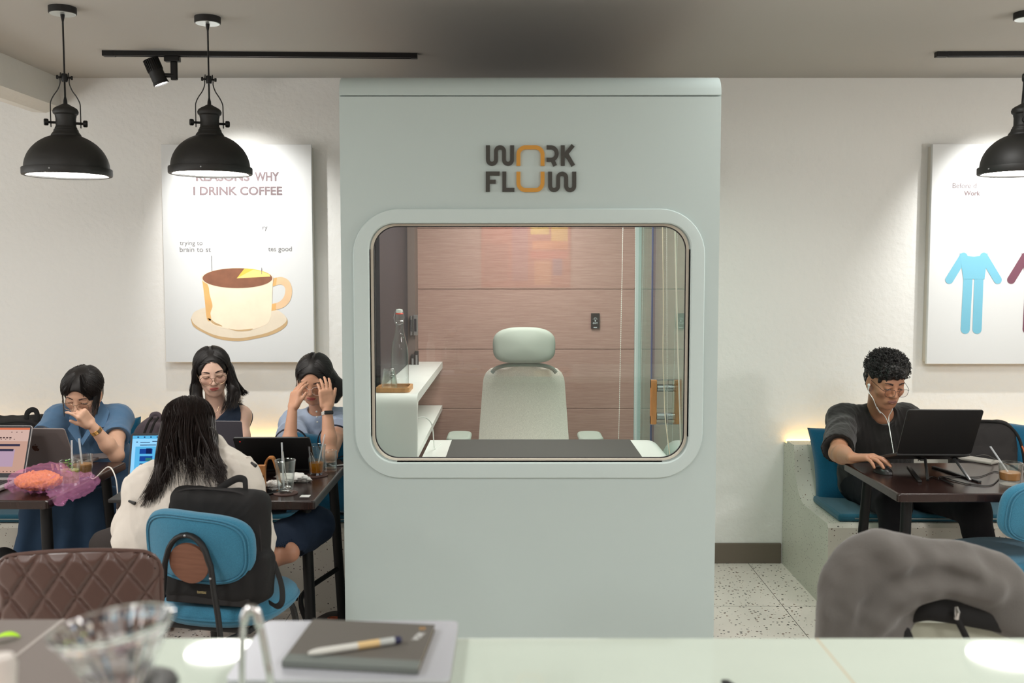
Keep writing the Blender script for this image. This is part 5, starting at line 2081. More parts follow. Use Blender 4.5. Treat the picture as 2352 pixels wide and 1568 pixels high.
MB(T).lathe([(0.0, 0.0095), (0.033, 0.010), (0.0352, 0.02), (0.0332, 0.033), (0.0372, 0.047), (0.038, 0.055), (0.036, 0.060), (0.0, 0.060)], 32).build('drink', M_LIQ_C, tc_)
single(MB(T).tube([(0.002, 0, 0.03), (-0.012, 0.004, 0.165)], 0.0040, 12, caps=False), 'drinking_straw', M_STRAW, 'clear drinking straw leaning in the iced coffee on the left table', 'straw')

# ---------------------------------------------------------------- number block, napkins, phones, sticker
t = thing('table_number', 'upright wooden block engraved 02 on the table beside the pod', 'table number', (at(598, 1100, 3.87).x, 3.87, TZ), math.radians(6))
T = WM[t.name]
bw, bh = 0.042, 0.092
MB(T).rbox((-bw / 2, -0.014, 0.0005), (bw / 2, 0.014, bh), 0.002).build('block', M_OAKD, t)
m = MB(T)
text_fit(m, '02', Matrix.Translation((-bw * 0.42, -0.0144, bh * 0.36)) @ Matrix.Rotation(PI / 2, 4, 'X'), bw * 0.84, bh * 0.25)
m.build('engraved_number', mat('engraving_brown', (96, 58, 28), 0.7), t, smooth=False)
p = at(622, 1075, 3.97)
t = thing('napkin_holder', 'bent plywood holder like an upturned V behind the 02 block', 'holder', (p.x, 3.97, TZ), math.radians(4))
T = WM[t.name]
path = spline([(-0.030, 0.0, 0.001), (-0.022, 0.0, 0.07), (-0.012, 0.0, 0.098), (0.0, 0.0, 0.104), (0.012, 0.0, 0.098), (0.024, 0.0, 0.06), (0.042, 0.0, 0.001)], 6)
m = MB(T)
n_ = len(path)
vs, fs = [], []
for i, q in enumerate(path):
    tt = (path[min(i + 1, n_ - 1)] - path[max(i - 1, 0)]).normalized()
    nn = Vector((-tt.z, 0, tt.x)) * 0.0035
    for s, y in ((1, -0.02), (1, 0.02), (-1, 0.02), (-1, -0.02)):
        vs.append((q.x + nn.x * s, y, max(0.0005, q.z + nn.z * s)))
for i in range(n_ - 1):
    for k in range(4):
        k2 = (k + 1) % 4
        fs.append((i * 4 + k, i * 4 + k2, (i + 1) * 4 + k2, (i + 1) * 4 + k))
fs += [(0, 1, 2, 3), tuple((n_ - 1) * 4 + k for k in range(4))]
m.add(vs, fs)
m.build('bent_plywood', M_OAKD, t)


def crumple(c, sx, sy, sz, label, seedv):
    r = random.Random(seedv)
    ph = [r.random() * 6 for _ in range(9)]
    m = MB(Matrix.Translation(c))
    n, k = 26, 16
    P = []
    for i in range(n):
        a = 2 * PI * i / n
        row = []
        for j in range(k + 1):
            th = PI * j / k
            d = 1 + 0.28 * math.sin(3 * a + ph[0]) * math.sin(2 * th + ph[1]) + 0.18 * abs(math.sin(5 * a + 4 * th + ph[2])) - 0.16 * abs(math.sin(4 * a - 5 * th + ph[3])) + 0.1 * abs(math.sin(9 * a + ph[4] + 7 * th))
            row.append((sx * d * math.sin(th) * math.cos(a), sy * d * math.sin(th) * math.sin(a), max(-sz * 0.98, sz * d * math.cos(th))))
        P.append(row)
    m.grid(P, closed_u=True)
    return single(m, 'crumpled_napkin', mat('tissue_white', (236, 232, 228), 0.95), label, 'napkin', group='crumpled napkins', angle=28)


q = atz(690, 1107, TZ)
crumple((q.x - 0.03, q.y, TZ + 0.017), 0.062, 0.03, 0.017, 'crumpled white napkin lying behind the empty tall glass', 3)
q = atz(628, 1118, TZ)
crumple((q.x, q.y, TZ + 0.012), 0.030, 0.020, 0.012, 'small crumpled tissue left of the empty tall glass', 5)


def phone(loc, rotz, w, l, label, m_body, m_top, tz=0.008):
    t = thing('phone', label, 'phone', loc, rotz)
    T = WM[t.name]
    MB(T).rbox((-w / 2, -l / 2, 0.0005), (w / 2, l / 2, tz), 0.0035, 3).build('phone_body', m_body, t)
    MB(T).prism(rrect(-w / 2 + 0.003, -l / 2 + 0.003, w / 2 - 0.003, l / 2 - 0.003, 0.007, 4), tz, tz + 0.0004, 'z').build('phone_glass', m_top, t, smooth=False)
    return t


M_PHG = mat('phone_black_glass', (16, 15, 16), 0.08)
q = atz(610, 1133, TZ)
phone((q.x, q.y, TZ), math.radians(-35), 0.072, 0.15, 'black phone lying on the table beside the white jacket sleeve', M_BLKL, M_PHG)
q = atz(785, 1064, TZ)
phone((q.x + 0.03, q.y + 0.02, TZ), math.radians(-62), 0.13, 0.20, 'silver tablet on the table vanishing behind the pod edge', M_SILV, M_PHG)
q = atz(2247, 1059, TZ)
phone((q.x, q.y, TZ), math.radians(36), 0.082, 0.165, 'pale grey phone lying face down on the right table', mat('phone_grey', (150, 146, 138), 0.5), mat('phone_back_grey', (158, 154, 146), 0.45), 0.011)
q = atz(701, 1139, TZ)
t = thing('table_sticker', 'small white sticker at the table corner nearest the pod', 'sticker', (q.x, q.y, TZ), math.radians(0))
MB(WM[t.name] @ Matrix.Rotation(math.radians(0), 4, 'Z')).box((-0.018, -0.02, 0.0003), (0.018, 0.02, 0.0007)).build('sticker_paper', mat('sticker_white', (232, 230, 226), 0.5), t, smooth=False)

# grey tablet under the elbow, white cable over the table edge
q = atz(222, 1052, TZ)
single(MB(Matrix.Translation((q.x - 0.03, q.y + 0.02, TZ + 0.0005)) @ Matrix.Rotation(math.radians(20), 4, 'Z')).rbox((-0.08, -0.06, 0), (0.08, 0.06, 0.007), 0.003), 'tablet', M_ROSE, 'thin rose grey tablet lying flat under the elbow of the woman in the blue dress', 'tablet')
q0 = Vector((-1.80, 4.12, TZ + 0.003))
pts = [q0, Vector((-1.76, 4.08, TZ + 0.006)), Vector((-1.715, 4.04, TZ + 0.004)), at(248, 1072, 3.98), at(264, 1092, 3.94), at(270, 1130, 3.92), at(269, 1165, 3.92), at(267, 1195, 3.92), at(270, 1206, 3.95)]
single(MB().tube(spline(pts, 6), 0.0026, 8), 'charging_cable', mat('cable_white', (232, 228, 220), 0.5), 'white cable drooping over the edge of the left table', 'cable')

# mouse
q = atz(2022, 1085, TZ)
MOUSE = Vector((1.570, 4.165, TZ))
t = thing('computer_mouse', 'dark computer mouse under the man\'s hand', 'mouse', MOUSE, math.radians(20))
T = WM[t.name]
P = []
for i in range(25):
    a = 2 * PI * i / 24
    row = []
    for j in range(9):
        u = j / 8
        row.append((0.029 * math.cos(a) * (1 - (1 - math.cos(u * PI / 2)) ** 1.0) if j else 0.029 * math.cos(a), 0.053 * math.sin(a) * math.cos(u * PI / 2), 0.001 + 0.030 * math.sin(u * PI / 2) ** 0.8))
    P.append(row)
MB(T).grid(P).build('mouse_body', mat('mouse_black', (30, 28, 28), 0.35), t, angle=60)
MB(T).lathe([(0.006, -0.003), (0.006, 0.003)], 16, Matrix.Translation((0, -0.026, 0.029)) @ Matrix.Rotation(PI / 2, 4, 'Y')).build('scroll_wheel', M_RUBBER, t)

# black cables and a charger on the right table
M_CABLE = mat('cable_black', (30, 28, 28), 0.5)
onT = lambda px, py: tuple(atz(px, py, TZ + 0.003))
single(MB().tube(spline([onT(2128, 1098), onT(2145, 1095), onT(2180, 1109), onT(2190, 1113), onT(2178, 1106), onT(2160, 1096), onT(2185, 1094), onT(2245, 1095), onT(2275, 1085), onT(2290, 1083), onT(2330, 1095)], 8), 0.0019, 8), 'loose_cable', M_CABLE, 'thin black cable curling across the right table', 'cable')
single(MB().tube(spline([(*onT(2155, 1101)[:2], TZ + 0.004), onT(2160, 1094), onT(2190, 1103), onT(2230, 1112), onT(2275, 1114), onT(2296, 1098), onT(2310, 1092)], 8), 0.0021, 8), 'loose_cable', M_CABLE, 'heavier black cable nearest the front edge of the right table', 'cable')
single(MB().tube(spline([(1.93, 4.10, TZ + 0.085), (2.02, 4.20, TZ + 0.07), onT(2290, 1056), onT(2320, 1066), onT(2345, 1080)], 8), 0.0024, 8), 'power_cable', M_CABLE, 'black power cable running from the raised laptop past the grey phone', 'cable')
q = atz(2352, 1088, TZ)
single(MB().rbox((q.x + 0.02, q.y - 0.04, TZ + 0.0005), (q.x + 0.10, q.y + 0.05, TZ + 0.03), 0.008), 'charger_brick', M_BLKL, 'black charger brick on the right table at the picture edge', 'charger')
# ---------------------------------------------------------------- people: shared builders
def mat_skin(name, col):
    m = mat(name, col, 0.5, vary=(35, 0.06), bump=(500, 0.08), dist=0.0006)
    p = m.node_tree.nodes['Principled BSDF']
    p.inputs['Subsurface Weight'].default_value = 0.12
    p.inputs['Subsurface Radius'].default_value = (0.006, 0.003, 0.0015)
    p.inputs['Subsurface Scale'].default_value = 0.6
    return m


def mat_hair(name, col):
    m = mat(name, col, 0.46, spec=0.35, vary=(60, 0.4))
    return m


M_LASH = mat('lash_black', (24, 18, 17), 0.7)
M_BROW = mat('brow_dark', (52, 38, 34), 0.8)
M_EYEW = mat('eye_white', (214, 206, 200), 0.3)
M_IRIS = mat('iris_dark', (28, 20, 18), 0.2)
M_LIPS = mat('lip_coral', (176, 84, 78), 0.4)
M_LIPM = mat('lip_natural', (150, 100, 88), 0.5)
M_WIRE = mat('gold_wire', (150, 128, 104), 0.3, 0.9)
M_WIRED = mat('dark_wire', (60, 58, 62), 0.3, 0.8)
M_WIREC = mat_film('clear_acetate', (226, 206, 196), 0.55, 0.15, (250, 240, 236))
M_LENS = mat_glass('spectacle_lens', (246, 240, 238), 1.35)


class Head:
    """Head frame: local x to the person's side, y forward, z up; origin inside the skull at eye level."""

    def __init__(self, eye_mid, fwd, roll=0.0, s=1.0, center=None):
        f = Vector(fwd).normalized()
        up = Vector((0, 0, 1))
        up = (up - f * up.dot(f)).normalized()
        if roll:
            up = Matrix.Rotation(math.radians(roll), 3, f) @ up
        sd = f.cross(up).normalized()
        self.R3 = np.array([[sd.x, f.x, up.x], [sd.y, f.y, up.y], [sd.z, f.z, up.z]], dtype=np.float32)
        self.s = s
        self.f, self.up, self.sd = f, up, sd
        self.c = Vector(center) if center is not None else Vector(eye_mid) - f * 0.082 * s

    def p(self, x, y, z):
        return self.c + (self.sd * x + self.f * y + self.up * z) * self.s

    def loc(self, P):
        return ((P - _v(self.c)) @ self.R3) / self.s

    def add(self, sf, neck, male=False, slim=1.0):
        s = self.s
        E_ = lambda c, r, k=0.02, op='add': sf.ell(self.p(*c), [q * s for q in r], self.R3, k * s, op)
        C_ = lambda a, b, ra, rb, k=0.02, op='add': sf.cone(self.p(*a), self.p(*b), ra * s, rb * s, k * s, op)
        E_((0, -0.012, 0.030), (0.0735, 0.093, 0.076), 0.0)
        E_((0, 0.020, -0.028), (0.0615 * slim, 0.064, 0.078), 0.03)
        jw = 1.1 if male else 0.93
        E_((0, 0.030, -0.074), (0.044 * jw * slim, 0.045, 0.036), 0.03)
        E_((0, 0.060, -0.101), (0.017 * jw, 0.015, 0.014), 0.022)
        for q in (-1, 1):
            E_((q * 0.041, 0.054, -0.024), (0.022, 0.021, 0.021), 0.02)
            C_((q * 0.048 * jw, 0.010, -0.062), (q * 0.024 * jw, 0.050, -0.094), 0.0135 * jw, 0.012, 0.02)
        C_((-0.036, 0.069, 0.021), (0.036, 0.069, 0.021), 0.009, 0.009, 0.02)
        for q in (-1, 1):
            E_((q * 0.031, 0.090, 0.000), (0.0185, 0.0125, 0.0115), 0.014, 'sub')
            E_((q * 0.0305, 0.0680, -0.001), (0.0150, 0.0150, 0.0120), 0.005)
            C_((q * 0.018, 0.0815, 0.0075), (q * 0.044, 0.0735, 0.0065), 0.0030, 0.0030, 0.006)
        # nose
        C_((0, 0.077, 0.010), (0, 0.096, -0.028), 0.0075, 0.0105, 0.012)
        E_((0, 0.0985, -0.0325), (0.0095, 0.0095, 0.0085), 0.008)
        for q in (-1, 1):
            E_((q * 0.0125, 0.088, -0.0355), (0.0075, 0.0095, 0.0070), 0.007)
            E_((q * 0.0065, 0.0935, -0.0425), (0.0036, 0.0050, 0.0030), 0.003, 'sub')
        # mouth mound, philtrum, chin dip
        E_((0, 0.072, -0.064), (0.026, 0.0175, 0.017), 0.016)
        E_((0, 0.0895, -0.0795), (0.020, 0.007, 0.0045), 0.010, 'sub')
        # ears
        for q in (-1, 1):
            E_((q * 0.0755, -0.006, -0.010), (0.0085, 0.0185, 0.031), 0.008)
            E_((q * 0.0835, 0.000, -0.008), (0.0050, 0.0105, 0.018), 0.006, 'sub')
            E_((q * 0.0745, 0.006, -0.038), (0.0065, 0.009, 0.009), 0.006)
        # neck
        sf.cone(self.p(0, -0.018, -0.065), neck, 0.049 * s * (1.0 if male else 0.92), 0.056 * (1.08 if male else 0.9), 0.022)

    def surf(self, sf, x, z, y0=0.16, y1=0.0):
        """Forward height of the face at (x, z)."""
        n = 90
        y = np.linspace(y0, y1, n, dtype=np.float32)
        P = _v(self.c) + self.s * (np.outer(np.full(n, x), self.R3[:, 0]) + np.outer(y, self.R3[:, 1]) + np.outer(np.full(n, z), self.R3[:, 2]))
        g = (P - sf.lo) / sf.h
        i = np.clip(np.floor(g).astype(int), 0, np.array(sf.n) - 2)
        f = g - i
        d = 0
        for a in (0, 1):
            for b in (0, 1):
                for c in (0, 1):
                    w = (f[:, 0] if a else 1 - f[:, 0]) * (f[:, 1] if b else 1 - f[:, 1]) * (f[:, 2] if c else 1 - f[:, 2])
                    d = d + w * sf.D[i[:, 0] + a, i[:, 1] + b, i[:, 2] + c]
        k = np.nonzero(d < 0)[0]
        return float(y[k[0]]) if len(k) else 0.07

    def patch(self, mb, sf, pts, hw, off, nv=4):
        """Strip lying on the face along local (x,z) points with half widths hw, raised by off in its middle."""
        P = []
        n = len(pts)
        for i in range(n):
            t = Vector(pts[min(i + 1, n - 1)]) - Vector(pts[max(i - 1, 0)])
            t.normalize()
            nn = Vector((-t.y, t.x))
            row = []
            for v in range(nv + 1):
                w = -1 + 2 * v / nv
                x = pts[i][0] + nn.x * hw[i] * w
                z = pts[i][1] + nn.y * hw[i] * w
                y = self.surf(sf, x, z) + off * (1 - w * w) + 0.0013
                row.append(self.p(x, y, z))
            P.append(row)
        mb.grid(P)

    def face(self, sf, body, lips=None, look=-0.2, brow_w=1.0, open_eyes=0.5, lash=True, brow=True):
        lips = lips or M_LIPS
        for q in (-1, 1):
            if brow:
                m = MB()
                xs = [0.014 + 0.034 * k / 8 for k in range(9)]
                pts = [(q * x, 0.0205 + 0.0055 * math.sin(PI * min(1.0, (x - 0.014) / 0.048)) - 0.10 * max(0, x - 0.038)) for x in xs]
                hw = [0.0030 * brow_w * (1 - 0.75 * max(0, (k - 3) / 5)) for k in range(9)]
                self.patch(m, sf, pts, hw, 0.0009, 2)
                m.build('eyebrow', M_BROW, body, fix=False)
            if open_eyes > 0:
                m = MB()
                xs = [0.0185 + 0.0250 * k / 8 for k in range(9)]
                zc = -0.0030
                pts = [(q * x, zc + 0.001 * math.sin(PI * k / 8)) for k, x in enumerate(xs)]
                hw = [0.0048 * open_eyes * math.sin(PI * min(0.98, max(0.03, k / 8))) ** 0.8 for k in range(9)]
                self.patch(m, sf, pts, hw, 0.0006, 4)
                e = m.build('eye', M_EYEW, body, fix=False)
                m = MB()
                ix = 0.0308 + q * 0.0
                pts = [(q * (ix - 0.0045 + 0.009 * k / 6), zc + 0.001) for k in range(7)]
                hw = [min(0.0047 * open_eyes, 0.0046 * math.sin(PI * min(0.97, max(0.05, k / 6)))) for k in range(7)]
                self.patch(m, sf, pts, hw, 0.0010, 4)
                m.build('iris', M_IRIS, e, fix=False)
            if lash:
                m = MB()
                pts = []
                for k in range(10):
                    x = 0.0165 + 0.0290 * k / 9
                    z = -0.0035 + (0.0046 * open_eyes + 0.0012) * math.sin(PI * k / 9) - 0.0015 * (k / 9)
                    if open_eyes <= 0.05:
                        z = -0.0068 - 0.0026 * math.sin(PI * k / 9)
                    pts.append(self.p(q * x, self.surf(sf, q * x, z) + 0.0012, z))
                m.tube(pts, [0.0006] + [0.0013] * 8 + [0.0007], 6)
                m.build('eyelash', M_LASH, body, fix=False)
        up, lo = MB(), MB()
        xs = [-0.0215 + 0.043 * k / 12 for k in range(13)]
        sh = lambda x: max(0.04, 1 - (abs(x) / 0.0222) ** 2.2)
        self.patch(up, sf, [(x, -0.0578 - 0.0008 * (1 if abs(x) < 0.003 else 0) - 0.0010 * (abs(x) / 0.0215) ** 2) for x in xs], [0.0041 * sh(x) for x in xs], 0.0024, 4)
        self.patch(lo, sf, [(x, -0.0667 + 0.0056 * (abs(x) / 0.0215) ** 2) for x in xs], [0.0052 * sh(x) for x in xs], 0.0032, 4)
        up.v += []
        b = len(up.v)
        up.v += lo.v
        up.f += [tuple(b + i for i in f) for f in lo.f]
        up.mi += lo.mi
        up.build('lips', lips, body, fix=False)
        m = MB()
        m.tube([self.p(x, self.surf(sf, x, -0.0612) + 0.0024, -0.0617 + 0.0004 * (x / 0.0215) ** 2) for x in xs[1:-1]], 0.0009, 6)
        m.build('mouth_line', mat('mouth_dark', (70, 34, 32), 0.7) if 'mouth_dark' not in bpy.data.materials else bpy.data.materials['mouth_dark'], body, fix=False)

    def glasses(self, body, wire, r=0.0225, shape='round', dz=-0.006, yy=0.104, thick=0.0011):
        g = MB()
        for q in (-1, 1):
            pts = []
            for k in range(32):
                a = 2 * PI * k / 32
                c, s_ = math.cos(a), math.sin(a)
                if shape == 'round':
                    x, z = r * c, r * 0.98 * s_
                elif shape == 'cat':
                    x, z = r * 1.08 * c, r * 0.94 * s_ + 0.0025 * q * 0 + (0.003 * c if s_ > 0 else 0.0)
                else:
                    x = r * 1.06 * math.copysign(abs(c) ** 0.75, c)
                    z = r * 0.80 * math.copysign(abs(s_) ** 0.8, s_)
                X = q * (0.0315 + x)
                pts.append(self.p(X, yy - 1.6 * (abs(X) - 0.02) ** 2 * (1 if abs(X) > 0.02 else 0) * 3, dz + z))
            g.tube(pts, thick, 6, closed=True)
            g.tube(spline([self.p(q * (0.0315 + r * 1.03), yy - 0.006, dz + r * 0.45), self.p(q * 0.064, yy - 0.018, dz + r * 0.45), self.p(q * 0.073, 0.04, 0.006), self.p(q * 0.077, -0.004, 0.008), self.p(q * 0.079, -0.022, -0.006)], 5), thick * 1.1, 6)
        g.tube(spline([self.p(-0.0315 + r * 0.93, yy, dz + r * 0.35), self.p(0, yy + 0.004, dz + r * 0.52), self.p(0.0315 - r * 0.93, yy, dz + r * 0.35)], 5), thick, 6)
        go = g.build('glasses', wire, body, fix=False)
        for q in (-1, 1):
            ln = MB()
            vs = []
            for k in range(24):
                a = 2 * PI * k / 24
                X = q * (0.0315 + r * 0.97 * math.cos(a))
                vs.append(self.p(X, yy - 1.6 * (abs(X) - 0.02) ** 2 * (1 if abs(X) > 0.02 else 0) * 3, dz + r * (0.95 if shape != 'square' else 0.78) * math.sin(a)))
            ln.add(vs, [tuple(range(24))])
            ln.build('lens', M_LENS, go, smooth=False, fix=False)
        return go

    def scalp(self, th, ph, e=0.0):
        """Point on the skull ellipsoid: polar th from up, azimuth ph from the front (degrees)."""
        a, b = math.radians(th), math.radians(ph)
        return self.p(math.sin(a) * math.sin(b) * (0.0775 + e), -0.014 + math.sin(a) * math.cos(b) * (0.098 + e), 0.030 + math.cos(a) * (0.0785 + e))

    def comb(self, start, end, e=0.010, n=9):
        """Combed path over the skull from (th,ph) to (th,ph)."""
        def dirv(t):
            a, b = math.radians(t[0]), math.radians(t[1])
            return Vector((math.sin(a) * math.sin(b), math.sin(a) * math.cos(b), math.cos(a)))
        A, B = dirv(start), dirv(end)
        out = []
        for k in range(n):
            d = A.slerp(B, k / (n - 1))
            ee = e * min(1.0, 0.35 + 1.2 * k / (n - 1))
            out.append(self.p(d.x * (0.0775 + ee), -0.014 + d.y * (0.098 + ee), 0.030 + d.z * (0.0785 + ee)))
        return out


def add_hand(sf, W, d, n, thumb_side, curl, s=1.0, spread=0.10, thumb=None, bend=(0.9, 1.0, 0.7)):
    """W wrist, d direction to the knuckles, n back of the hand, thumb_side +1/-1 along d x n; curl: four (radians at the first joint)."""
    d = Vector(d).normalized()
    n = Vector(n)
    n = (n - d * n.dot(d)).normalized()
    t = d.cross(n) * thumb_side
    R = np.array([[t.x, d.x, n.x], [t.y, d.y, n.y], [t.z, d.z, n.z]], dtype=np.float32)
    W = Vector(W)
    sf.box(W + d * 0.046 * s, (0.036 * s, 0.046 * s, 0.0125 * s), 0.0115 * s, R, 0.012)
    sf.cone(W + d * 0.02 * s + t * 0.020 * s - n * 0.006 * s, W + d * 0.05 * s + t * 0.026 * s - n * 0.007 * s, 0.015 * s, 0.012 * s, 0.014)
    offs = (0.0275, 0.0095, -0.0085, -0.0260)
    lens = (0.070, 0.078, 0.073, 0.057)
    base = (0.086, 0.090, 0.086, 0.078)
    tips = []
    for i in range(4):
        p = W + d * base[i] * s + t * offs[i] * s
        ang = 0.0
        ang_c = curl[i]
        dd0 = (d + t * (offs[i] / 0.03) * spread).normalized()
        segs = (0.46, 0.30, 0.24)
        rr = [0.0088, 0.0080, 0.0073, 0.0062]
        if i == 3:
            rr = [x * 0.88 for x in rr]
        q = p - dd0 * 0.012 * s
        r0 = rr[0] * s
        for j in range(3):
            ang += ang_c * bend[j]
            dd = dd0 * math.cos(ang) - n * math.sin(ang)
            e = (p if j == 0 else q) + dd * lens[i] * segs[j] * s
            if j == 0:
                sf.cone(q, p, r0, r0, 0.010)
                q = p
            sf.cone(q, e, rr[j] * s, rr[j + 1] * s, 0.0025)
            q = e
        tips.append((q, dd, n))
    th = thumb or (0.55, 0.75, -0.30)
    b = W + d * 0.030 * s + t * 0.030 * s - n * 0.004 * s
    td = (d * th[0] + t * th[1] + n * th[2]).normalized()
    m1 = b + td * 0.036 * s
    td2 = (td + d * 0.45).normalized()
    m2 = m1 + td2 * 0.030 * s
    sf.cone(b, m1, 0.0115 * s, 0.0098 * s, 0.010)
    sf.cone(m1, m2, 0.0098 * s, 0.0080 * s, 0.003)
    return tips


def add_arm(sf, S, E_, W, male=False, hs=1.0):
    a = 1.12 if male else 0.88
    S, E_, W = Vector(S), Vector(E_), Vector(W)
    sf.cone(S, S.lerp(E_, 0.45), 0.046 * a, 0.041 * a, 0.03)
    sf.cone(S.lerp(E_, 0.45), E_, 0.041 * a, 0.0345 * a, 0.02)
    sf.cone(E_, E_.lerp(W, 0.35), 0.0350 * a, 0.0365 * a, 0.02)
    sf.cone(E_.lerp(W, 0.35), W, 0.0365 * a, 0.0235 * a, 0.02)


def add_torso(sf, pel, chest, neck, sl, sr, g=0.0, w=1.0, male=False):
    """pelvis, chest, neck base and shoulder points; g grows it (clothes)."""
    ax = (Vector(sl) - Vector(sr)).normalized()
    up = (Vector(neck) - Vector(pel)).normalized()
    fw = ax.cross(up).normalized()
    R = np.array([[ax.x, fw.x, up.x], [ax.y, fw.y, up.y], [ax.z, fw.z, up.z]], dtype=np.float32)
    c = Vector(chest)
    mid = (c + Vector(pel)) / 2
    b = 1.12 if male else 1.0
    sf.ell(c, (0.150 * w * b + g, 0.100 * b + g, 0.155 + g), R, 0.03)
    sf.ell(mid, (0.132 * w * b + g, 0.098 * b + g, 0.14 + g), R, 0.06)
    sf.ell(Vector(pel), (0.165 * w + g, 0.120 + g, 0.115 + g), R, 0.06)
    for s in (sl, sr):
        sf.cone(Vector(neck) - up * 0.02, s, 0.044 + g, 0.046 * b + g, 0.04)
        sf.cone(s, c.lerp(Vector(s), 0.45), 0.048 * b + g, 0.075 + g, 0.04)
    return R


def add_leg(sf, hip, knee, ankle, g=0.0):
    sf.cone(hip, knee, 0.080 + g, 0.054 + g, 0.04)
    sf.cone(knee, Vector(knee).lerp(Vector(ankle), 0.35), 0.052 + g, 0.050 + g, 0.03)
    sf.cone(Vector(knee).lerp(Vector(ankle), 0.35), ankle, 0.050 + g, 0.034 + g, 0.03)


def add_foot(sf, ankle, d, up=(0, 0, 1), s=1.0):
    d = Vector(d).normalized()
    u = Vector(up)
    u = (u - d * u.dot(d)).normalized()
    sd = d.cross(u)
    a = Vector(ankle)
    heel = a - d * 0.035 * s - u * 0.045 * s
    sf.cone(a, heel, 0.032 * s, 0.030 * s, 0.03)
    sf.cone(heel, a + d * 0.12 * s - u * 0.055 * s, 0.030 * s, 0.026 * s, 0.03)
    sf.cone(a, a + d * 0.11 * s - u * 0.045 * s, 0.032 * s, 0.026 * s, 0.03)
    for q in (-0.022, 0.022):
        sf.cone(a + d * 0.06 * s - u * 0.055 * s, a + d * 0.13 * s - u * 0.058 * s + sd * q * s, 0.024 * s, 0.018 * s, 0.02)
    for i, o in enumerate((-0.034, -0.018, -0.003, 0.012, 0.027)):
        L_ = (0.034, 0.031, 0.028, 0.024, 0.020)[i]
        r = 0.0115 if i == 0 else 0.0085
        b = a + d * (0.135 - 0.004 * i) * s - u * 0.058 * s + sd * o * s
        sf.cone(b - d * 0.01, b + d * L_ * s - u * 0.004, r * s, r * s * 0.95, 0.003)


def bounds(pts, pad):
    P = np.array([[p[0], p[1], p[2]] for p in pts], dtype=np.float32)
    return P.min(0) - pad, P.max(0) + pad


def strand(mb, pts, r, seg=5, flat=(1.0, 0.55), taper=0.25):
    n = len(pts)
    rs = [r * (0.55 + 0.45 * min(1, i / 2)) * (1 - (1 - taper) * max(0, (i - n * 0.55) / (n * 0.45)) ** 1.3) for i in range(n)]
    mb.tube(pts, rs, seg, flat=flat, caps=True)


def person(name, label, base):
    return thing(name, label, 'person', base)
# ---------------------------------------------------------------- the man in the black T-shirt
M_SKM = mat_skin('skin_tan', (178, 128, 100))
M_TEE = mat('black_cotton', (34, 32, 31), 0.92, bump=(700, 0.4), sheen=0.2, spec=0.2)
M_TRO = mat('black_trousers', (24, 24, 28), 0.9, bump=(500, 0.3), spec=0.2)
RH = random.Random(11)


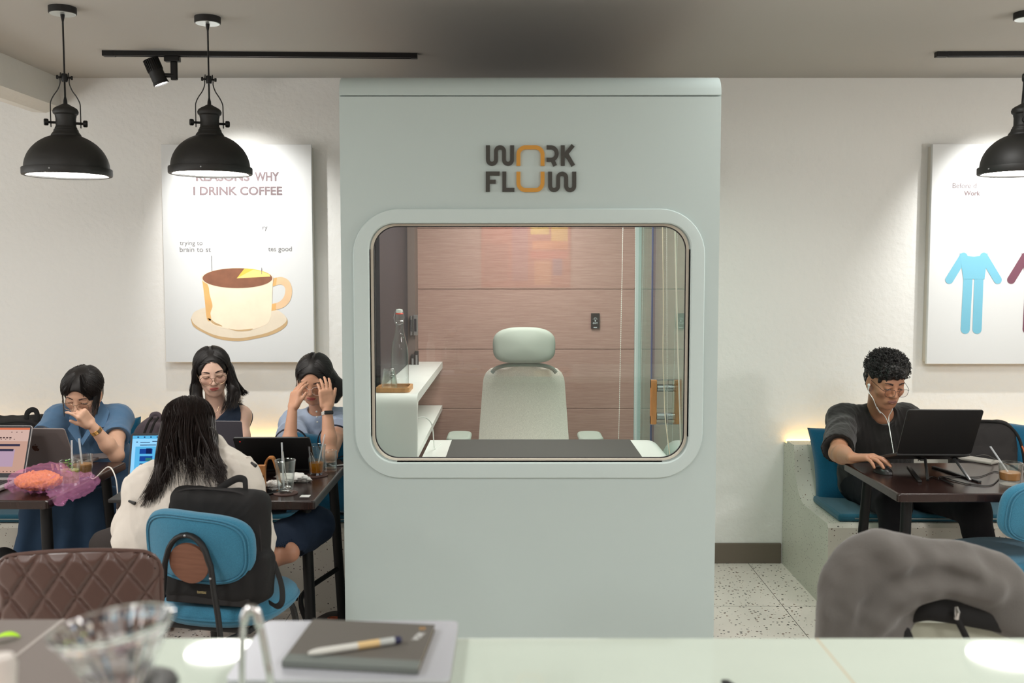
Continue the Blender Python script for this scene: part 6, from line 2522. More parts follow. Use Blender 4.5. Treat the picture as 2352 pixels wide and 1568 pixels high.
def man():
    hd = Head(at(2055, 893, 4.64), (0.17, -0.92, -0.35), 0, 1.06)
    neck = at(2020, 945, 4.87)
    sr = at(1936, 966, 4.88)
    sl = at(2078, 962, 4.94)
    chest = at(2014, 1025, 4.94)
    pel = Vector((1.84, 4.98, 0.545))
    er = at(1925, 1040, 4.50)
    wr = Vector((1.470, 4.268, 0.797))
    el = Vector((2.03, 4.70, 0.80))
    wl = Vector((1.90, 4.45, 0.88))
    kr, ar = Vector((1.73, 4.44, 0.545)), Vector((1.74, 4.46, 0.085))
    kl, al = Vector((2.08, 4.43, 0.535)), Vector((2.20, 4.47, 0.085))
    hr, hl = pel + Vector((-0.09, -0.05, -0.01)), pel + Vector((0.09, -0.05, -0.01))
    t = person('person', 'man in a black T-shirt and round wire glasses working at a laptop with earphones', (1.85, 4.9, 0.46))
    lo, hi = bounds([hd.p(0, 0.1, 0.14), hd.p(0, -0.12, 0), hd.p(0.1, 0, 0), hd.p(-0.1, 0, 0), neck, sr, sl, er, wr, el, wl, pel, kr, ar, kl, al, MOUSE + Vector((0.06, -0.08, 0))], 0.13)
    lo[2] = max(lo[2], 0.0)
    sf = Soft(lo, hi, 0.0030)
    add_torso(sf, pel, chest, neck, sl, sr, -0.004, 1.0, True)
    add_arm(sf, sr, er, wr, True)
    add_arm(sf, sl, el, wl, True)
    add_leg(sf, hr, kr, ar, -0.004)
    add_leg(sf, hl, kl, al, -0.004)
    add_foot(sf, ar, (0.05, -1, 0))
    add_foot(sf, al, (0.15, -1, 0))
    md = (MOUSE + Vector((0.005, 0.035, 0.05)) - wr)
    tips = add_hand(sf, wr, (0.62, -0.74, 0.16), (-0.12, 0.16, 1), -1, (0.46, 0.42, 0.50, 0.60), 1.08, 0.26, bend=(0.75, 0.75, 0.5))
    add_hand(sf, wl, (-0.5, -0.8, 0.0), (0, 0, 1), 1, (0.25, 0.25, 0.3, 0.3), 1.05)
    hd.add(sf, neck, True)
    body = sf.build('body', M_SKM, t)
    hd.face(sf, body, M_LIPM, open_eyes=0.55, brow_w=1.35)
    hd.glasses(body, M_WIRED, 0.0225, 'square', -0.010, 0.108, 0.0010)
    # T-shirt
    st = Soft(*bounds([neck, sr, sl, er, el, pel, chest], 0.17), 0.0042)
    add_torso(st, pel, chest, neck, sl, sr, 0.020, 1.02, True)
    for s, e in ((sr, er), (sl, el)):
        st.cone(s, Vector(s).lerp(e, 0.96), 0.068, 0.066, 0.04)
    st.cone(Vector(sr).lerp(er, 0.3), Vector(sr).lerp(er, 0.95) + Vector((-0.008, 0, -0.008)), 0.06, 0.068, 0.03)
    st.wave(0.0065, 26, 4, (1, 1, 0.6))
    st.wave(0.0022, 60, 5, (1, 1, 0.6))
    for s, e in ((sr, er), (sl, el)):
        s, e = Vector(s), Vector(e)
        q = s.lerp(e, 0.97)
        d = (e - s).normalized()
        # open sleeve end: cut only around the arm
        st.cone(q, q + d * 0.09, 0.082, 0.092, 0.002, 'sub')
    nk = hd.p(0, -0.005, -0.09)
    st.cone(Vector(neck) + (nk - Vector(neck)) * 0.10 + Vector((0.012, -0.03, 0.0)), nk, 0.066, 0.075, 0.006, 'sub')
    st.half(pel + Vector((0, 0, -0.06)), (0, -0.2, -1))
    shirt = st.build('t_shirt', M_TEE, t, smooth_iter=1)
    rib = MB()
    cc = Vector(neck) + (nk - Vector(neck)) * 0.13 + Vector((0.012, -0.03, 0.0))
    # trousers
    tr = Soft(*bounds([pel, kr, kl, ar, al, hr, hl], 0.15), 0.0050)
    tr.ell(pel + Vector((0, 0, -0.01)), (0.185, 0.14, 0.115), None, 0.03)
    for h_, k_, a_ in ((hr, kr, ar), (hl, kl, al)):
        tr.cone(h_, k_, 0.094, 0.072, 0.04)
        tr.cone(k_, a_ + Vector((0, 0, 0.03)), 0.072, 0.058, 0.03)
    tr.wave(0.004, 22, 9)
    tr.half(pel + Vector((0, 0, 0.07)), (0, 0.1, 1))
    tr.build('trousers', M_TRO, t)
    # shoes
    for a_, d in ((ar, (0.05, -1, 0)), (al, (0.15, -1, 0))):
        sh = Soft(*bounds([a_, a_ + Vector(d) * 0.2], 0.12), 0.005)
        sh.cone(a_ + Vector((0, 0.03, -0.04)), a_ + Vector(d) * 0.14 + Vector((0, 0, -0.045)), 0.042, 0.040, 0.02)
        sh.cone(a_ + Vector((0, 0.01, 0.0)), a_ + Vector(d) * 0.05 + Vector((0, 0, -0.03)), 0.044, 0.04, 0.03)
        sh.half((0, 0, 0.002), (0, 0, -1))
        sh.build('shoe', M_BLKL, t)
    # curly hair
    hf = Soft(*bounds([hd.p(0, 0, 0.14), hd.p(0, -0.14, 0), hd.p(0.11, 0, 0), hd.p(-0.11, 0, 0), hd.p(0, 0.11, 0.05)], 0.05), 0.0028)
    hf.ell(hd.p(0, -0.012, 0.050), [x * 1.06 for x in (0.0830, 0.098, 0.072)], hd.R3, 0)
    hf.ell(hd.p(0, 0.030, 0.080), [x * 1.06 for x in (0.068, 0.062, 0.040)], hd.R3, 0.02)
    hf.ell(hd.p(0, -0.056, -0.005), [x * 1.06 for x in (0.068, 0.048, 0.066)], hd.R3, 0.02)
    hf.ell(hd.p(0, 0.094, -0.022), [x * 1.06 for x in (0.064, 0.055, 0.072)], hd.R3, 0.01, 'sub')
    for q in (-1, 1):
        hf.ell(hd.p(q * 0.088, 0.010, -0.050), [x * 1.06 for x in (0.028, 0.034, 0.062)], hd.R3, 0.006, 'sub')
        hf.ell(hd.p(q * 0.070, 0.066, -0.030), [x * 1.06 for x in (0.03, 0.03, 0.05)], hd.R3, 0.006, 'sub')

    def curls(P):
        L_ = hd.loc(P)
        f = 150.0
        return 0.0042 * (np.sin(L_[:, 0] * f + 2.2 * np.sin(L_[:, 2] * 90)) * np.sin(L_[:, 2] * f + 2.0 * np.sin(L_[:, 1] * 80)) + np.sin(L_[:, 1] * f * 0.9 + 2 * np.sin(L_[:, 0] * 70)) * 0.8)
    hf.field(curls)
    hair = hf.build('hair', M_HAIRM, t, smooth_iter=0)
    cl = MB()
    for k in range(1150):
        th = RH.uniform(2, 84)
        ph = RH.uniform(-180, 180)
        if abs(ph) < 60 and th > 74:
            th = RH.uniform(10, 74)
        e_ = 0.031 - 0.016 * max(0, (th - 40) / 44) + RH.uniform(-0.007, 0.003) - (0.006 if abs(ph) > 100 else 0) - (0.004 if abs(ph) < 60 and th > 55 else 0)
        base = hd.scalp(th, ph, e_)
        n0 = (base - hd.c).normalized()
        a = n0.orthogonal().normalized()
        b = n0.cross(a)
        r = RH.uniform(0.003, 0.006)
        w0 = RH.random() * 6
        tl = Vector((RH.uniform(-1, 1), RH.uniform(-1, 1), RH.uniform(-1, 1))) * 0.5
        pts = [base + (a * math.cos(w0 + u * 1.1) + b * math.sin(w0 + u * 1.1)) * r * (1 - 0.05 * u) + (n0 * 0.6 + tl).normalized() * 0.0022 * u for u in range(7)]
        cl.tube(pts, [0.0016] * 5 + [0.0012, 0.0007], 5)
    cl.build('hair_curls', M_HAIRM, hair, fix=False)
    # earphones: a wire of their own in his ears
    wire = MB()
    ear = hd.p(0.083, 0.012, -0.014)
    j = at(2056, 990, 4.60)
    w1 = spline([ear, hd.p(0.084, 0.022, -0.042), at(2005, 915, 4.66), at(2015, 938, 4.70), at(2032, 955, 4.74), at(2041, 975, 4.71), at(2046, 1000, 4.69), at(2050, 1025, 4.62), at(2052, 1035, 4.50), at(2052, 1040, 4.40)], 8)
    wire.tube(w1, 0.0019, 8)
    wire.tube(spline([hd.p(-0.03, 0.05, -0.112), at(2050, 940, 4.70), at(2042, 955, 4.72), at(2042, 972, 4.71), at(2044, 990, 4.69), at(2049, 1018, 4.63)], 8), 0.0019, 8)
    wire.tube([at(2014, 936, 4.698), at(2022, 948, 4.722)], 0.0032, 8)
    wire.ball(ear, 0.0075, 12, 8)
    wire.tube([ear + Vector((0, 0, -0.002)), hd.p(0.084, 0.016, -0.034)], [0.005, 0.0035], 10)
    wire.tube(spline([at(2054, 1046, 4.30), at(2040, 1047, 4.26), at(2028, 1052, 4.22), at(2020, 1060, 4.20)], 6), 0.0019, 8)
    tag(wire.build('earphones', mat('earphone_white', (232, 236, 234), 0.35), None, fix=False), 'white wired earphones running from the man\'s ear down his black T-shirt', 'earphones')


M_HAIRM = mat('hair_black_curly', (20, 18, 17), 0.5)
man()
# ---------------------------------------------------------------- the four women
M_SKF = mat_skin('skin_fair', (222, 184, 164))
M_SKG = mat_skin('skin_light_tan', (212, 168, 142))
M_SKT = mat_skin('skin_tan_warm', (198, 148, 120))
M_HAIRB = mat_hair('hair_black', (26, 22, 21))
M_HAIRD = mat_hair('hair_dark_brown', (36, 27, 24))
M_DENIM = mat('blue_dress_cloth', (84, 116, 148), 0.9, bump=(600, 0.4), spec=0.2, sheen=0.2, vary=(60, 0.08))
M_NAVYT = mat('navy_cloth', (28, 42, 62), 0.7, bump=(500, 0.3), spec=0.3, sheen=0.2)
M_DRESS_SHADED = mat('dress_cloth_shaded', (54, 76, 102), 0.9, bump=(500, 0.3), spec=0.2)  # dress cloth darkened to carry the shade under the table
M_NAVYD = mat('dark_navy_skirt', (26, 37, 54), 0.9, bump=(500, 0.3), spec=0.2)
M_SHIRTB = mat('pale_blue_cotton', (164, 178, 200), 0.85, bump=(600, 0.3), spec=0.2, vary=(80, 0.06))
M_TRIMN = mat('navy_trim', (30, 34, 50), 0.8)
M_JACKET = mat('off_white_nylon', (214, 206, 196), 0.7, bump=(300, 0.25), spec=0.3, vary=(40, 0.03))
M_GOLD = mat('gold_band', (176, 132, 76), 0.3, 0.9)


def hair_cap(hd, h=0.0032, grow=0.010, face=(0.058, 0.060, 0.088), face_c=(0, 0.098, -0.028), groove=0.0011, ears=True):
    s = hd.s
    hf = Soft(*bounds([hd.p(0, 0, 0.14), hd.p(0, -0.15, 0), hd.p(0.11, 0, 0), hd.p(-0.11, 0, 0), hd.p(0, 0.11, 0.05), hd.p(0, 0, -0.12)], 0.05), h)
    hf.ell(hd.p(0, -0.014, 0.031), [q * s for q in (0.0755 + grow, 0.095 + grow, 0.0765 + grow)], hd.R3, 0)
    hf.ell(hd.p(0, -0.048, -0.035), [q * s for q in (0.066 + grow * 0.6, 0.052 + grow, 0.075)], hd.R3, 0.03)
    hf.ell(hd.p(*face_c), [q * s for q in face], hd.R3, 0.008, 'sub')
    return hf


def hairline(hm, hd, r, n, lo=30, hi=60, end=(76, 130), e=0.008, w=0.0020):
    """Locks that rise from the hairline and run back over the sides."""
    for k in range(n):
        q = r.choice((-1, 1))
        strand(hm, hd.comb((r.uniform(lo, hi), q * r.uniform(0.5, 34)), (r.uniform(84, 98), q * r.uniform(*end)), e + r.uniform(0, 0.003), 9), w, 4)


def torso_cloth(pel, chest, neck, sl, sr, g, w, pad=0.17, h=0.0042):
    st = Soft(*bounds([pel, chest, neck, sl, sr], pad), h)
    add_torso(st, pel, chest, neck, sl, sr, g, w)
    return st


# ---- woman in the blue dress, chin on her hand
def woman_dress():
    r = random.Random(5)
    hd = Head(at(176, 925, 4.50), (0.02, -0.86, -0.48), -5, 0.99)
    neck = at(220, 952, 4.70)
    sl = at(268, 968, 4.72)
    sr = at(140, 968, 4.68)
    chest = at(204, 1015, 4.76)
    pel = Vector((-1.98, 4.97, 0.545))
    el = at(268, 1046, 4.46)
    wl = at(209, 975, 4.385)
    er = at(84, 1020, 4.50)
    wr = at(120, 1052, 4.34)
    kl, al = Vector((-1.84, 4.44, 0.53)), Vector((-1.82, 4.42, 0.09))
    kr, ar = Vector((-2.12, 4.44, 0.53)), Vector((-2.14, 4.40, 0.09))
    hl, hr = pel + Vector((0.09, -0.05, 0)), pel + Vector((-0.09, -0.05, 0))
    t = person('person', 'woman in a blue collared dress leaning on her elbow with a hand at her mouth', (-1.98, 4.9, 0.46))
    lo, hi = bounds([hd.p(0, 0.1, 0.14), hd.p(0, -0.12, 0), hd.p(0.1, 0, 0), hd.p(-0.1, 0, 0), neck, sr, sl, er, wr, el, wl, pel, kl, al, kr, ar], 0.12)
    lo[2] = max(lo[2], 0.0)
    sf = Soft(lo, hi, 0.0030)
    add_torso(sf, pel, chest, neck, sl, sr, -0.004, 0.95)
    add_arm(sf, sl, el, wl)
    add_arm(sf, sr, er, wr)
    add_leg(sf, hl, kl, al)
    add_leg(sf, hr, kr, ar)
    add_foot(sf, al, (0.1, -1, 0))
    add_foot(sf, ar, (-0.1, -1, 0))
    d = (at(184, 947, 4.34) - wl).normalized()
    add_hand(sf, wl, d, (0.74, -0.62, 0.30), -1, (0.55, 1.35, 1.5, 1.55), 0.86, 0.04, thumb=(0.8, 0.35, -0.55), bend=(1.0, 0.95, 0.7))
    add_hand(sf, wr, (0.5, -0.6, 0.0), (0, 0, 1), -1, (0.3, 0.3, 0.35, 0.4), 0.92)
    hd.add(sf, neck)
    body = sf.build('body', M_SKG, t)
    hd.face(sf, body, M_LIPM, open_eyes=0.35)
    hd.glasses(body, M_WIRE, 0.0235, 'square', -0.009, 0.103, 0.0010)
    # dress top with collar
    st = torso_cloth(pel, chest, neck, sl, sr, 0.016, 0.98)
    for s, e, f in ((sl, el, 0.62), (sr, er, 0.86)):
        s, e = Vector(s), Vector(e)
        st.cone(s + Vector((0, 0, 0.012)), s.lerp(e, f), 0.068, 0.060, 0.03)
        st.ell(s + Vector((0, 0, 0.012)), (0.072, 0.066, 0.060), None, 0.03)
    st.wave(0.0050, 26, 21, (1, 1, 0.7))
    for s, e, f in ((sl, el, 0.62), (sr, er, 0.86)):
        s, e = Vector(s), Vector(e)
        q = s.lerp(e, f)
        st.cone(q + (e - s).normalized() * 0.012, q + (e - s).normalized() * 0.10, 0.076, 0.088, 0.002, 'sub')
    nk = hd.p(0, -0.01, -0.09)
    st.cone(Vector(neck) + Vector((0.0, -0.02, 0.02)), nk, 0.052, 0.075, 0.006, 'sub')
    vb = at(188, 1000, 4.60)
    st.cone(Vector(neck) + Vector((-0.02, -0.09, 0.0)), vb + Vector((0, -0.04, 0)), 0.045, 0.012, 0.006, 'sub')
    st.build('dress_top', M_DENIM, t)
    # open lapel collar: two folded flaps each side
    def flap(pts, name):
        m = MB()
        th = Vector((0, -0.006, 0.001))
        n = len(pts)
        m.add([Vector(p) for p in pts] + [Vector(p) + th for p in pts], [tuple(range(n)), tuple(range(2 * n - 1, n - 1, -1))] + [(i, (i + 1) % n, n + (i + 1) % n, n + i) for i in range(n)])
        o = m.build(name, M_DENIM, t, fix=True)
        bv = o.modifiers.new('soft', 'BEVEL')
        bv.width = 0.002
        bv.segments = 2
    yb = 4.575
    flap([at(232, 918, 4.68), at(252, 945, 4.64), at(243, 980, 4.60), at(219, 984, 4.585), at(206, 1000, 4.575), at(190, 1025, 4.57), at(186, 1012, 4.572), at(205, 980, 4.58), at(222, 950, 4.62)], 'collar')
    flap([at(160, 958, 4.60), at(172, 940, 4.62), at(182, 978, 4.58), at(189, 1012, 4.575), at(186, 1026, 4.57), at(170, 1005, 4.575), at(156, 985, 4.58), at(163, 975, 4.585)], 'collar')
    # necklace
    m = MB()
    for k in range(16):
        u = k / 15
        m.ball(tuple(at(180 + 3 * u + 8 * max(0, u - 0.7), 958 + 44 * u, 4.575 + 0.0 * u)), 0.0026, 6, 5)
    m.build('necklace', M_WIRED, t, fix=False)
    # bracelet watch on the raised wrist
    dd = (Vector(wl) - Vector(el)).normalized()
    c = Vector(wl) - dd * 0.038
    a = dd.orthogonal().normalized()
    b = dd.cross(a)
    m = MB()
    for off in (-0.0065, -0.002, 0.0025, 0.0065):
        m.tube([c + dd * off + (a * math.cos(w) + b * math.sin(w)) * 0.0240 for w in [2 * PI * k / 28 for k in range(28)]], 0.0026, 6, closed=True)
    wt = m.build('watch', M_GOLD, t)
    fdir = Vector((0.45, -0.75, 0.5))
    fdir = (fdir - dd * fdir.dot(dd)).normalized()
    X = Matrix((tuple(dd.cross(fdir)) + (0,), tuple(dd) + (0,), tuple(fdir) + (0,), (0, 0, 0, 1))).transposed()
    MB(Matrix.Translation(c + fdir * 0.0242) @ X).rbox((-0.007, -0.009, -0.002), (0.007, 0.009, 0.0035), 0.0015).build('watch_case', M_WIRE, wt)
    # long skirt over the knees to the floor
    sk = Soft(*bounds([pel, kl, kr, al, ar, Vector((-1.66, 4.4, 0.3)), Vector((-2.36, 4.4, 0.3))], 0.14), 0.0055)
    sk.ell(pel + Vector((0, 0, -0.01)), (0.19, 0.15, 0.12), None, 0.03)
    for h_, k_, a_, o in ((hl, kl, al, 0.03), (hr, kr, ar, -0.05)):
        sk.cone(h_, k_, 0.105, 0.085, 0.05)
        sk.cone(k_, Vector(a_) + Vector((o, 0.0, 0.06)), 0.085, 0.11, 0.06)
    sk.cone((Vector(kl) + Vector(kr)) / 2, (Vector(al) + Vector(ar)) / 2 + Vector((0, 0, 0.06)), 0.09, 0.10, 0.08)
    sk.cone(Vector(hl), Vector(kl) + Vector((0.10, 0.02, -0.02)), 0.08, 0.05, 0.05)

    def folds(P):
        x = P[:, 0]
        return 0.011 * np.sin(x * 62 + 2.0 * np.sin(P[:, 2] * 6)) * np.clip((0.62 - P[:, 2]) * 3, 0, 1)
    sk.field(folds)
    sk.wave(0.004, 20, 8)
    sk.build('skirt', M_DRESS_SHADED, t)
    # hair: cap, combed fringe and a few loose locks
    hf = hair_cap(hd, grow=0.011, face=(0.059, 0.062, 0.090), face_c=(0, 0.098, -0.024))
    hair = hf.build('hair', M_HAIRB, t, smooth_iter=0)
    hm = MB()
    for k in range(480):
        ph = r.uniform(-175, 175)
        th0 = r.uniform(4, 12)
        end = r.uniform(84, 100)
        p = hd.comb((th0, ph * 0.5 - 6), (end, ph), 0.010 + r.uniform(0, 0.004))
        if abs(ph) < 52:
            # fringe parted to the sides, ends over the brows
            ph2 = math.copysign(40 + abs(ph) * 0.75, ph if abs(ph) > 6 else r.choice((-1, 1)))
            p = hd.comb((r.uniform(4, 38), math.copysign(4, ph2)), (r.uniform(80, 96), ph2), 0.013 + r.uniform(0, 0.004))
        strand(hm, p, 0.0020, 4)
    hairline(hm, hd, r, 200, 8, 34, (60, 150), 0.010)
    for k in range(260):
        q = r.choice((-1, 1))
        a_ = r.uniform(19, 64)
        strand(hm, hd.comb((r.uniform(2, 14), q * r.uniform(0, 30)), (r.uniform(66, 86) if a_ > 16 else r.uniform(60, 74), q * a_), 0.0125 + r.uniform(0, 0.003), 9), 0.0019, 4, taper=0.1)
    for q in (-1, 1):
        for k in range(40):
            ph = q * r.uniform(52, 80)
            p = hd.comb((30, q * 8), (96, ph), 0.013)
            a = p[-1]
            L = r.uniform(0.04, 0.11)
            inw = hd.sd * (-q * 0.012)
            p += [a + Vector((0, 0, -L * u)) + inw * u + hd.f * (0.012 * u) for u in (0.35, 0.7, 1.0)]
            strand(hm, p, 0.0017, 4)
    for k in range(14):
        a = hd.scalp(92, r.uniform(120, 200), 0.008) + Vector((0, 0, 0.01))
        strand(hm, [a, a + Vector((r.uniform(0.0, 0.03), 0.01, -0.03)), a + Vector((r.uniform(0.0, 0.05), 0.015, -0.07))], 0.0014, 4)
    hm.build('hair_strands', M_HAIRB, hair, fix=False)


# ---- woman in the navy sleeveless top
def woman_navy():
    r = random.Random(6)
    hd = Head(at(489, 865, 4.80), (0.30, -0.91, -0.27), 5, 1.0)
    neck = at(497, 943, 4.94)
    sl = at(553, 955, 4.96)
    sr = at(446, 962, 4.94)
    chest = at(500, 1010, 4.98)
    pel = Vector((-1.46, 4.98, 0.545))
    el = at(562, 1062, 4.84)
    wl = at(520, 1085, 4.52)
    er = at(436, 1068, 4.82)
    wr = at(470, 1088, 4.52)
    kl, al = Vector((-1.36, 4.44, 0.53)), Vector((-1.34, 4.48, 0.09))
    kr, ar = Vector((-1.54, 4.44, 0.53)), Vector((-1.55, 4.48, 0.09))
    hl, hr = pel + Vector((0.085, -0.05, 0)), pel + Vector((-0.085, -0.05, 0))
    t = person('person', 'woman in a navy sleeveless top with long black hair and round glasses looking down', (-1.46, 4.9, 0.46))
    lo, hi = bounds([hd.p(0, 0.1, 0.14), hd.p(0, -0.12, 0), hd.p(0.1, 0, 0), hd.p(-0.1, 0, 0), neck, sr, sl, er, wr, el, wl, pel, kl, al, kr, ar], 0.12)
    lo[2] = max(lo[2], 0.0)
    sf = Soft(lo, hi, 0.0028)
    add_torso(sf, pel, chest, neck, sl, sr, -0.004, 0.90)
    add_arm(sf, sl, el, wl)
    add_arm(sf, sr, er, wr)
    add_leg(sf, hl, kl, al)
    add_leg(sf, hr, kr, ar)
    add_foot(sf, al, (0.1, -1, 0))
    add_foot(sf, ar, (-0.1, -1, 0))
    add_hand(sf, wl, (-0.3, -0.9, 0.0), (0, 0.1, 1), 1, (0.3, 0.3, 0.35, 0.4), 0.92)
    add_hand(sf, wr, (0.3, -0.9, 0.0), (0, 0.1, 1), -1, (0.3, 0.3, 0.35, 0.4), 0.92)
    hd.add(sf, neck, slim=0.94)
    body = sf.build('body', M_SKF, t)
    hd.face(sf, body, M_LIPS, open_eyes=0.12, brow_w=1.15)
    hd.glasses(body, M_WIRE, 0.0245, 'cat', -0.011, 0.103, 0.0012)
    st = torso_cloth(pel, chest, neck, sl, sr, 0.011, 0.92, h=0.0036)
    st.wave(0.0030, 24, 31)
    for s, e, sg in ((sl, el, 1), (sr, er, -1)):
        s, e = Vector(s), Vector(e)
        st.cone(s + Vector((sg * 0.052, 0, 0.05)), s.lerp(e, 0.6) + Vector((sg * 0.058, 0, 0)), 0.060, 0.060, 0.004, 'sub')
    nk = hd.p(0, -0.01, -0.09)
    st.cone(Vector(neck) + Vector((0, -0.01, 0.0)), nk, 0.058, 0.08, 0.006, 'sub')
    st.cone(Vector(neck) + Vector((0, -0.10, 0.02)), at(490, 1002, 4.86), 0.060, 0.010, 0.006, 'sub')
    st.build('sleeveless_top', M_NAVYT, t)
    m = MB()
    m.tube(spline([at(478, 930, 4.87), at(483, 944, 4.855), at(490, 952, 4.85), at(498, 945, 4.855), at(503, 932, 4.87)], 6), 0.0010, 6)
    m.ball(at(489.5, 956, 4.848), 0.0042, 8, 6)
    m.build('necklace', M_WIRE, t, fix=False)
    tr = Soft(*bounds([pel, kl, kr, al, ar], 0.15), 0.0055)
    tr.ell(pel + Vector((0, 0, -0.01)), (0.175, 0.135, 0.115), None, 0.03)
    for h_, k_, a_ in ((hl, kl, al), (hr, kr, ar)):
        tr.cone(h_, k_, 0.095, 0.075, 0.04)
        tr.cone(k_, a_ + Vector((0, 0, 0.04)), 0.075, 0.070, 0.03)
    tr.wave(0.004, 22, 19)
    tr.half(pel + Vector((0, 0, 0.08)), (0, 0.1, 1))
    tr.build('trousers', M_NAVYD, t)
    # long hair parted in the middle
    hf = hair_cap(hd, grow=0.008, face=(0.0600, 0.064, 0.097), face_c=(0, 0.098, -0.012))
    for q in (-1, 1):
        a = hd.p(q * 0.070, -0.012, -0.01)
        if q > 0:   # image left: falls straight to the chest
            p1, p2 = at(452, 920, 4.86), at(470, 962, 4.84)
            hf.chain([a, p1, p2], [0.030, 0.024, 0.006], 0.03)
        else:       # image right: sweeps out over the shoulder
            p1, p2 = at(537, 892, 4.88), at(530, 922, 4.855)
            hf.chain([a, p1, p2], [0.030, 0.021, 0.005], 0.03)
            hf.cone(hd.p(-0.07, -0.03, 0.0), at(556, 905, 4.92), 0.020, 0.008, 0.03)
    hair = hf.build('hair', M_HAIRB, t, smooth_iter=0)
    hm = MB()
    hairline(hm, hd, r, 260)
    for k in range(760):
        q = 1 if k % 2 else -1
        ph = q * r.uniform(58, 172)
        st_ = (r.uniform(4, 34), q * 1.0)
        p = hd.comb(st_, (r.uniform(86, 100), ph), 0.009 + r.uniform(0, 0.003), 10)
        a = p[-1]
        front = abs(ph) < 110
        w_ = r.random()
        j = lambda z=2.5: r.uniform(-z, z)
        if q > 0:
            tip = at(447 + 30 * w_ + j(), 945 + 22 * w_ + j(6), 4.845) if front else at(r.uniform(440, 470), r.uniform(930, 960), 4.97)
            mid = at(437 + 24 * w_ + j(), r.uniform(898, 908), 4.86)
        else:
            if r.random() < 0.25:
                tip = at(558 + 14 * w_ + j(), 910 - 8 * w_ + j(), 4.92)
                mid = at(540 + 12 * w_ + j(), 892 - 8 * w_ + j(), 4.90)
            else:
                tip = at(506 + 38 * w_ + j(), 948 - 14 * w_ + j(4), 4.85) if front else at(r.uniform(520, 560), r.uniform(915, 940), 4.99)
                mid = at(523 + 28 * w_ + j(), r.uniform(896, 908), 4.86)
        p = p[:-1] + spline([a, a.lerp(mid, 0.55) + Vector((0, 0, -0.0)), mid, tip], 4)
        strand(hm, p, 0.0021, 4, taper=0.08)
    hm.build('hair_strands', M_HAIRB, hair, fix=False)


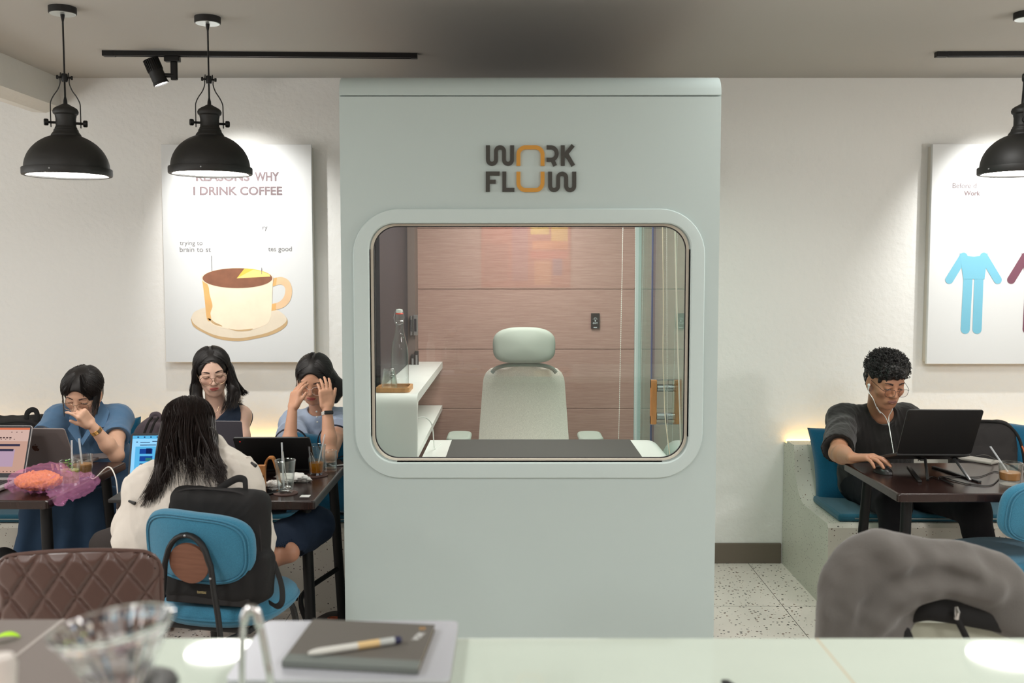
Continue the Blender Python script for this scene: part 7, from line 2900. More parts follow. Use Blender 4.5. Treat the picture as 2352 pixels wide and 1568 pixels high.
# ---- woman with both hands at her forehead
def woman_hands():
    r = random.Random(8)
    hd = Head(at(714, 889, 4.66), (-0.02, -0.90, -0.42), -3, 0.98)
    neck = at(736, 948, 4.86)
    sr = at(676, 976, 4.86)
    sl = at(784, 972, 4.88)
    chest = at(732, 1020, 4.92)
    pel = Vector((-0.94, 4.98, 0.545))
    er = at(662, 1052, 4.40)
    wr = at(672, 938, 4.47)
    el = at(758, 1045, 4.36)
    wl = at(751, 936, 4.42)
    kl, al = Vector((-0.74, 4.68, 0.56)), Vector((-0.98, 4.76, 0.515))
    kr, ar = Vector((-1.15, 4.68, 0.56)), Vector((-0.92, 4.86, 0.515))
    hl, hr = pel + Vector((0.085, -0.05, 0)), pel + Vector((-0.085, -0.05, 0))
    t = person('person', 'woman in a pale blue shirt holding both hands to her forehead', (-0.94, 4.9, 0.46))
    lo, hi = bounds([hd.p(0, 0.1, 0.14), hd.p(0, -0.12, 0), hd.p(0.1, 0, 0), hd.p(-0.1, 0, 0), neck, sr, sl, er, wr, el, wl, pel, kl, al, kr, ar, at(735, 855, 4.5)], 0.12)
    lo[2] = max(lo[2], 0.0)
    sf = Soft(lo, hi, 0.0028)
    add_torso(sf, pel, chest, neck, sl, sr, -0.004, 0.90)
    add_arm(sf, sl, el, wl)
    add_arm(sf, sr, er, wr)
    add_leg(sf, hl, kl, al)
    add_leg(sf, hr, kr, ar)
    add_foot(sf, al + Vector((-0.02, 0, 0.03)), (-1, -0.2, 0), (0, -0.4, 1), 0.9)
    add_foot(sf, ar + Vector((0.02, 0, 0.03)), (1, -0.2, 0), (0, -0.4, 1), 0.9)
    # image left hand: back outward to the left, fingers reaching to the forehead
    add_hand(sf, wr, at(682, 893, 4.50) - Vector(wr), (-0.62, -0.72, 0.22), 1, (0.55, 0.50, 0.48, 0.45), 0.88, 0.06, thumb=(0.85, 0.35, -0.35), bend=(0.8, 0.45, 0.3))
    # image right hand: back towards the room, fingers bent onto the brow
    add_hand(sf, wl, at(747, 893, 4.43) - Vector(wl), (0.46, -0.86, 0.10), 1, (0.42, 0.46, 0.50, 0.52), 0.88, 0.10, thumb=(0.95, 0.42, 0.1), bend=(0.55, 0.75, 0.45))
    hd.add(sf, neck)
    body = sf.build('body', M_SKT, t)
    hd.face(sf, body, M_LIPS, open_eyes=0.15)
    hd.glasses(body, M_WIREC, 0.0235, 'round', -0.009, 0.103, 0.0014)
    st = torso_cloth(pel, chest, neck, sl, sr, 0.018, 0.95, h=0.004)
    for s, e in ((sl, el), (sr, er)):
        s, e = Vector(s), Vector(e)
        st.cone(s, s.lerp(e, 0.50), 0.066, 0.080, 0.03)
    st.wave(0.0055, 30, 41, (1, 1, 0.6))
    for s, e in ((sl, el), (sr, er)):
        s, e = Vector(s), Vector(e)
        q = s.lerp(e, 0.50)
        d = (e - s).normalized()
        st.cone(q + d * 0.052, q + d * 0.16, 0.094, 0.10, 0.002, 'sub')
    nk = hd.p(0, -0.01, -0.09)
    st.cone(Vector(neck) + Vector((-0.005, -0.015, 0.025)), nk, 0.054, 0.066, 0.006, 'sub')
    st.build('shirt', M_SHIRTB, t)
    for s, e in ((sl, el), (sr, er)):
        s, e = Vector(s), Vector(e)
        d = (e - s).normalized()
        q = s.lerp(e, 0.50) + d * 0.046
        a = d.orthogonal().normalized()
        b = d.cross(a)
        m = MB()
        for off in (0, 0.010):
            m.tube([q + d * off + (a * math.cos(w) + b * math.sin(w)) * 0.078 for w in [2 * PI * k / 40 for k in range(40)]], 0.0028, 6, closed=True)
        m.build('sleeve_trim', M_TRIMN, t)
    m = MB()
    for k in range(3):
        m.ball(at(727 + k, 945 + 12 * k, 4.745), 0.0045, 8, 6)
    m.build('shirt_button', M_WHITE, t, fix=False)
    # fitness band on the image right wrist
    dd = (Vector(wl) - Vector(el)).normalized()
    c = Vector(wl) - dd * 0.026
    a = dd.orthogonal().normalized()
    b = dd.cross(a)
    m = MB()
    for off in (-0.006, -0.002, 0.002, 0.006):
        m.tube([c + dd * off + (a * math.cos(w) + b * math.sin(w)) * 0.0238 for w in [2 * PI * k / 28 for k in range(28)]], 0.0026, 6, closed=True)
    wt = m.build('watch_band', mat('band_grey_white', (206, 202, 196), 0.6), t)
    fdir = Vector((0.42, -0.9, 0.0))
    fdir = (fdir - dd * fdir.dot(dd)).normalized()
    X = Matrix((tuple(dd.cross(fdir)) + (0,), tuple(dd) + (0,), tuple(fdir) + (0,), (0, 0, 0, 1))).transposed()
    MB(Matrix.Translation(c + fdir * 0.0235) @ X).rbox((-0.021, -0.0085, -0.002), (0.021, 0.0085, 0.007), 0.005, 4).build('watch_face', M_PHG, wt)
    tr = Soft(*bounds([pel, kl, kr, al, ar], 0.15), 0.0055)
    tr.ell(pel + Vector((0, 0, -0.01)), (0.175, 0.135, 0.115), None, 0.03)
    for h_, k_, a_ in ((hl, kl, al), (hr, kr, ar)):
        tr.cone(h_, k_, 0.095, 0.078, 0.04)
        tr.cone(k_, Vector(k_).lerp(a_, 0.8), 0.078, 0.06, 0.03)
    tr.wave(0.004, 22, 29)
    tr.half(pel + Vector((0, 0, 0.08)), (0, 0.1, 1))
    tr.half((0, 0, 0.462), (0, 0, -1))
    tr.build('trousers', M_NAVYD, t)
    # bob
    hf = hair_cap(hd, grow=0.008, face=(0.0590, 0.063, 0.093), face_c=(0, 0.098, -0.018))
    hf.chain([hd.p(-0.068, -0.030, 0.0), at(777, 890, 4.80), at(770, 918, 4.78)], [0.032, 0.036, 0.018], 0.03)
    hf.chain([hd.p(0.066, -0.025, 0.0), at(694, 892, 4.80), at(700, 915, 4.79)], [0.028, 0.024, 0.010], 0.03)
    hf.chain([hd.p(0.0, -0.075, 0.0), at(745, 900, 4.88), at(745, 925, 4.88)], [0.05, 0.05, 0.035], 0.04)
    hair = hf.build('hair', M_HAIRB, t, smooth_iter=0)
    hm = MB()
    hairline(hm, hd, r, 240)
    for k in range(560):
        q = 1 if k % 5 < 2 else -1
        ph = q * r.uniform(56, 172)
        p = hd.comb((r.uniform(4, 36), 1.5 * q), (r.uniform(86, 98), ph), 0.009 + r.uniform(0, 0.003), 10)
        a = p[-1]
        if q > 0:
            tip = at(r.uniform(690, 704), r.uniform(902, 918), 4.79)
            mid = at(r.uniform(686, 696), r.uniform(880, 894), 4.79)
        else:
            tip = at(r.uniform(762, 782), r.uniform(906, 922), 4.79)
            mid = at(r.uniform(766, 784), r.uniform(872, 892), 4.80)
        if abs(ph) > 120:
            tip = at(r.uniform(715, 775), r.uniform(915, 928), 4.90)
            mid = at(r.uniform(715, 780), r.uniform(885, 900), 4.91)
        p = p[:-1] + spline([a, mid, tip], 4)
        strand(hm, p, 0.0021, 4, taper=0.08)
    hm.build('hair_strands', M_HAIRB, hair, fix=False)
    return


# ---- woman seen from behind in the off-white jacket
def woman_jacket():
    r = random.Random(9)
    hd = Head(None, (-0.36, 0.86, -0.36), 0, 1.0, center=at(433, 986, 3.58))
    neck = at(446, 1062, 3.47)
    sl = at(352, 1122, 3.46)      # her left, image left
    sr = at(538, 1102, 3.46)
    chest = at(445, 1160, 3.46)
    pel = Vector((-1.03, 3.44, 0.585))
    el = at(312, 1205, 3.54)
    wl = at(330, 1150, 3.76)
    er = at(576, 1196, 3.56)
    wr = at(545, 1150, 3.82)
    hl, hr = pel + Vector((-0.085, 0.03, -0.01)), pel + Vector((0.085, 0.03, -0.01))
    kr = at(722, 1190, 3.80)
    kr.z = 0.62
    ar = at(640, 1262, 3.60)
    kl = Vector((-1.22, 3.86, 0.58))
    al = Vector((-0.93, 3.68, 0.545))
    t = person('person', 'long-haired woman in an off-white hooded jacket sitting with her back to us', (-1.0, 3.44, 0.5))
    lo, hi = bounds([hd.p(0, 0.1, 0.14), hd.p(0, -0.12, 0), hd.p(0.1, 0, 0), hd.p(-0.1, 0, 0), neck, sr, sl, er, wr, el, wl, pel, kl, al, kr, ar], 0.14)
    sf = Soft(lo, hi, 0.0032)
    add_torso(sf, pel, chest, neck, sl, sr, -0.01, 0.88)
    add_arm(sf, sl, el, wl)
    add_arm(sf, sr, er, wr)
    for h_, k_, a_ in ((hl, kl, al), (hr, kr, ar)):
        sf.cone(h_, k_, 0.072, 0.050, 0.04)
        sf.cone(k_, a_, 0.046, 0.030, 0.03)
    hd.add(sf, neck)
    add_hand(sf, wl, (0.2, 0.9, -0.1), (0, 0, 1), 1, (0.3, 0.3, 0.35, 0.4), 0.92)
    add_hand(sf, wr, (-0.2, 0.9, -0.1), (0, 0, 1), -1, (0.3, 0.3, 0.35, 0.4), 0.92)
    # bare feet crossed on the seat: soles towards us
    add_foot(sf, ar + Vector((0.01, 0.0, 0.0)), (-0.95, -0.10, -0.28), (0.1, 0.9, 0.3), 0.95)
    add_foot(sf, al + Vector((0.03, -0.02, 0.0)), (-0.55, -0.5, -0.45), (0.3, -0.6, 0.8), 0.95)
    body = sf.build('body', mat_skin('skin_shadow_tan', (158, 112, 88)), t)  # skin colour darkened to carry the shade on the bare feet
    # jacket
    lo, hi = bounds([neck, sl, sr, el, er, pel, wl, wr], 0.16)
    jk = Soft(lo, hi, 0.0042)
    add_torso(jk, pel, chest, neck, sl, sr, 0.030, 1.0)
    for s, e, w_ in ((sl, el, wl), (sr, er, wr)):
        s, e, w_ = Vector(s), Vector(e), Vector(w_)
        jk.cone(s, e, 0.082, 0.074, 0.05)
        jk.cone(e, w_, 0.074, 0.052, 0.04)
    jk.cone(Vector(sl) + Vector((0, 0, -0.05)), at(325, 1240, 3.44), 0.08, 0.075, 0.06)
    jk.cone(Vector(sr) + Vector((0, 0, -0.05)), at(560, 1240, 3.44), 0.08, 0.072, 0.06)
    jk.cone(at(330, 1230, 3.42), at(560, 1230, 3.42), 0.09, 0.09, 0.06)
    # hood lying on the back and standing collar
    jk.cone(at(395, 1092, 3.43), at(510, 1078, 3.43), 0.054, 0.058, 0.010)
    jk.cone(at(515, 1060, 3.46), at(562, 1070, 3.46), 0.052, 0.036, 0.010)
    jk.cone(at(340, 1118, 3.43), at(400, 1096, 3.43), 0.046, 0.054, 0.010)
    jk.cone(at(500, 1010, 3.53), at(520, 1050, 3.49), 0.022, 0.03, 0.03)
    jk.wave(0.0105, 15, 51, (1, 1, 0.6))
    jk.wave(0.0030, 42, 52, (1, 1, 0.6))
    for e, w_ in ((el, wl), (er, wr)):
        e, w_ = Vector(e), Vector(w_)
        d = (w_ - e).normalized()
        jk.cone(w_ - d * 0.01, w_ + d * 0.1, 0.07, 0.07, 0.003, 'sub')
    jk.cone(Vector(neck) + Vector((0, 0.02, 0.02)), hd.p(0, -0.01, -0.05), 0.058, 0.068, 0.008, 'sub')
    jk.half(pel + Vector((0, 0, -0.10)), (0, 0, -1))
    jo = jk.build('hooded_jacket', M_JACKET, t)
    # seams and drawstrings
    m = MB()
    for p, q in ((at(577, 1062, 3.36), at(588, 1070, 3.35)), (at(296, 1150, 3.36), at(310, 1156, 3.35))):
        m.tube([p, q], [0.004, 0.0065], 10)
    m.build('cord_lock', M_BLKL, jo)
    m = MB()
    m.tube(spline([at(566, 1050, 3.38), at(575, 1050, 3.37), at(581, 1060, 3.365), at(580, 1066, 3.365)], 6), 0.0030, 8)
    m.build('drawstring', M_JACKET, jo)
    # trousers on the folded legs
    tr = Soft(*bounds([pel, kl, kr, al, ar], 0.16), 0.0050)
    tr.ell(pel, (0.165, 0.13, 0.10), None, 0.03)
    for h_, k_, a_ in ((hl, kl, al), (hr, kr, ar)):
        h_, k_, a_ = Vector(h_), Vector(k_), Vector(a_)
        tr.cone(h_, k_, 0.086, 0.070, 0.04)
        tr.cone(k_, k_.lerp(a_, 0.84), 0.068, 0.054, 0.04)
    tr.wave(0.0055, 24, 53)
    for k_, a_ in ((kl, al), (kr, ar)):
        k_, a_ = Vector(k_), Vector(a_)
        d = (a_ - k_).normalized()
        tr.cone(k_.lerp(a_, 0.90), a_ + d * 0.1, 0.064, 0.075, 0.003, 'sub')
    tr.half((0, 0, 0.712), (0, 0, 1))
    tr.build('trousers', M_NAVYD, t)
    # long straight hair
    hf = Soft(*bounds([hd.p(0, 0, 0.14), hd.p(0, -0.15, 0), hd.p(0.12, 0, 0), hd.p(-0.12, 0, 0), at(300, 1170, 3.3), at(530, 1120, 3.3)], 0.07), 0.0034)
    hf.ell(hd.p(0, -0.014, 0.031), (0.0850, 0.105, 0.087), hd.R3, 0)
    hf.ell(hd.p(0, -0.045, -0.045), (0.080, 0.062, 0.09), hd.R3, 0.03)
    hf.ell(hd.p(0, 0.10, -0.03), (0.056, 0.06, 0.088), hd.R3, 0.008, 'sub')
    Ys = 3.405
    for a, b, ra, rb in ((at(400, 1010, 3.47), at(385, 1090, Ys), 0.045, 0.035), (at(440, 1010, 3.46), at(430, 1090, Ys), 0.05, 0.04), (at(475, 1005, 3.48), at(475, 1085, Ys), 0.04, 0.034)):
        hf.cone(a, b, ra, rb, 0.04, flat=((0, 1, 0), 0.6))
    hf.cone(at(385, 1085, Ys), at(345, 1140, 3.36), 0.034, 0.014, 0.03, flat=((0, 1, 0), 0.6))
    hf.cone(at(475, 1080, Ys), at(505, 1118, 3.36), 0.028, 0.010, 0.03, flat=((0, 1, 0), 0.6))

    def gr(P):
        return 0.0012 * (np.sin(P[:, 0] * 900 + 3 * np.sin(P[:, 2] * 25)) + 0.8 * np.sin(P[:, 0] * 410 + P[:, 2] * 22))
    hf.field(gr)
    hair = hf.build('hair', M_HAIRD, t, smooth_iter=0)
    hm = MB()
    for k in range(950):
        ph = r.uniform(70, 290)
        if ph > 180:
            ph -= 360
        q = 1 if ph > 0 else -1
        p = hd.comb((r.uniform(4, 26), 180 - q * r.uniform(2, 20) if r.random() < 0.3 else q * r.uniform(4, 160)), (r.uniform(88, 100), ph), 0.012 + r.uniform(0, 0.004), 10)
        a = p[-1]
        # where this lock hangs: u from image left (0) to right (1)
        px_a = 1176 + a.x * F_PX / (a.y + 0.04)
        u = min(1, max(0, (px_a - 368) / 142))
        ln = r.random()
        if u < 0.42 and r.random() < 0.85:
            tip = at(300 + 70 * u + 40 * r.random() + (1 - ln) * 40, 1105 + 62 * ln, 3.345)
            m2 = at(360 + 70 * u + r.uniform(-8, 8), 1075 + r.uniform(-12, 12), 3.365)
        elif u > 0.55 and r.random() < 0.8:
            tip = at(478 + 46 * u + r.uniform(-14, 6), 1070 + 55 * ln, 3.345)
            m2 = at(452 + 52 * u + r.uniform(-6, 6), 1050 + r.uniform(-12, 12), 3.375)
        else:
            tip = at(380 + 130 * u + r.uniform(-24, 24), 1075 + 60 * ln, 3.345)
            m2 = at(385 + 100 * u + r.uniform(-6, 6), 1055 + r.uniform(-12, 12), 3.37)
        m1 = a.lerp(m2, 0.5) + Vector((0, -0.012, 0.0))
        p = p[:-1] + spline([a, m1, m2, tip], 5)
        strand(hm, p, 0.0020, 4, taper=0.12)
    hm.build('hair_strands', M_HAIRD, hair, fix=False)


woman_dress()
woman_navy()
woman_hands()
woman_jacket()
c = at(752, 1045, 4.60)
pillow((c.x + 0.015, 4.62, 0.655), 0.40, 0.38, 0.12, RX(-8) @ RY(3), 'blue throw pillow held upright on the lap of the woman in the pale blue shirt', M_BLUEP, 4)
# ---------------------------------------------------------------- bags
M_NYLON = mat('black_nylon', (26, 25, 25), 0.75, bump=(900, 0.4), spec=0.3)
M_NYLON2 = mat('charcoal_nylon', (46, 44, 44), 0.85, bump=(900, 0.4), spec=0.25)
M_PURP = mat('purple_grey_canvas', (98, 88, 94), 0.95, bump=(700, 0.4), spec=0.2, vary=(50, 0.1))


def rot_np(M):
    M = M.to_3x3()
    return np.array([[M[i][j] for j in range(3)] for i in range(3)], dtype=np.float32)


# black backpack on the blue chair, between its backrest and the sitter
BC = Vector((-0.985, 3.295, 0.685))
Rb = RZ(-13) @ RX(-6)
t = thing('backpack', 'black backpack wedged upright between the blue chair back and the white-jacketed woman', 'backpack', (BC.x, BC.y, 0.492))
R3 = rot_np(Rb)
T = Matrix.Translation(BC) @ Rb
P_ = lambda x, y, z: T @ Vector((x, y, z))
bk = Soft(*bounds([BC], 0.36), 0.0042)
bk.box(BC, (0.182, 0.052, 0.192), 0.05, R3, 0)
bk.box(P_(-0.01, -0.036, -0.05), (0.160, 0.034, 0.130), 0.03, R3, 0.012)
bk.box(P_(0.165, -0.005, -0.09), (0.034, 0.042, 0.085), 0.03, R3, 0.010)
bk.box(P_(-0.165, -0.005, -0.09), (0.026, 0.042, 0.085), 0.025, R3, 0.010)
bk.wave(0.004, 24, 61)
bk.half((0, 0, 0.494), (0, 0, -1))
bk.build('bag_body', M_NYLON, t)
m = MB(T)
arch = [(-0.178, -0.020, -0.12), (-0.176, -0.030, 0.08), (-0.155, -0.036, 0.158), (-0.10, -0.034, 0.184), (0.02, -0.034, 0.186), (0.10, -0.034, 0.176), (0.150, -0.036, 0.13), (0.166, -0.034, 0.04), (0.170, -0.024, -0.10)]
m.tube(spline(arch, 6), 0.0035, 6)
m.tube(spline([(-0.14, -0.062, 0.05), (-0.12, -0.066, 0.082), (0.0, -0.068, 0.09), (0.11, -0.066, 0.082), (0.135, -0.062, 0.05), (0.138, -0.06, -0.08)], 6), 0.003, 6)
m.build('zip', M_NYLON2, t)
m = MB(T)
m.tube(spline([(-0.01, -0.006, 0.180), (0.01, -0.004, 0.196), (0.055, -0.002, 0.222), (0.085, -0.004, 0.222), (0.094, -0.010, 0.205), (0.096, -0.012, 0.176)], 6), 0.010, 8, flat=(0.35, 1.2), up=(0, 1, 0))
m.build('grab_handle', M_NYLON, t)
m = MB(T)
m.tube(spline([(0.185, 0.03, -0.05), (0.22, 0.02, -0.12), (0.235, 0.0, -0.17), (0.222, -0.01, -0.188), (0.19, 0.0, -0.18)], 6), 0.011, 8, flat=(0.3, 1.2))
m.build('shoulder_strap', M_NYLON, t)
m = MB(T)
m.rbox((-0.155, -0.064, -0.188), (0.145, -0.050, -0.158), 0.006)
m.build('bottom_panel', M_NYLON2, t)
q = at(478, 1403, 3.205)
m = MB(T)
text_fit(m, 'tomtoc', Matrix.Translation((-0.034, -0.0745, -0.150)) @ Matrix.Rotation(PI / 2, 4, 'X'), 0.034, 0.009, 0.01)
m.build('bag_lettering', mat('label_gold', (178, 160, 110), 0.5), t, smooth=False)

# dark grey backpack at far left
t = thing('backpack', 'dark grey backpack with a loop handle lying on the bench at the far left', 'backpack', (-2.36, 5.0, 0.458))
a, b = at(20, 985, 5.02), at(92, 975, 5.05)
bk = Soft(*bounds([a, b, (a.x, a.y, 0.46)], 0.24), 0.005)
bk.box((a.x + 0.0, 5.03, 0.66), (0.185, 0.10, 0.205), 0.07, None, 0)
bk.box((b.x + 0.02, 5.06, 0.675), (0.075, 0.08, 0.195), 0.055, None, 0.02)
bk.wave(0.008, 18, 71)
bk.half((0, 0, 0.46), (0, 0, -1))
bk.build('bag_body', M_NYLON2, t)
MB().tube(spline([at(60, 962, 4.98), at(63, 948, 4.98), at(72, 941, 4.98), at(82, 943, 4.98), at(86, 955, 4.98), at(84, 966, 4.98)], 6), 0.011, 8, flat=(0.4, 1.2), up=(0, 1, 0)).build('grab_handle', M_NYLON, t)
m = MB()
m.tube(spline([at(0, 972, 4.925), at(40, 968, 4.92), at(70, 972, 4.925), at(86, 982, 4.94)], 6), 0.004, 6)
m.build('zip', M_NYLON, t)

# purple-grey backpack
t = thing('backpack', 'purple-grey backpack on the bench behind the bright blue laptop screen', 'backpack', (at(348, 985, 5.05).x, 5.05, 0.458))
c = at(350, 985, 5.05)
bk = Soft(*bounds([c, (c.x, c.y, 0.46)], 0.26), 0.005)
bk.ell((c.x + 0.01, 5.06, 0.64), (0.135, 0.11, 0.225), None, 0)
bk.ell((c.x + 0.0, 5.0, 0.60), (0.11, 0.09, 0.18), None, 0.02)
bk.wave(0.005, 24, 73)
bk.half((0, 0, 0.46), (0, 0, -1))
bk.build('bag_body', M_PURP, t)
for k, px in enumerate((338, 352)):
    m = MB()
    m.tube(spline([at(px + 12, 958, 4.965), at(px + 3, 970, 4.945), at(px - 6, 992, 4.925), at(px - 12, 1010, 4.91)], 6), 0.006, 8)
    m.build('strap', M_NYLON2, t)
MB().tube(spline([at(346, 962, 5.0), at(350, 952, 5.0), at(362, 950, 5.0), at(370, 958, 5.0)], 6), 0.009, 8, flat=(0.45, 1.2), up=(0, 1, 0)).build('grab_handle', M_PURP, t)

# black bag on the right bench
t = thing('backpack', 'black backpack with an orange zip edge on the bench right of the man', 'backpack', (at(2262, 1010, 4.95).x, 4.95, 0.458))
c = at(2258, 1020, 4.98)
bk = Soft(*bounds([c, (c.x, c.y, 0.46)], 0.30), 0.0048)
bk.box((c.x, 4.98, 0.65), (0.170, 0.085, 0.205), 0.085, rot_np(RX(-10)), 0)
bk.box((c.x - 0.01, 4.92, 0.60), (0.13, 0.05, 0.13), 0.045, rot_np(RX(-10)), 0.015)
bk.wave(0.005, 22, 75)
bk.half((0, 0, 0.46), (0, 0, -1))
bk.build('bag_body', M_NYLON2, t)
e = [(c.x - 0.10, 4.955, 0.852), (c.x + 0.03, 4.955, 0.852), (c.x + 0.105, 4.945, 0.832), (c.x + 0.150, 4.925, 0.775), (c.x + 0.166, 4.90, 0.68), (c.x + 0.168, 4.885, 0.55)]
MB().tube(spline(e, 6), 0.007, 8).build('piping', M_NYLON, t)
MB().tube(spline([(c.x + 0.160, 4.91, 0.735), (c.x + 0.172, 4.895, 0.69), (c.x + 0.175, 4.885, 0.64)], 6), 0.005, 8).build('zip', mat('orange_zip', (196, 96, 48), 0.6), t)

# bags and things on the floor
c = at(252, 1235, 3.84)
bk = Soft(*bounds([c, (c.x, c.y, 0.0)], 0.16), 0.006)
bk.box((c.x - 0.01, 3.84, 0.295), (0.065, 0.05, 0.29), 0.048, None, 0)
bk.ell((c.x + 0.01, 3.84, 0.51), (0.075, 0.06, 0.09), None, 0.03)
bk.wave(0.004, 20, 81)
bk.half((0, 0, 0.004), (0, 0, -1))
single_soft(bk, 'tote_bag', mat('dark_taupe_cloth', (58, 52, 50), 0.9, bump=(500, 0.3)), 'dark taupe bag standing on the floor between the two left tables', 'bag')
c = at(8, 1290, 3.95)
bk = Soft(*bounds([c, (c.x, c.y, 0.0)], 0.2), 0.007)
bk.ell((c.x, 3.95, 0.25), (0.115, 0.10, 0.245), None, 0)
bk.wave(0.006, 18, 83)
bk.half((0, 0, 0.004), (0, 0, -1))
single_soft(bk, 'tote_bag', M_NYLON, 'black rounded bag standing on the floor at the left picture edge', 'bag')
c = Vector((-0.80, 4.42, 0))
t = thing('round_pouch', 'flat round black case with an orange emblem on the floor beside the pod', 'case', c)
MB(Matrix.Translation(c)).lathe([(0.0, 0.001), (0.085, 0.001), (0.092, 0.012), (0.088, 0.030), (0.060, 0.046), (0.0, 0.052)], 36).build('case_shell', mat('case_black', (34, 26, 25), 0.6), t)
m = MB()
for rr in (0.012, 0.022):
    m.tube([(c.x + rr * 1.3 * math.cos(a), c.y - 0.045 + rr * 0.7 * math.sin(a), 0.048 - 0.012 * 0 - 0.10 * 0 + 0.0016) for a in [2 * PI * k / 20 for k in range(20)]], 0.0014, 5, closed=True)
m.build('emblem', mat('emblem_orange', (196, 90, 50), 0.6), t)

# pink plastic bag with orange shredded snack
c = at(92, 1106, 3.80)
bz = Soft(*bounds([at(15, 1115, 3.80), at(235, 1095, 3.86), at(137, 1172, 3.72), at(120, 1050, 3.86)], 0.05), 0.0034)
bz.ell((c.x, 3.80, TZ + 0.050), (0.118, 0.095, 0.048), None, 0)
bz.ell(at(118, 1084, 3.82), (0.065, 0.055, 0.036), None, 0.03)
bz.chain([at(150, 1112, 3.76), at(192, 1110, 3.77), at(220, 1104, 3.80)], [0.045, 0.036, 0.018], 0.03)
bz.chain([at(150, 1108, 3.76), at(175, 1122, 3.73), at(205, 1108, 3.76)], [0.035, 0.030, 0.02], 0.03)
bz.cone(at(135, 1125, 3.72), at(137, 1168, 3.64), 0.045, 0.006, 0.03, flat=((0, 1, 0), 0.45))
bz.cone(at(40, 1118, 3.80), at(17, 1116, 3.80), 0.03, 0.010, 0.03)
rb = np.random.RandomState(5)
dirs = rb.normal(size=(9, 3)).astype(np.float32)


def crinkle(P):
    s = np.zeros(len(P), dtype=np.float32)
    for i, d in enumerate(dirs):
        s += np.abs(np.sin(P @ d * (34 + 9 * i) + 1.7 * np.sin(P @ dirs[(i + 3) % 9] * 26) + i)) - 0.6
    return 0.0026 * s


bz.field(crinkle)
single_soft(bz, 'plastic_bag', mat_film('pink_plastic', (232, 158, 206), 0.17, 0.10, (255, 245, 252)), 'crinkled pink plastic bag of orange snack on the left table, one tip hanging over', 'plastic bag', smooth_iter=0)
sn = Soft(*bounds([c], 0.16), 0.003)
sn.ell((c.x - 0.005, 3.80, TZ + 0.046), (0.088, 0.072, 0.036), None, 0)
sn.wave(0.006, 60, 91)
sn.wave(0.004, 160, 92)
o = single_soft(sn, 'shredded_snack', mat('orange_shreds', (240, 138, 52), 0.7, vary=(170, 0.5)), 'orange shredded snack heaped inside the pink plastic bag', 'snack', smooth_iter=0, keep_largest=False)
o['kind'] = 'stuff'

# ---------------------------------------------------------------- grey jacket over a chair in the right foreground
t = thing('cafe_armchair', 'black framed chair with a pale seat hidden under the grey jacket', 'chair', (2.08, 2.52, 0))
JY = 2.36
M_GREYJ = mat('grey_fleece', (98, 94, 90), 0.95, bump=(420, 0.45), spec=0.15, sheen=0.3, vary=(24, 0.06))
jA = lambda x, y, d=0.0: at(x, y, JY + d)
X0, X1 = jA(1905, 1400).x, jA(2360, 1400).x
xm = (X0 + X1) / 2
m = MB()
m.tube(spline([(X0 + 0.02, JY + 0.03, 0.0), (X0 + 0.03, JY + 0.03, 0.55), (X0 + 0.05, JY + 0.02, 0.80), (X0 + 0.14, JY + 0.02, 0.87), (xm, JY + 0.02, 0.86), (X1 - 0.10, JY + 0.02, 0.84), (X1 - 0.02, JY + 0.02, 0.76), (X1, JY + 0.03, 0.55), (X1 + 0.01, JY + 0.03, 0.0)], 6), 0.013, 10)
m.build('back_frame', M_BLACKM, t)
MB().rbox((X0 + 0.03, JY + 0.05, 0.43), (X1 - 0.02, JY + 0.48, 0.48), 0.02).build('seat', mat('pale_seat', (206, 204, 188), 0.6), t)
for x in (X0 + 0.05, X1 - 0.04):
    MB().tube([(x, JY + 0.44, 0.43), (x, JY + 0.48, 0.0)], 0.012, 10).build('leg', M_BLACKM, t)
m = MB()
m.prism([jA(2075, 1428, 0.02).xz, jA(2240, 1432, 0.02).xz, jA(2352, 1452, 0.02).xz, (X1, 0.50), (X0 + 0.16, 0.50)], JY + 0.02, JY + 0.04, 'y')
m.build('back_panel', mat('pale_panel', (206, 208, 190), 0.6), t)
jk = Soft(*bounds([jA(1870, 1470), jA(2400, 1470), jA(2025, 1230), (xm, JY, 0.48), (xm, JY - 0.09, 0.7), (xm, JY + 0.05, 0.7)], 0.07), 0.0046)
fl = ((0, 1, 0), 0.55)
jk.chain([jA(1955, 1345), jA(1985, 1300), jA(2025, 1280), jA(2100, 1296), jA(2200, 1306), jA(2270, 1335), jA(2325, 1395)], [0.055, 0.052, 0.050, 0.048, 0.052, 0.058, 0.05], 0.04, 'add', fl)
for a_, b_, ra, rb_ in ((jA(1958, 1340), jA(1930, 1490), 0.058, 0.058), (jA(1990, 1320), jA(1975, 1490), 0.075, 0.07), (jA(2040, 1330), jA(2020, 1490), 0.07, 0.05), (jA(2100, 1330), jA(2090, 1360), 0.06, 0.03), (jA(2190, 1335), jA(2200, 1360), 0.06, 0.045), (jA(2270, 1350), jA(2290, 1385), 0.06, 0.04), (jA(2330, 1390), jA(2400, 1440), 0.055, 0.045)):
    jk.cone(a_, b_, ra, rb_, 0.05, 'add', fl)
jk.cone(jA(2085, 1395, -0.1), jA(2095, 1470, -0.1), 0.001, 0.001, 0.01)
jk.chain([jA(2055, 1445), jA(2090, 1395), jA(2150, 1372)], [0.030, 0.024, 0.018], 0.02, 'add', fl)
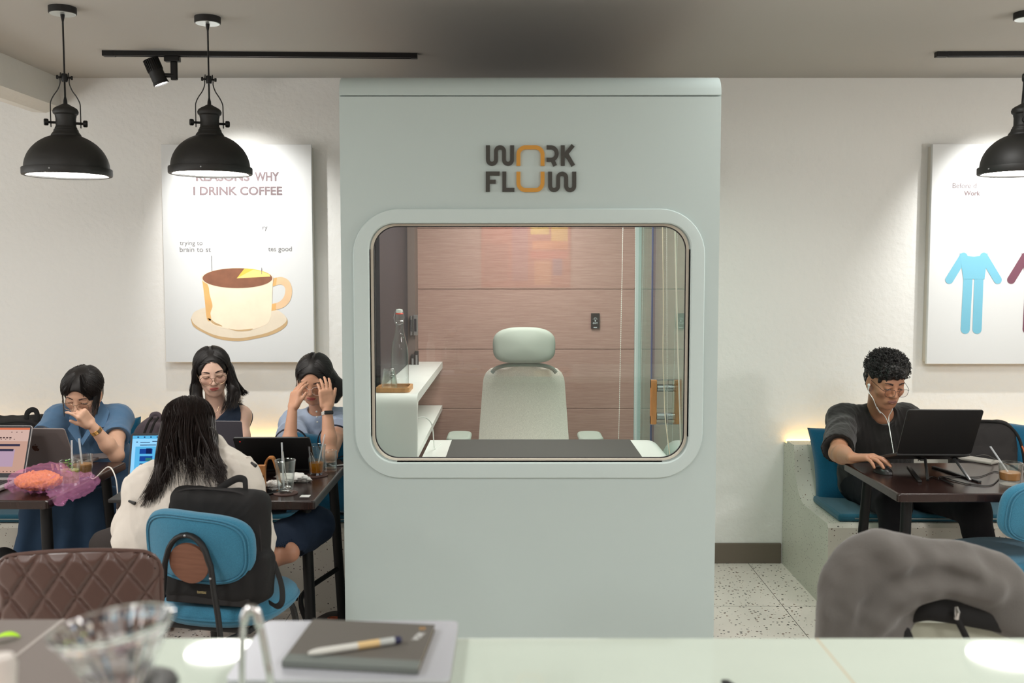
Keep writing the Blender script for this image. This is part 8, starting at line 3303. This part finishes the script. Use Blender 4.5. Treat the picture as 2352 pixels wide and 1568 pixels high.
for pts, r_ in (([(2035, 1262), (2075, 1310), (2120, 1352)], 0.016), ([(1925, 1345), (1912, 1400), (1895, 1470)], 0.014), ([(2030, 1420), (2075, 1372), (2140, 1345), (2210, 1345), (2270, 1370)], 0.018),
                ([(1985, 1465), (2010, 1420), (2060, 1365), (2120, 1335)], 0.014), ([(2150, 1290), (2220, 1305), (2290, 1345)], 0.014), ([(1960, 1300), (1950, 1380), (1945, 1465)], 0.012)):
    jk.chain([jA(x, y, -0.040) for x, y in pts], [r_ * 0.75] * len(pts), 0.05)
for pts, r_ in (([(2070, 1345), (2110, 1325), (2180, 1325), (2240, 1340)], 0.010), ([(1975, 1465), (1998, 1400), (2045, 1350)], 0.010), ([(1940, 1330), (1930, 1400), (1922, 1465)], 0.008)):
    jk.chain([jA(x, y, -0.072) for x, y in pts], [r_] * len(pts), 0.03, 'sub')
jk.wave(0.0050, 9, 95, (1, 1, 1))
jk.wave(0.0022, 20, 96, (1, 1, 1))
jo = single_soft(jk, 'draped_jacket', M_GREYJ, 'grey jacket draped over a chair back in the right foreground', 'jacket')
t = thing('shoulder_bag', 'black bag strap with a metal snap hanging below the grey jacket', 'bag', (jA(2190, 1420, 0.03).x, JY, 0.56))
m = MB()
m.tube(spline([jA(2085, 1402, -0.01), jA(2130, 1396, -0.03), jA(2185, 1402, -0.035), jA(2240, 1412, -0.03), jA(2300, 1424, -0.02), jA(2365, 1440, 0.0)], 6), [0.034] * 31, 10, flat=(0.9, 0.22), up=(0, 0, 1))
m.build('bag_flap', M_NYLON, t)
m = MB()
m.tube(spline([jA(2195, 1415, -0.04), jA(2208, 1440, -0.04), jA(2225, 1475, -0.04)], 6), 0.008, 8, flat=(1, 0.4))
m.build('strap', M_NYLON, t)
m = MB()
m.tube(spline([jA(2070, 1440, -0.02), jA(2078, 1455, -0.02), jA(2086, 1475, -0.02)], 6), 0.016, 8, flat=(1, 0.4))
m.build('strap', M_NYLON, t)
MB().tube([jA(2196, 1392, -0.055), jA(2198, 1404, -0.055), jA(2197, 1420, -0.05)], [0.004, 0.008, 0.006], 10).build('snap', M_CHROME, t)

# ---------------------------------------------------------------- counter in front of the camera
CZ = 1.0


def mat_counter():
    m = mat('counter_stone', (196, 206, 194), 0.04, vary=(7, 0.04), spec=0.22)
    n, l = m.node_tree.nodes, m.node_tree.links
    p = n['Principled BSDF']
    old = p.inputs['Base Color'].links[0].from_socket
    tc = n.new('ShaderNodeTexCoord')
    sp = n.new('ShaderNodeSeparateXYZ')
    l.new(tc.outputs['Object'], sp.inputs[0])
    sb = n.new('ShaderNodeMath')
    sb.operation = 'SUBTRACT'
    sb.inputs[1].default_value = 0.20
    l.new(sp.outputs[0], sb.inputs[0])
    pp = n.new('ShaderNodeMath')
    pp.operation = 'PINGPONG'
    pp.inputs[1].default_value = 0.63
    l.new(sb.outputs[0], pp.inputs[0])
    lt = n.new('ShaderNodeMath')
    lt.operation = 'LESS_THAN'
    lt.inputs[1].default_value = 0.0016
    l.new(pp.outputs[0], lt.inputs[0])
    mx = n.new('ShaderNodeMix')
    mx.data_type = 'RGBA'
    mx.inputs['B'].default_value = srgb(196, 178, 150)
    l.new(lt.outputs[0], mx.inputs['Factor'])
    l.new(old, mx.inputs['A'])
    l.new(mx.outputs['Result'], p.inputs['Base Color'])
    return m


t = thing('bar_counter', 'pale stone bar counter across the bottom of the picture', 'counter', (0.3, 1.2, 0))
MB().rbox((-1.8, 0.82, CZ - 0.035), (2.4, 1.60, CZ), 0.004).build('worktop', mat_counter(), t)
MB().box((-1.8, 0.90, 0.0), (2.4, 1.40, CZ - 0.035)).build('counter_base', mat('counter_base_grey', (140, 138, 132), 0.7), t, smooth=False)
# taupe board on the left
m = MB().rbox((-1.70, 1.02, CZ + 0.0005), (-0.615, 1.655, CZ + 0.012), 0.004)
single(m, 'serving_board', mat('taupe_laminate', (112, 103, 98), 0.55), 'large matte taupe board lying on the counter behind the glass dripper', 'board')
o = MB().box((-0.764, 1.02, CZ + 0.0121), (-0.758, 1.652, CZ + 0.0126))
single(o, 'board_strip', mat('strip_grey', (158, 150, 144), 0.5), 'thin pale strip running along the taupe board', 'strip', smooth=False)

# closed laptop, notebook, pen
t = thing('laptop', 'closed silver laptop on the counter under the grey notebook', 'laptop', (-0.25, 1.52, CZ))
m = MB()
m.prism(rrect(-0.412, 1.39, -0.090, 1.632, 0.014), CZ + 0.0015, CZ + 0.011, 'z')
o = m.build('base', M_SILV, t, angle=40)
m = MB()
m.prism(rrect(-0.412, 1.39, -0.090, 1.632, 0.014), CZ + 0.0118, CZ + 0.017, 'z')
M_SILV2 = mat('pale_silver', (202, 204, 212), 0.38, 0.5)
m.build('lid', M_SILV2, t, angle=40)
NZ = CZ + 0.0175
p0, p1, p3 = atz(647, 1520, NZ + 0.008), atz(960, 1537, NZ + 0.008), atz(722, 1420, NZ + 0.008)
ax = (p1 - p0)
W_ = ax.length
ax.normalize()
ay = Vector((-ax.y, ax.x, 0))
H_ = min(0.18, (p3 - p0).dot(ay))
Tn = Matrix((( ax.x, ay.x, 0, p0.x), (ax.y, ay.y, 0, p0.y), (0, 0, 1, NZ), (0, 0, 0, 1)))
sh = (p3 - p0).dot(ax) / H_
t = thing('notebook', 'dark grey notebook with a small logo lying on the closed laptop', 'notebook', (p0.x, p0.y, NZ))
quad = lambda x0, y0, x1, y1: [(x0 + sh * y0, y0), (x1 + sh * y0, y0), (x1 + sh * y1, y1), (x0 + sh * y1, y1)]
MB(Tn).prism(quad(0.004, 0.005, W_ - 0.002, H_ - 0.002), 0.0015, 0.0078, 'z').build('pages', mat('paper_cream', (214, 198, 168), 0.9), t, smooth=False)
MB(Tn).prism(quad(0, H_ * 0.16, W_, H_), 0.0078, 0.0092, 'z').prism(quad(0, 0, W_, H_), 0.0003, 0.0015, 'z').build('cover', mat('notebook_grey', (92, 88, 82), 0.75, bump=(400, 0.2)), t, smooth=False)
MB(Tn).prism(quad(0, 0, W_, H_ * 0.16), 0.0079, 0.0094, 'z').prism(quad(0, 0, W_, 0.0042), 0.0004, 0.0079, 'z').build('spine_cloth', mat('spine_grey_green', (104, 110, 106), 0.8), t, smooth=False)
m = MB(Tn)
text_fit(m, 'WORK', Matrix.Translation((W_ * 0.915 + sh * H_ * 0.55, H_ * 0.60, 0.0094)) @ Matrix.Rotation(math.radians(82), 4, 'Z'), 0.034, 0.012, 0.03)
m.build('cover_logo', mat('cover_white', (206, 206, 204), 0.6), t, smooth=False)
m = MB(Tn)
text_fit(m, 'O', Matrix.Translation((W_ * 0.93 + sh * H_ * 0.85, H_ * 0.86, 0.0094)) @ Matrix.Rotation(math.radians(82), 4, 'Z'), 0.010, 0.010, 0.03)
m.build('cover_logo', M_LOGOO, t, smooth=False)
PZ = NZ + 0.0096 + 0.0058
a, b = atz(708, 1500, PZ), atz(922, 1468, PZ)
t = thing('pen', 'white and beige ballpoint pen lying on the grey notebook', 'pen', (a.x, a.y, PZ - 0.0055))
f = lambda u: a.lerp(b, u)
MB().tube([f(0), f(0.05), f(0.12), f(0.52)], [0.002, 0.0044, 0.0055, 0.0055], 14).build('barrel', mat('pen_white', (206, 206, 200), 0.3), t)
MB().tube([f(0.521), f(0.755)], 0.0057, 14).build('grip_label', mat('pen_beige', (212, 182, 130), 0.5), t)
MB().tube([f(0.756), f(0.92)], 0.0055, 14).build('upper_barrel', mat('pen_grey', (180, 184, 182), 0.3), t)
MB().tube([f(0.921), f(0.985), f(1.0)], [0.0055, 0.0055, 0.0035], 14).build('end_cap', mat('pen_navy', (38, 40, 74), 0.4), t)

# glass dripper on its server
DC = Vector((at(256, 1432, 0.95).x, 0.95, CZ))
t = thing('coffee_server', 'glass coffee server under the ribbed dripper at the lower left', 'server', DC)
MB(Matrix.Translation(DC)).lathe([(0.0, 0.002), (0.055, 0.002), (0.060, 0.012), (0.062, 0.08), (0.050, 0.135), (0.040, 0.160), (0.0425, 0.176), (0.0415, 0.178), (0.038, 0.162), (0.048, 0.135), (0.060, 0.08), (0.058, 0.014), (0.0, 0.006)], 40, cap=False).build('server_glass', M_TUMB, t)
MB(Matrix.Translation(DC)).lathe([(0.0, 0.007), (0.057, 0.012), (0.0575, 0.03), (0.0, 0.03)], 32).build('brewed_coffee', mat('dark_coffee', (40, 24, 16), 0.2), t)
rim_z = at(256, 1432, 0.95).z - CZ
t = thing('glass_dripper', 'ribbed clear glass pour-over dripper out of focus at the lower left', 'dripper', (DC.x, DC.y, CZ + 0.179))
Td = Matrix.Translation((DC.x, DC.y, CZ + rim_z)) @ RY(-7) @ Matrix.Translation((0, 0, -rim_z))
R_, r_, z1, z0_ = 0.0570, 0.020, rim_z, rim_z - 0.068
prof, NS = [], 96
P = []
for i in range(NS):
    a = 2 * PI * i / NS
    row = []
    for (rr, zz, rib) in ((r_, z0_, 0), (r_ + 0.003, z0_ + 0.004, 1), (0.040, rim_z - 0.034, 1), (R_ - 0.002, rim_z - 0.006, 1), (R_ + 0.002, rim_z - 0.003, 0), (R_ + 0.002, rim_z, 0), (R_ - 0.002, rim_z + 0.001, 0), (R_ - 0.0045, rim_z - 0.006, 2), (0.0365, rim_z - 0.034, 2), (r_ - 0.003, z0_ + 0.004, 2), (r_ - 0.003, z0_, 0)):
        w = 0.0
        if rib == 1:
            w = 0.0007 * math.cos(24 * a)
        if rib == 2:
            w = -0.0016 * max(0, math.cos(16 * a + zz * 30)) ** 2
        row.append(((rr + w) * math.cos(a), (rr + w) * math.sin(a), zz))
    row.append(row[0])
    P.append(row)
MB(Td).grid(P, closed_u=True).build('dripper_glass', mat_refract('dripper_glass', (255, 255, 255), 0.0, 1.45), t, angle=60)
MB(Td).lathe([(0.0215, z0_ - 0.004), (0.052, z0_ - 0.006), (0.054, z0_ - 0.002), (0.052, z0_ + 0.003), (0.026, z0_ + 0.006), (0.0222, z0_ + 0.004)], 40).build('base_collar', mat('collar_black', (28, 30, 30), 0.3), t)
# steel hook stand
Yh = 1.22
t = thing('steel_stand', 'bent polished steel rod standing out of focus beside the silver laptop', 'stand', (at(578, 1500, Yh).x, Yh, CZ))
lowz = lambda px, py: Vector((at(px, py, Yh).x, Yh, CZ + 0.004))
m = MB()
m.tube(spline([lowz(554, 1568), at(556, 1540, Yh), at(557, 1470, Yh), at(561, 1425, Yh), at(572, 1400, Yh), at(586, 1402, Yh), at(594, 1425, Yh), at(604, 1465, Yh), at(614, 1520, Yh), at(622, 1566, Yh), Vector((at(632, 1568, Yh).x, Yh + 0.01, CZ + 0.004))], 6), [0.0042] * 18 + [0.0062] * 20 + [0.0050] * 23, 12)
m.build('bent_rod', M_CHROME, t)
MB(Matrix.Translation((at(578, 1500, Yh).x, Yh, CZ))).lathe([(0.0, 0.0005), (0.045, 0.0005), (0.045, 0.004), (0.04, 0.006), (0.0, 0.006)], 32).build('foot_plate', M_CHROME, t)
# white cup at the lower left edge, green leaf, black tip
c = at(2, 1540, 0.98)
t = thing('white_cup', 'white ceramic jar out of focus in the lower left corner', 'jar', (c.x, 0.98, CZ))
MB(Matrix.Translation((c.x, 0.98, CZ))).lathe([(0.0, 0.002), (0.022, 0.002), (0.027, 0.01), (0.027, 0.12), (0.022, 0.150)], 28).build('jar_body', mat('jar_white', (222, 220, 216), 0.35), t)
zt_j = at(10, 1506, 0.98).z - CZ
MB(Matrix.Translation((c.x, 0.98, CZ))).lathe([(0.0225, 0.150), (0.016, 0.16), (0.014, zt_j - 0.03), (0.0155, zt_j - 0.008), (0.012, zt_j), (0.0, zt_j + 0.001)], 24).build('jar_spout', mat('jar_cream', (214, 206, 200), 0.35), t)
m = MB()
q0, q1 = atz(-30, 1470, CZ + 0.02), atz(46, 1455, CZ + 0.02)
P = []
for i in range(13):
    u = i / 12
    w = 0.011 * math.sin(PI * min(1, u * 0.97 + 0.03)) ** 0.8
    c = q0.lerp(q1, u)
    P.append([(c.x, c.y + w * v, CZ + 0.0135 + 0.008 * math.sin(PI * u) + 0.003 * abs(v)) for v in (-1, -0.5, 0, 0.5, 1)])
m.grid(P)
single(m, 'green_leaf', mat('lime_leaf', (172, 220, 48), 0.5), 'bright green leaf lying on the taupe board at the left picture edge', 'leaf', fix=False)
q = atz(1668, 1566, CZ + 0.006)
single(MB().tube([(q.x - 0.006, q.y + 0.0, CZ + 0.007), (q.x, q.y - 0.006, CZ + 0.007), (q.x + 0.02, q.y - 0.06, CZ + 0.006)], [0.003, 0.0055, 0.0055], 12), 'marker', M_BLKL, 'black pen tip poking into the picture on the counter at the bottom', 'pen')
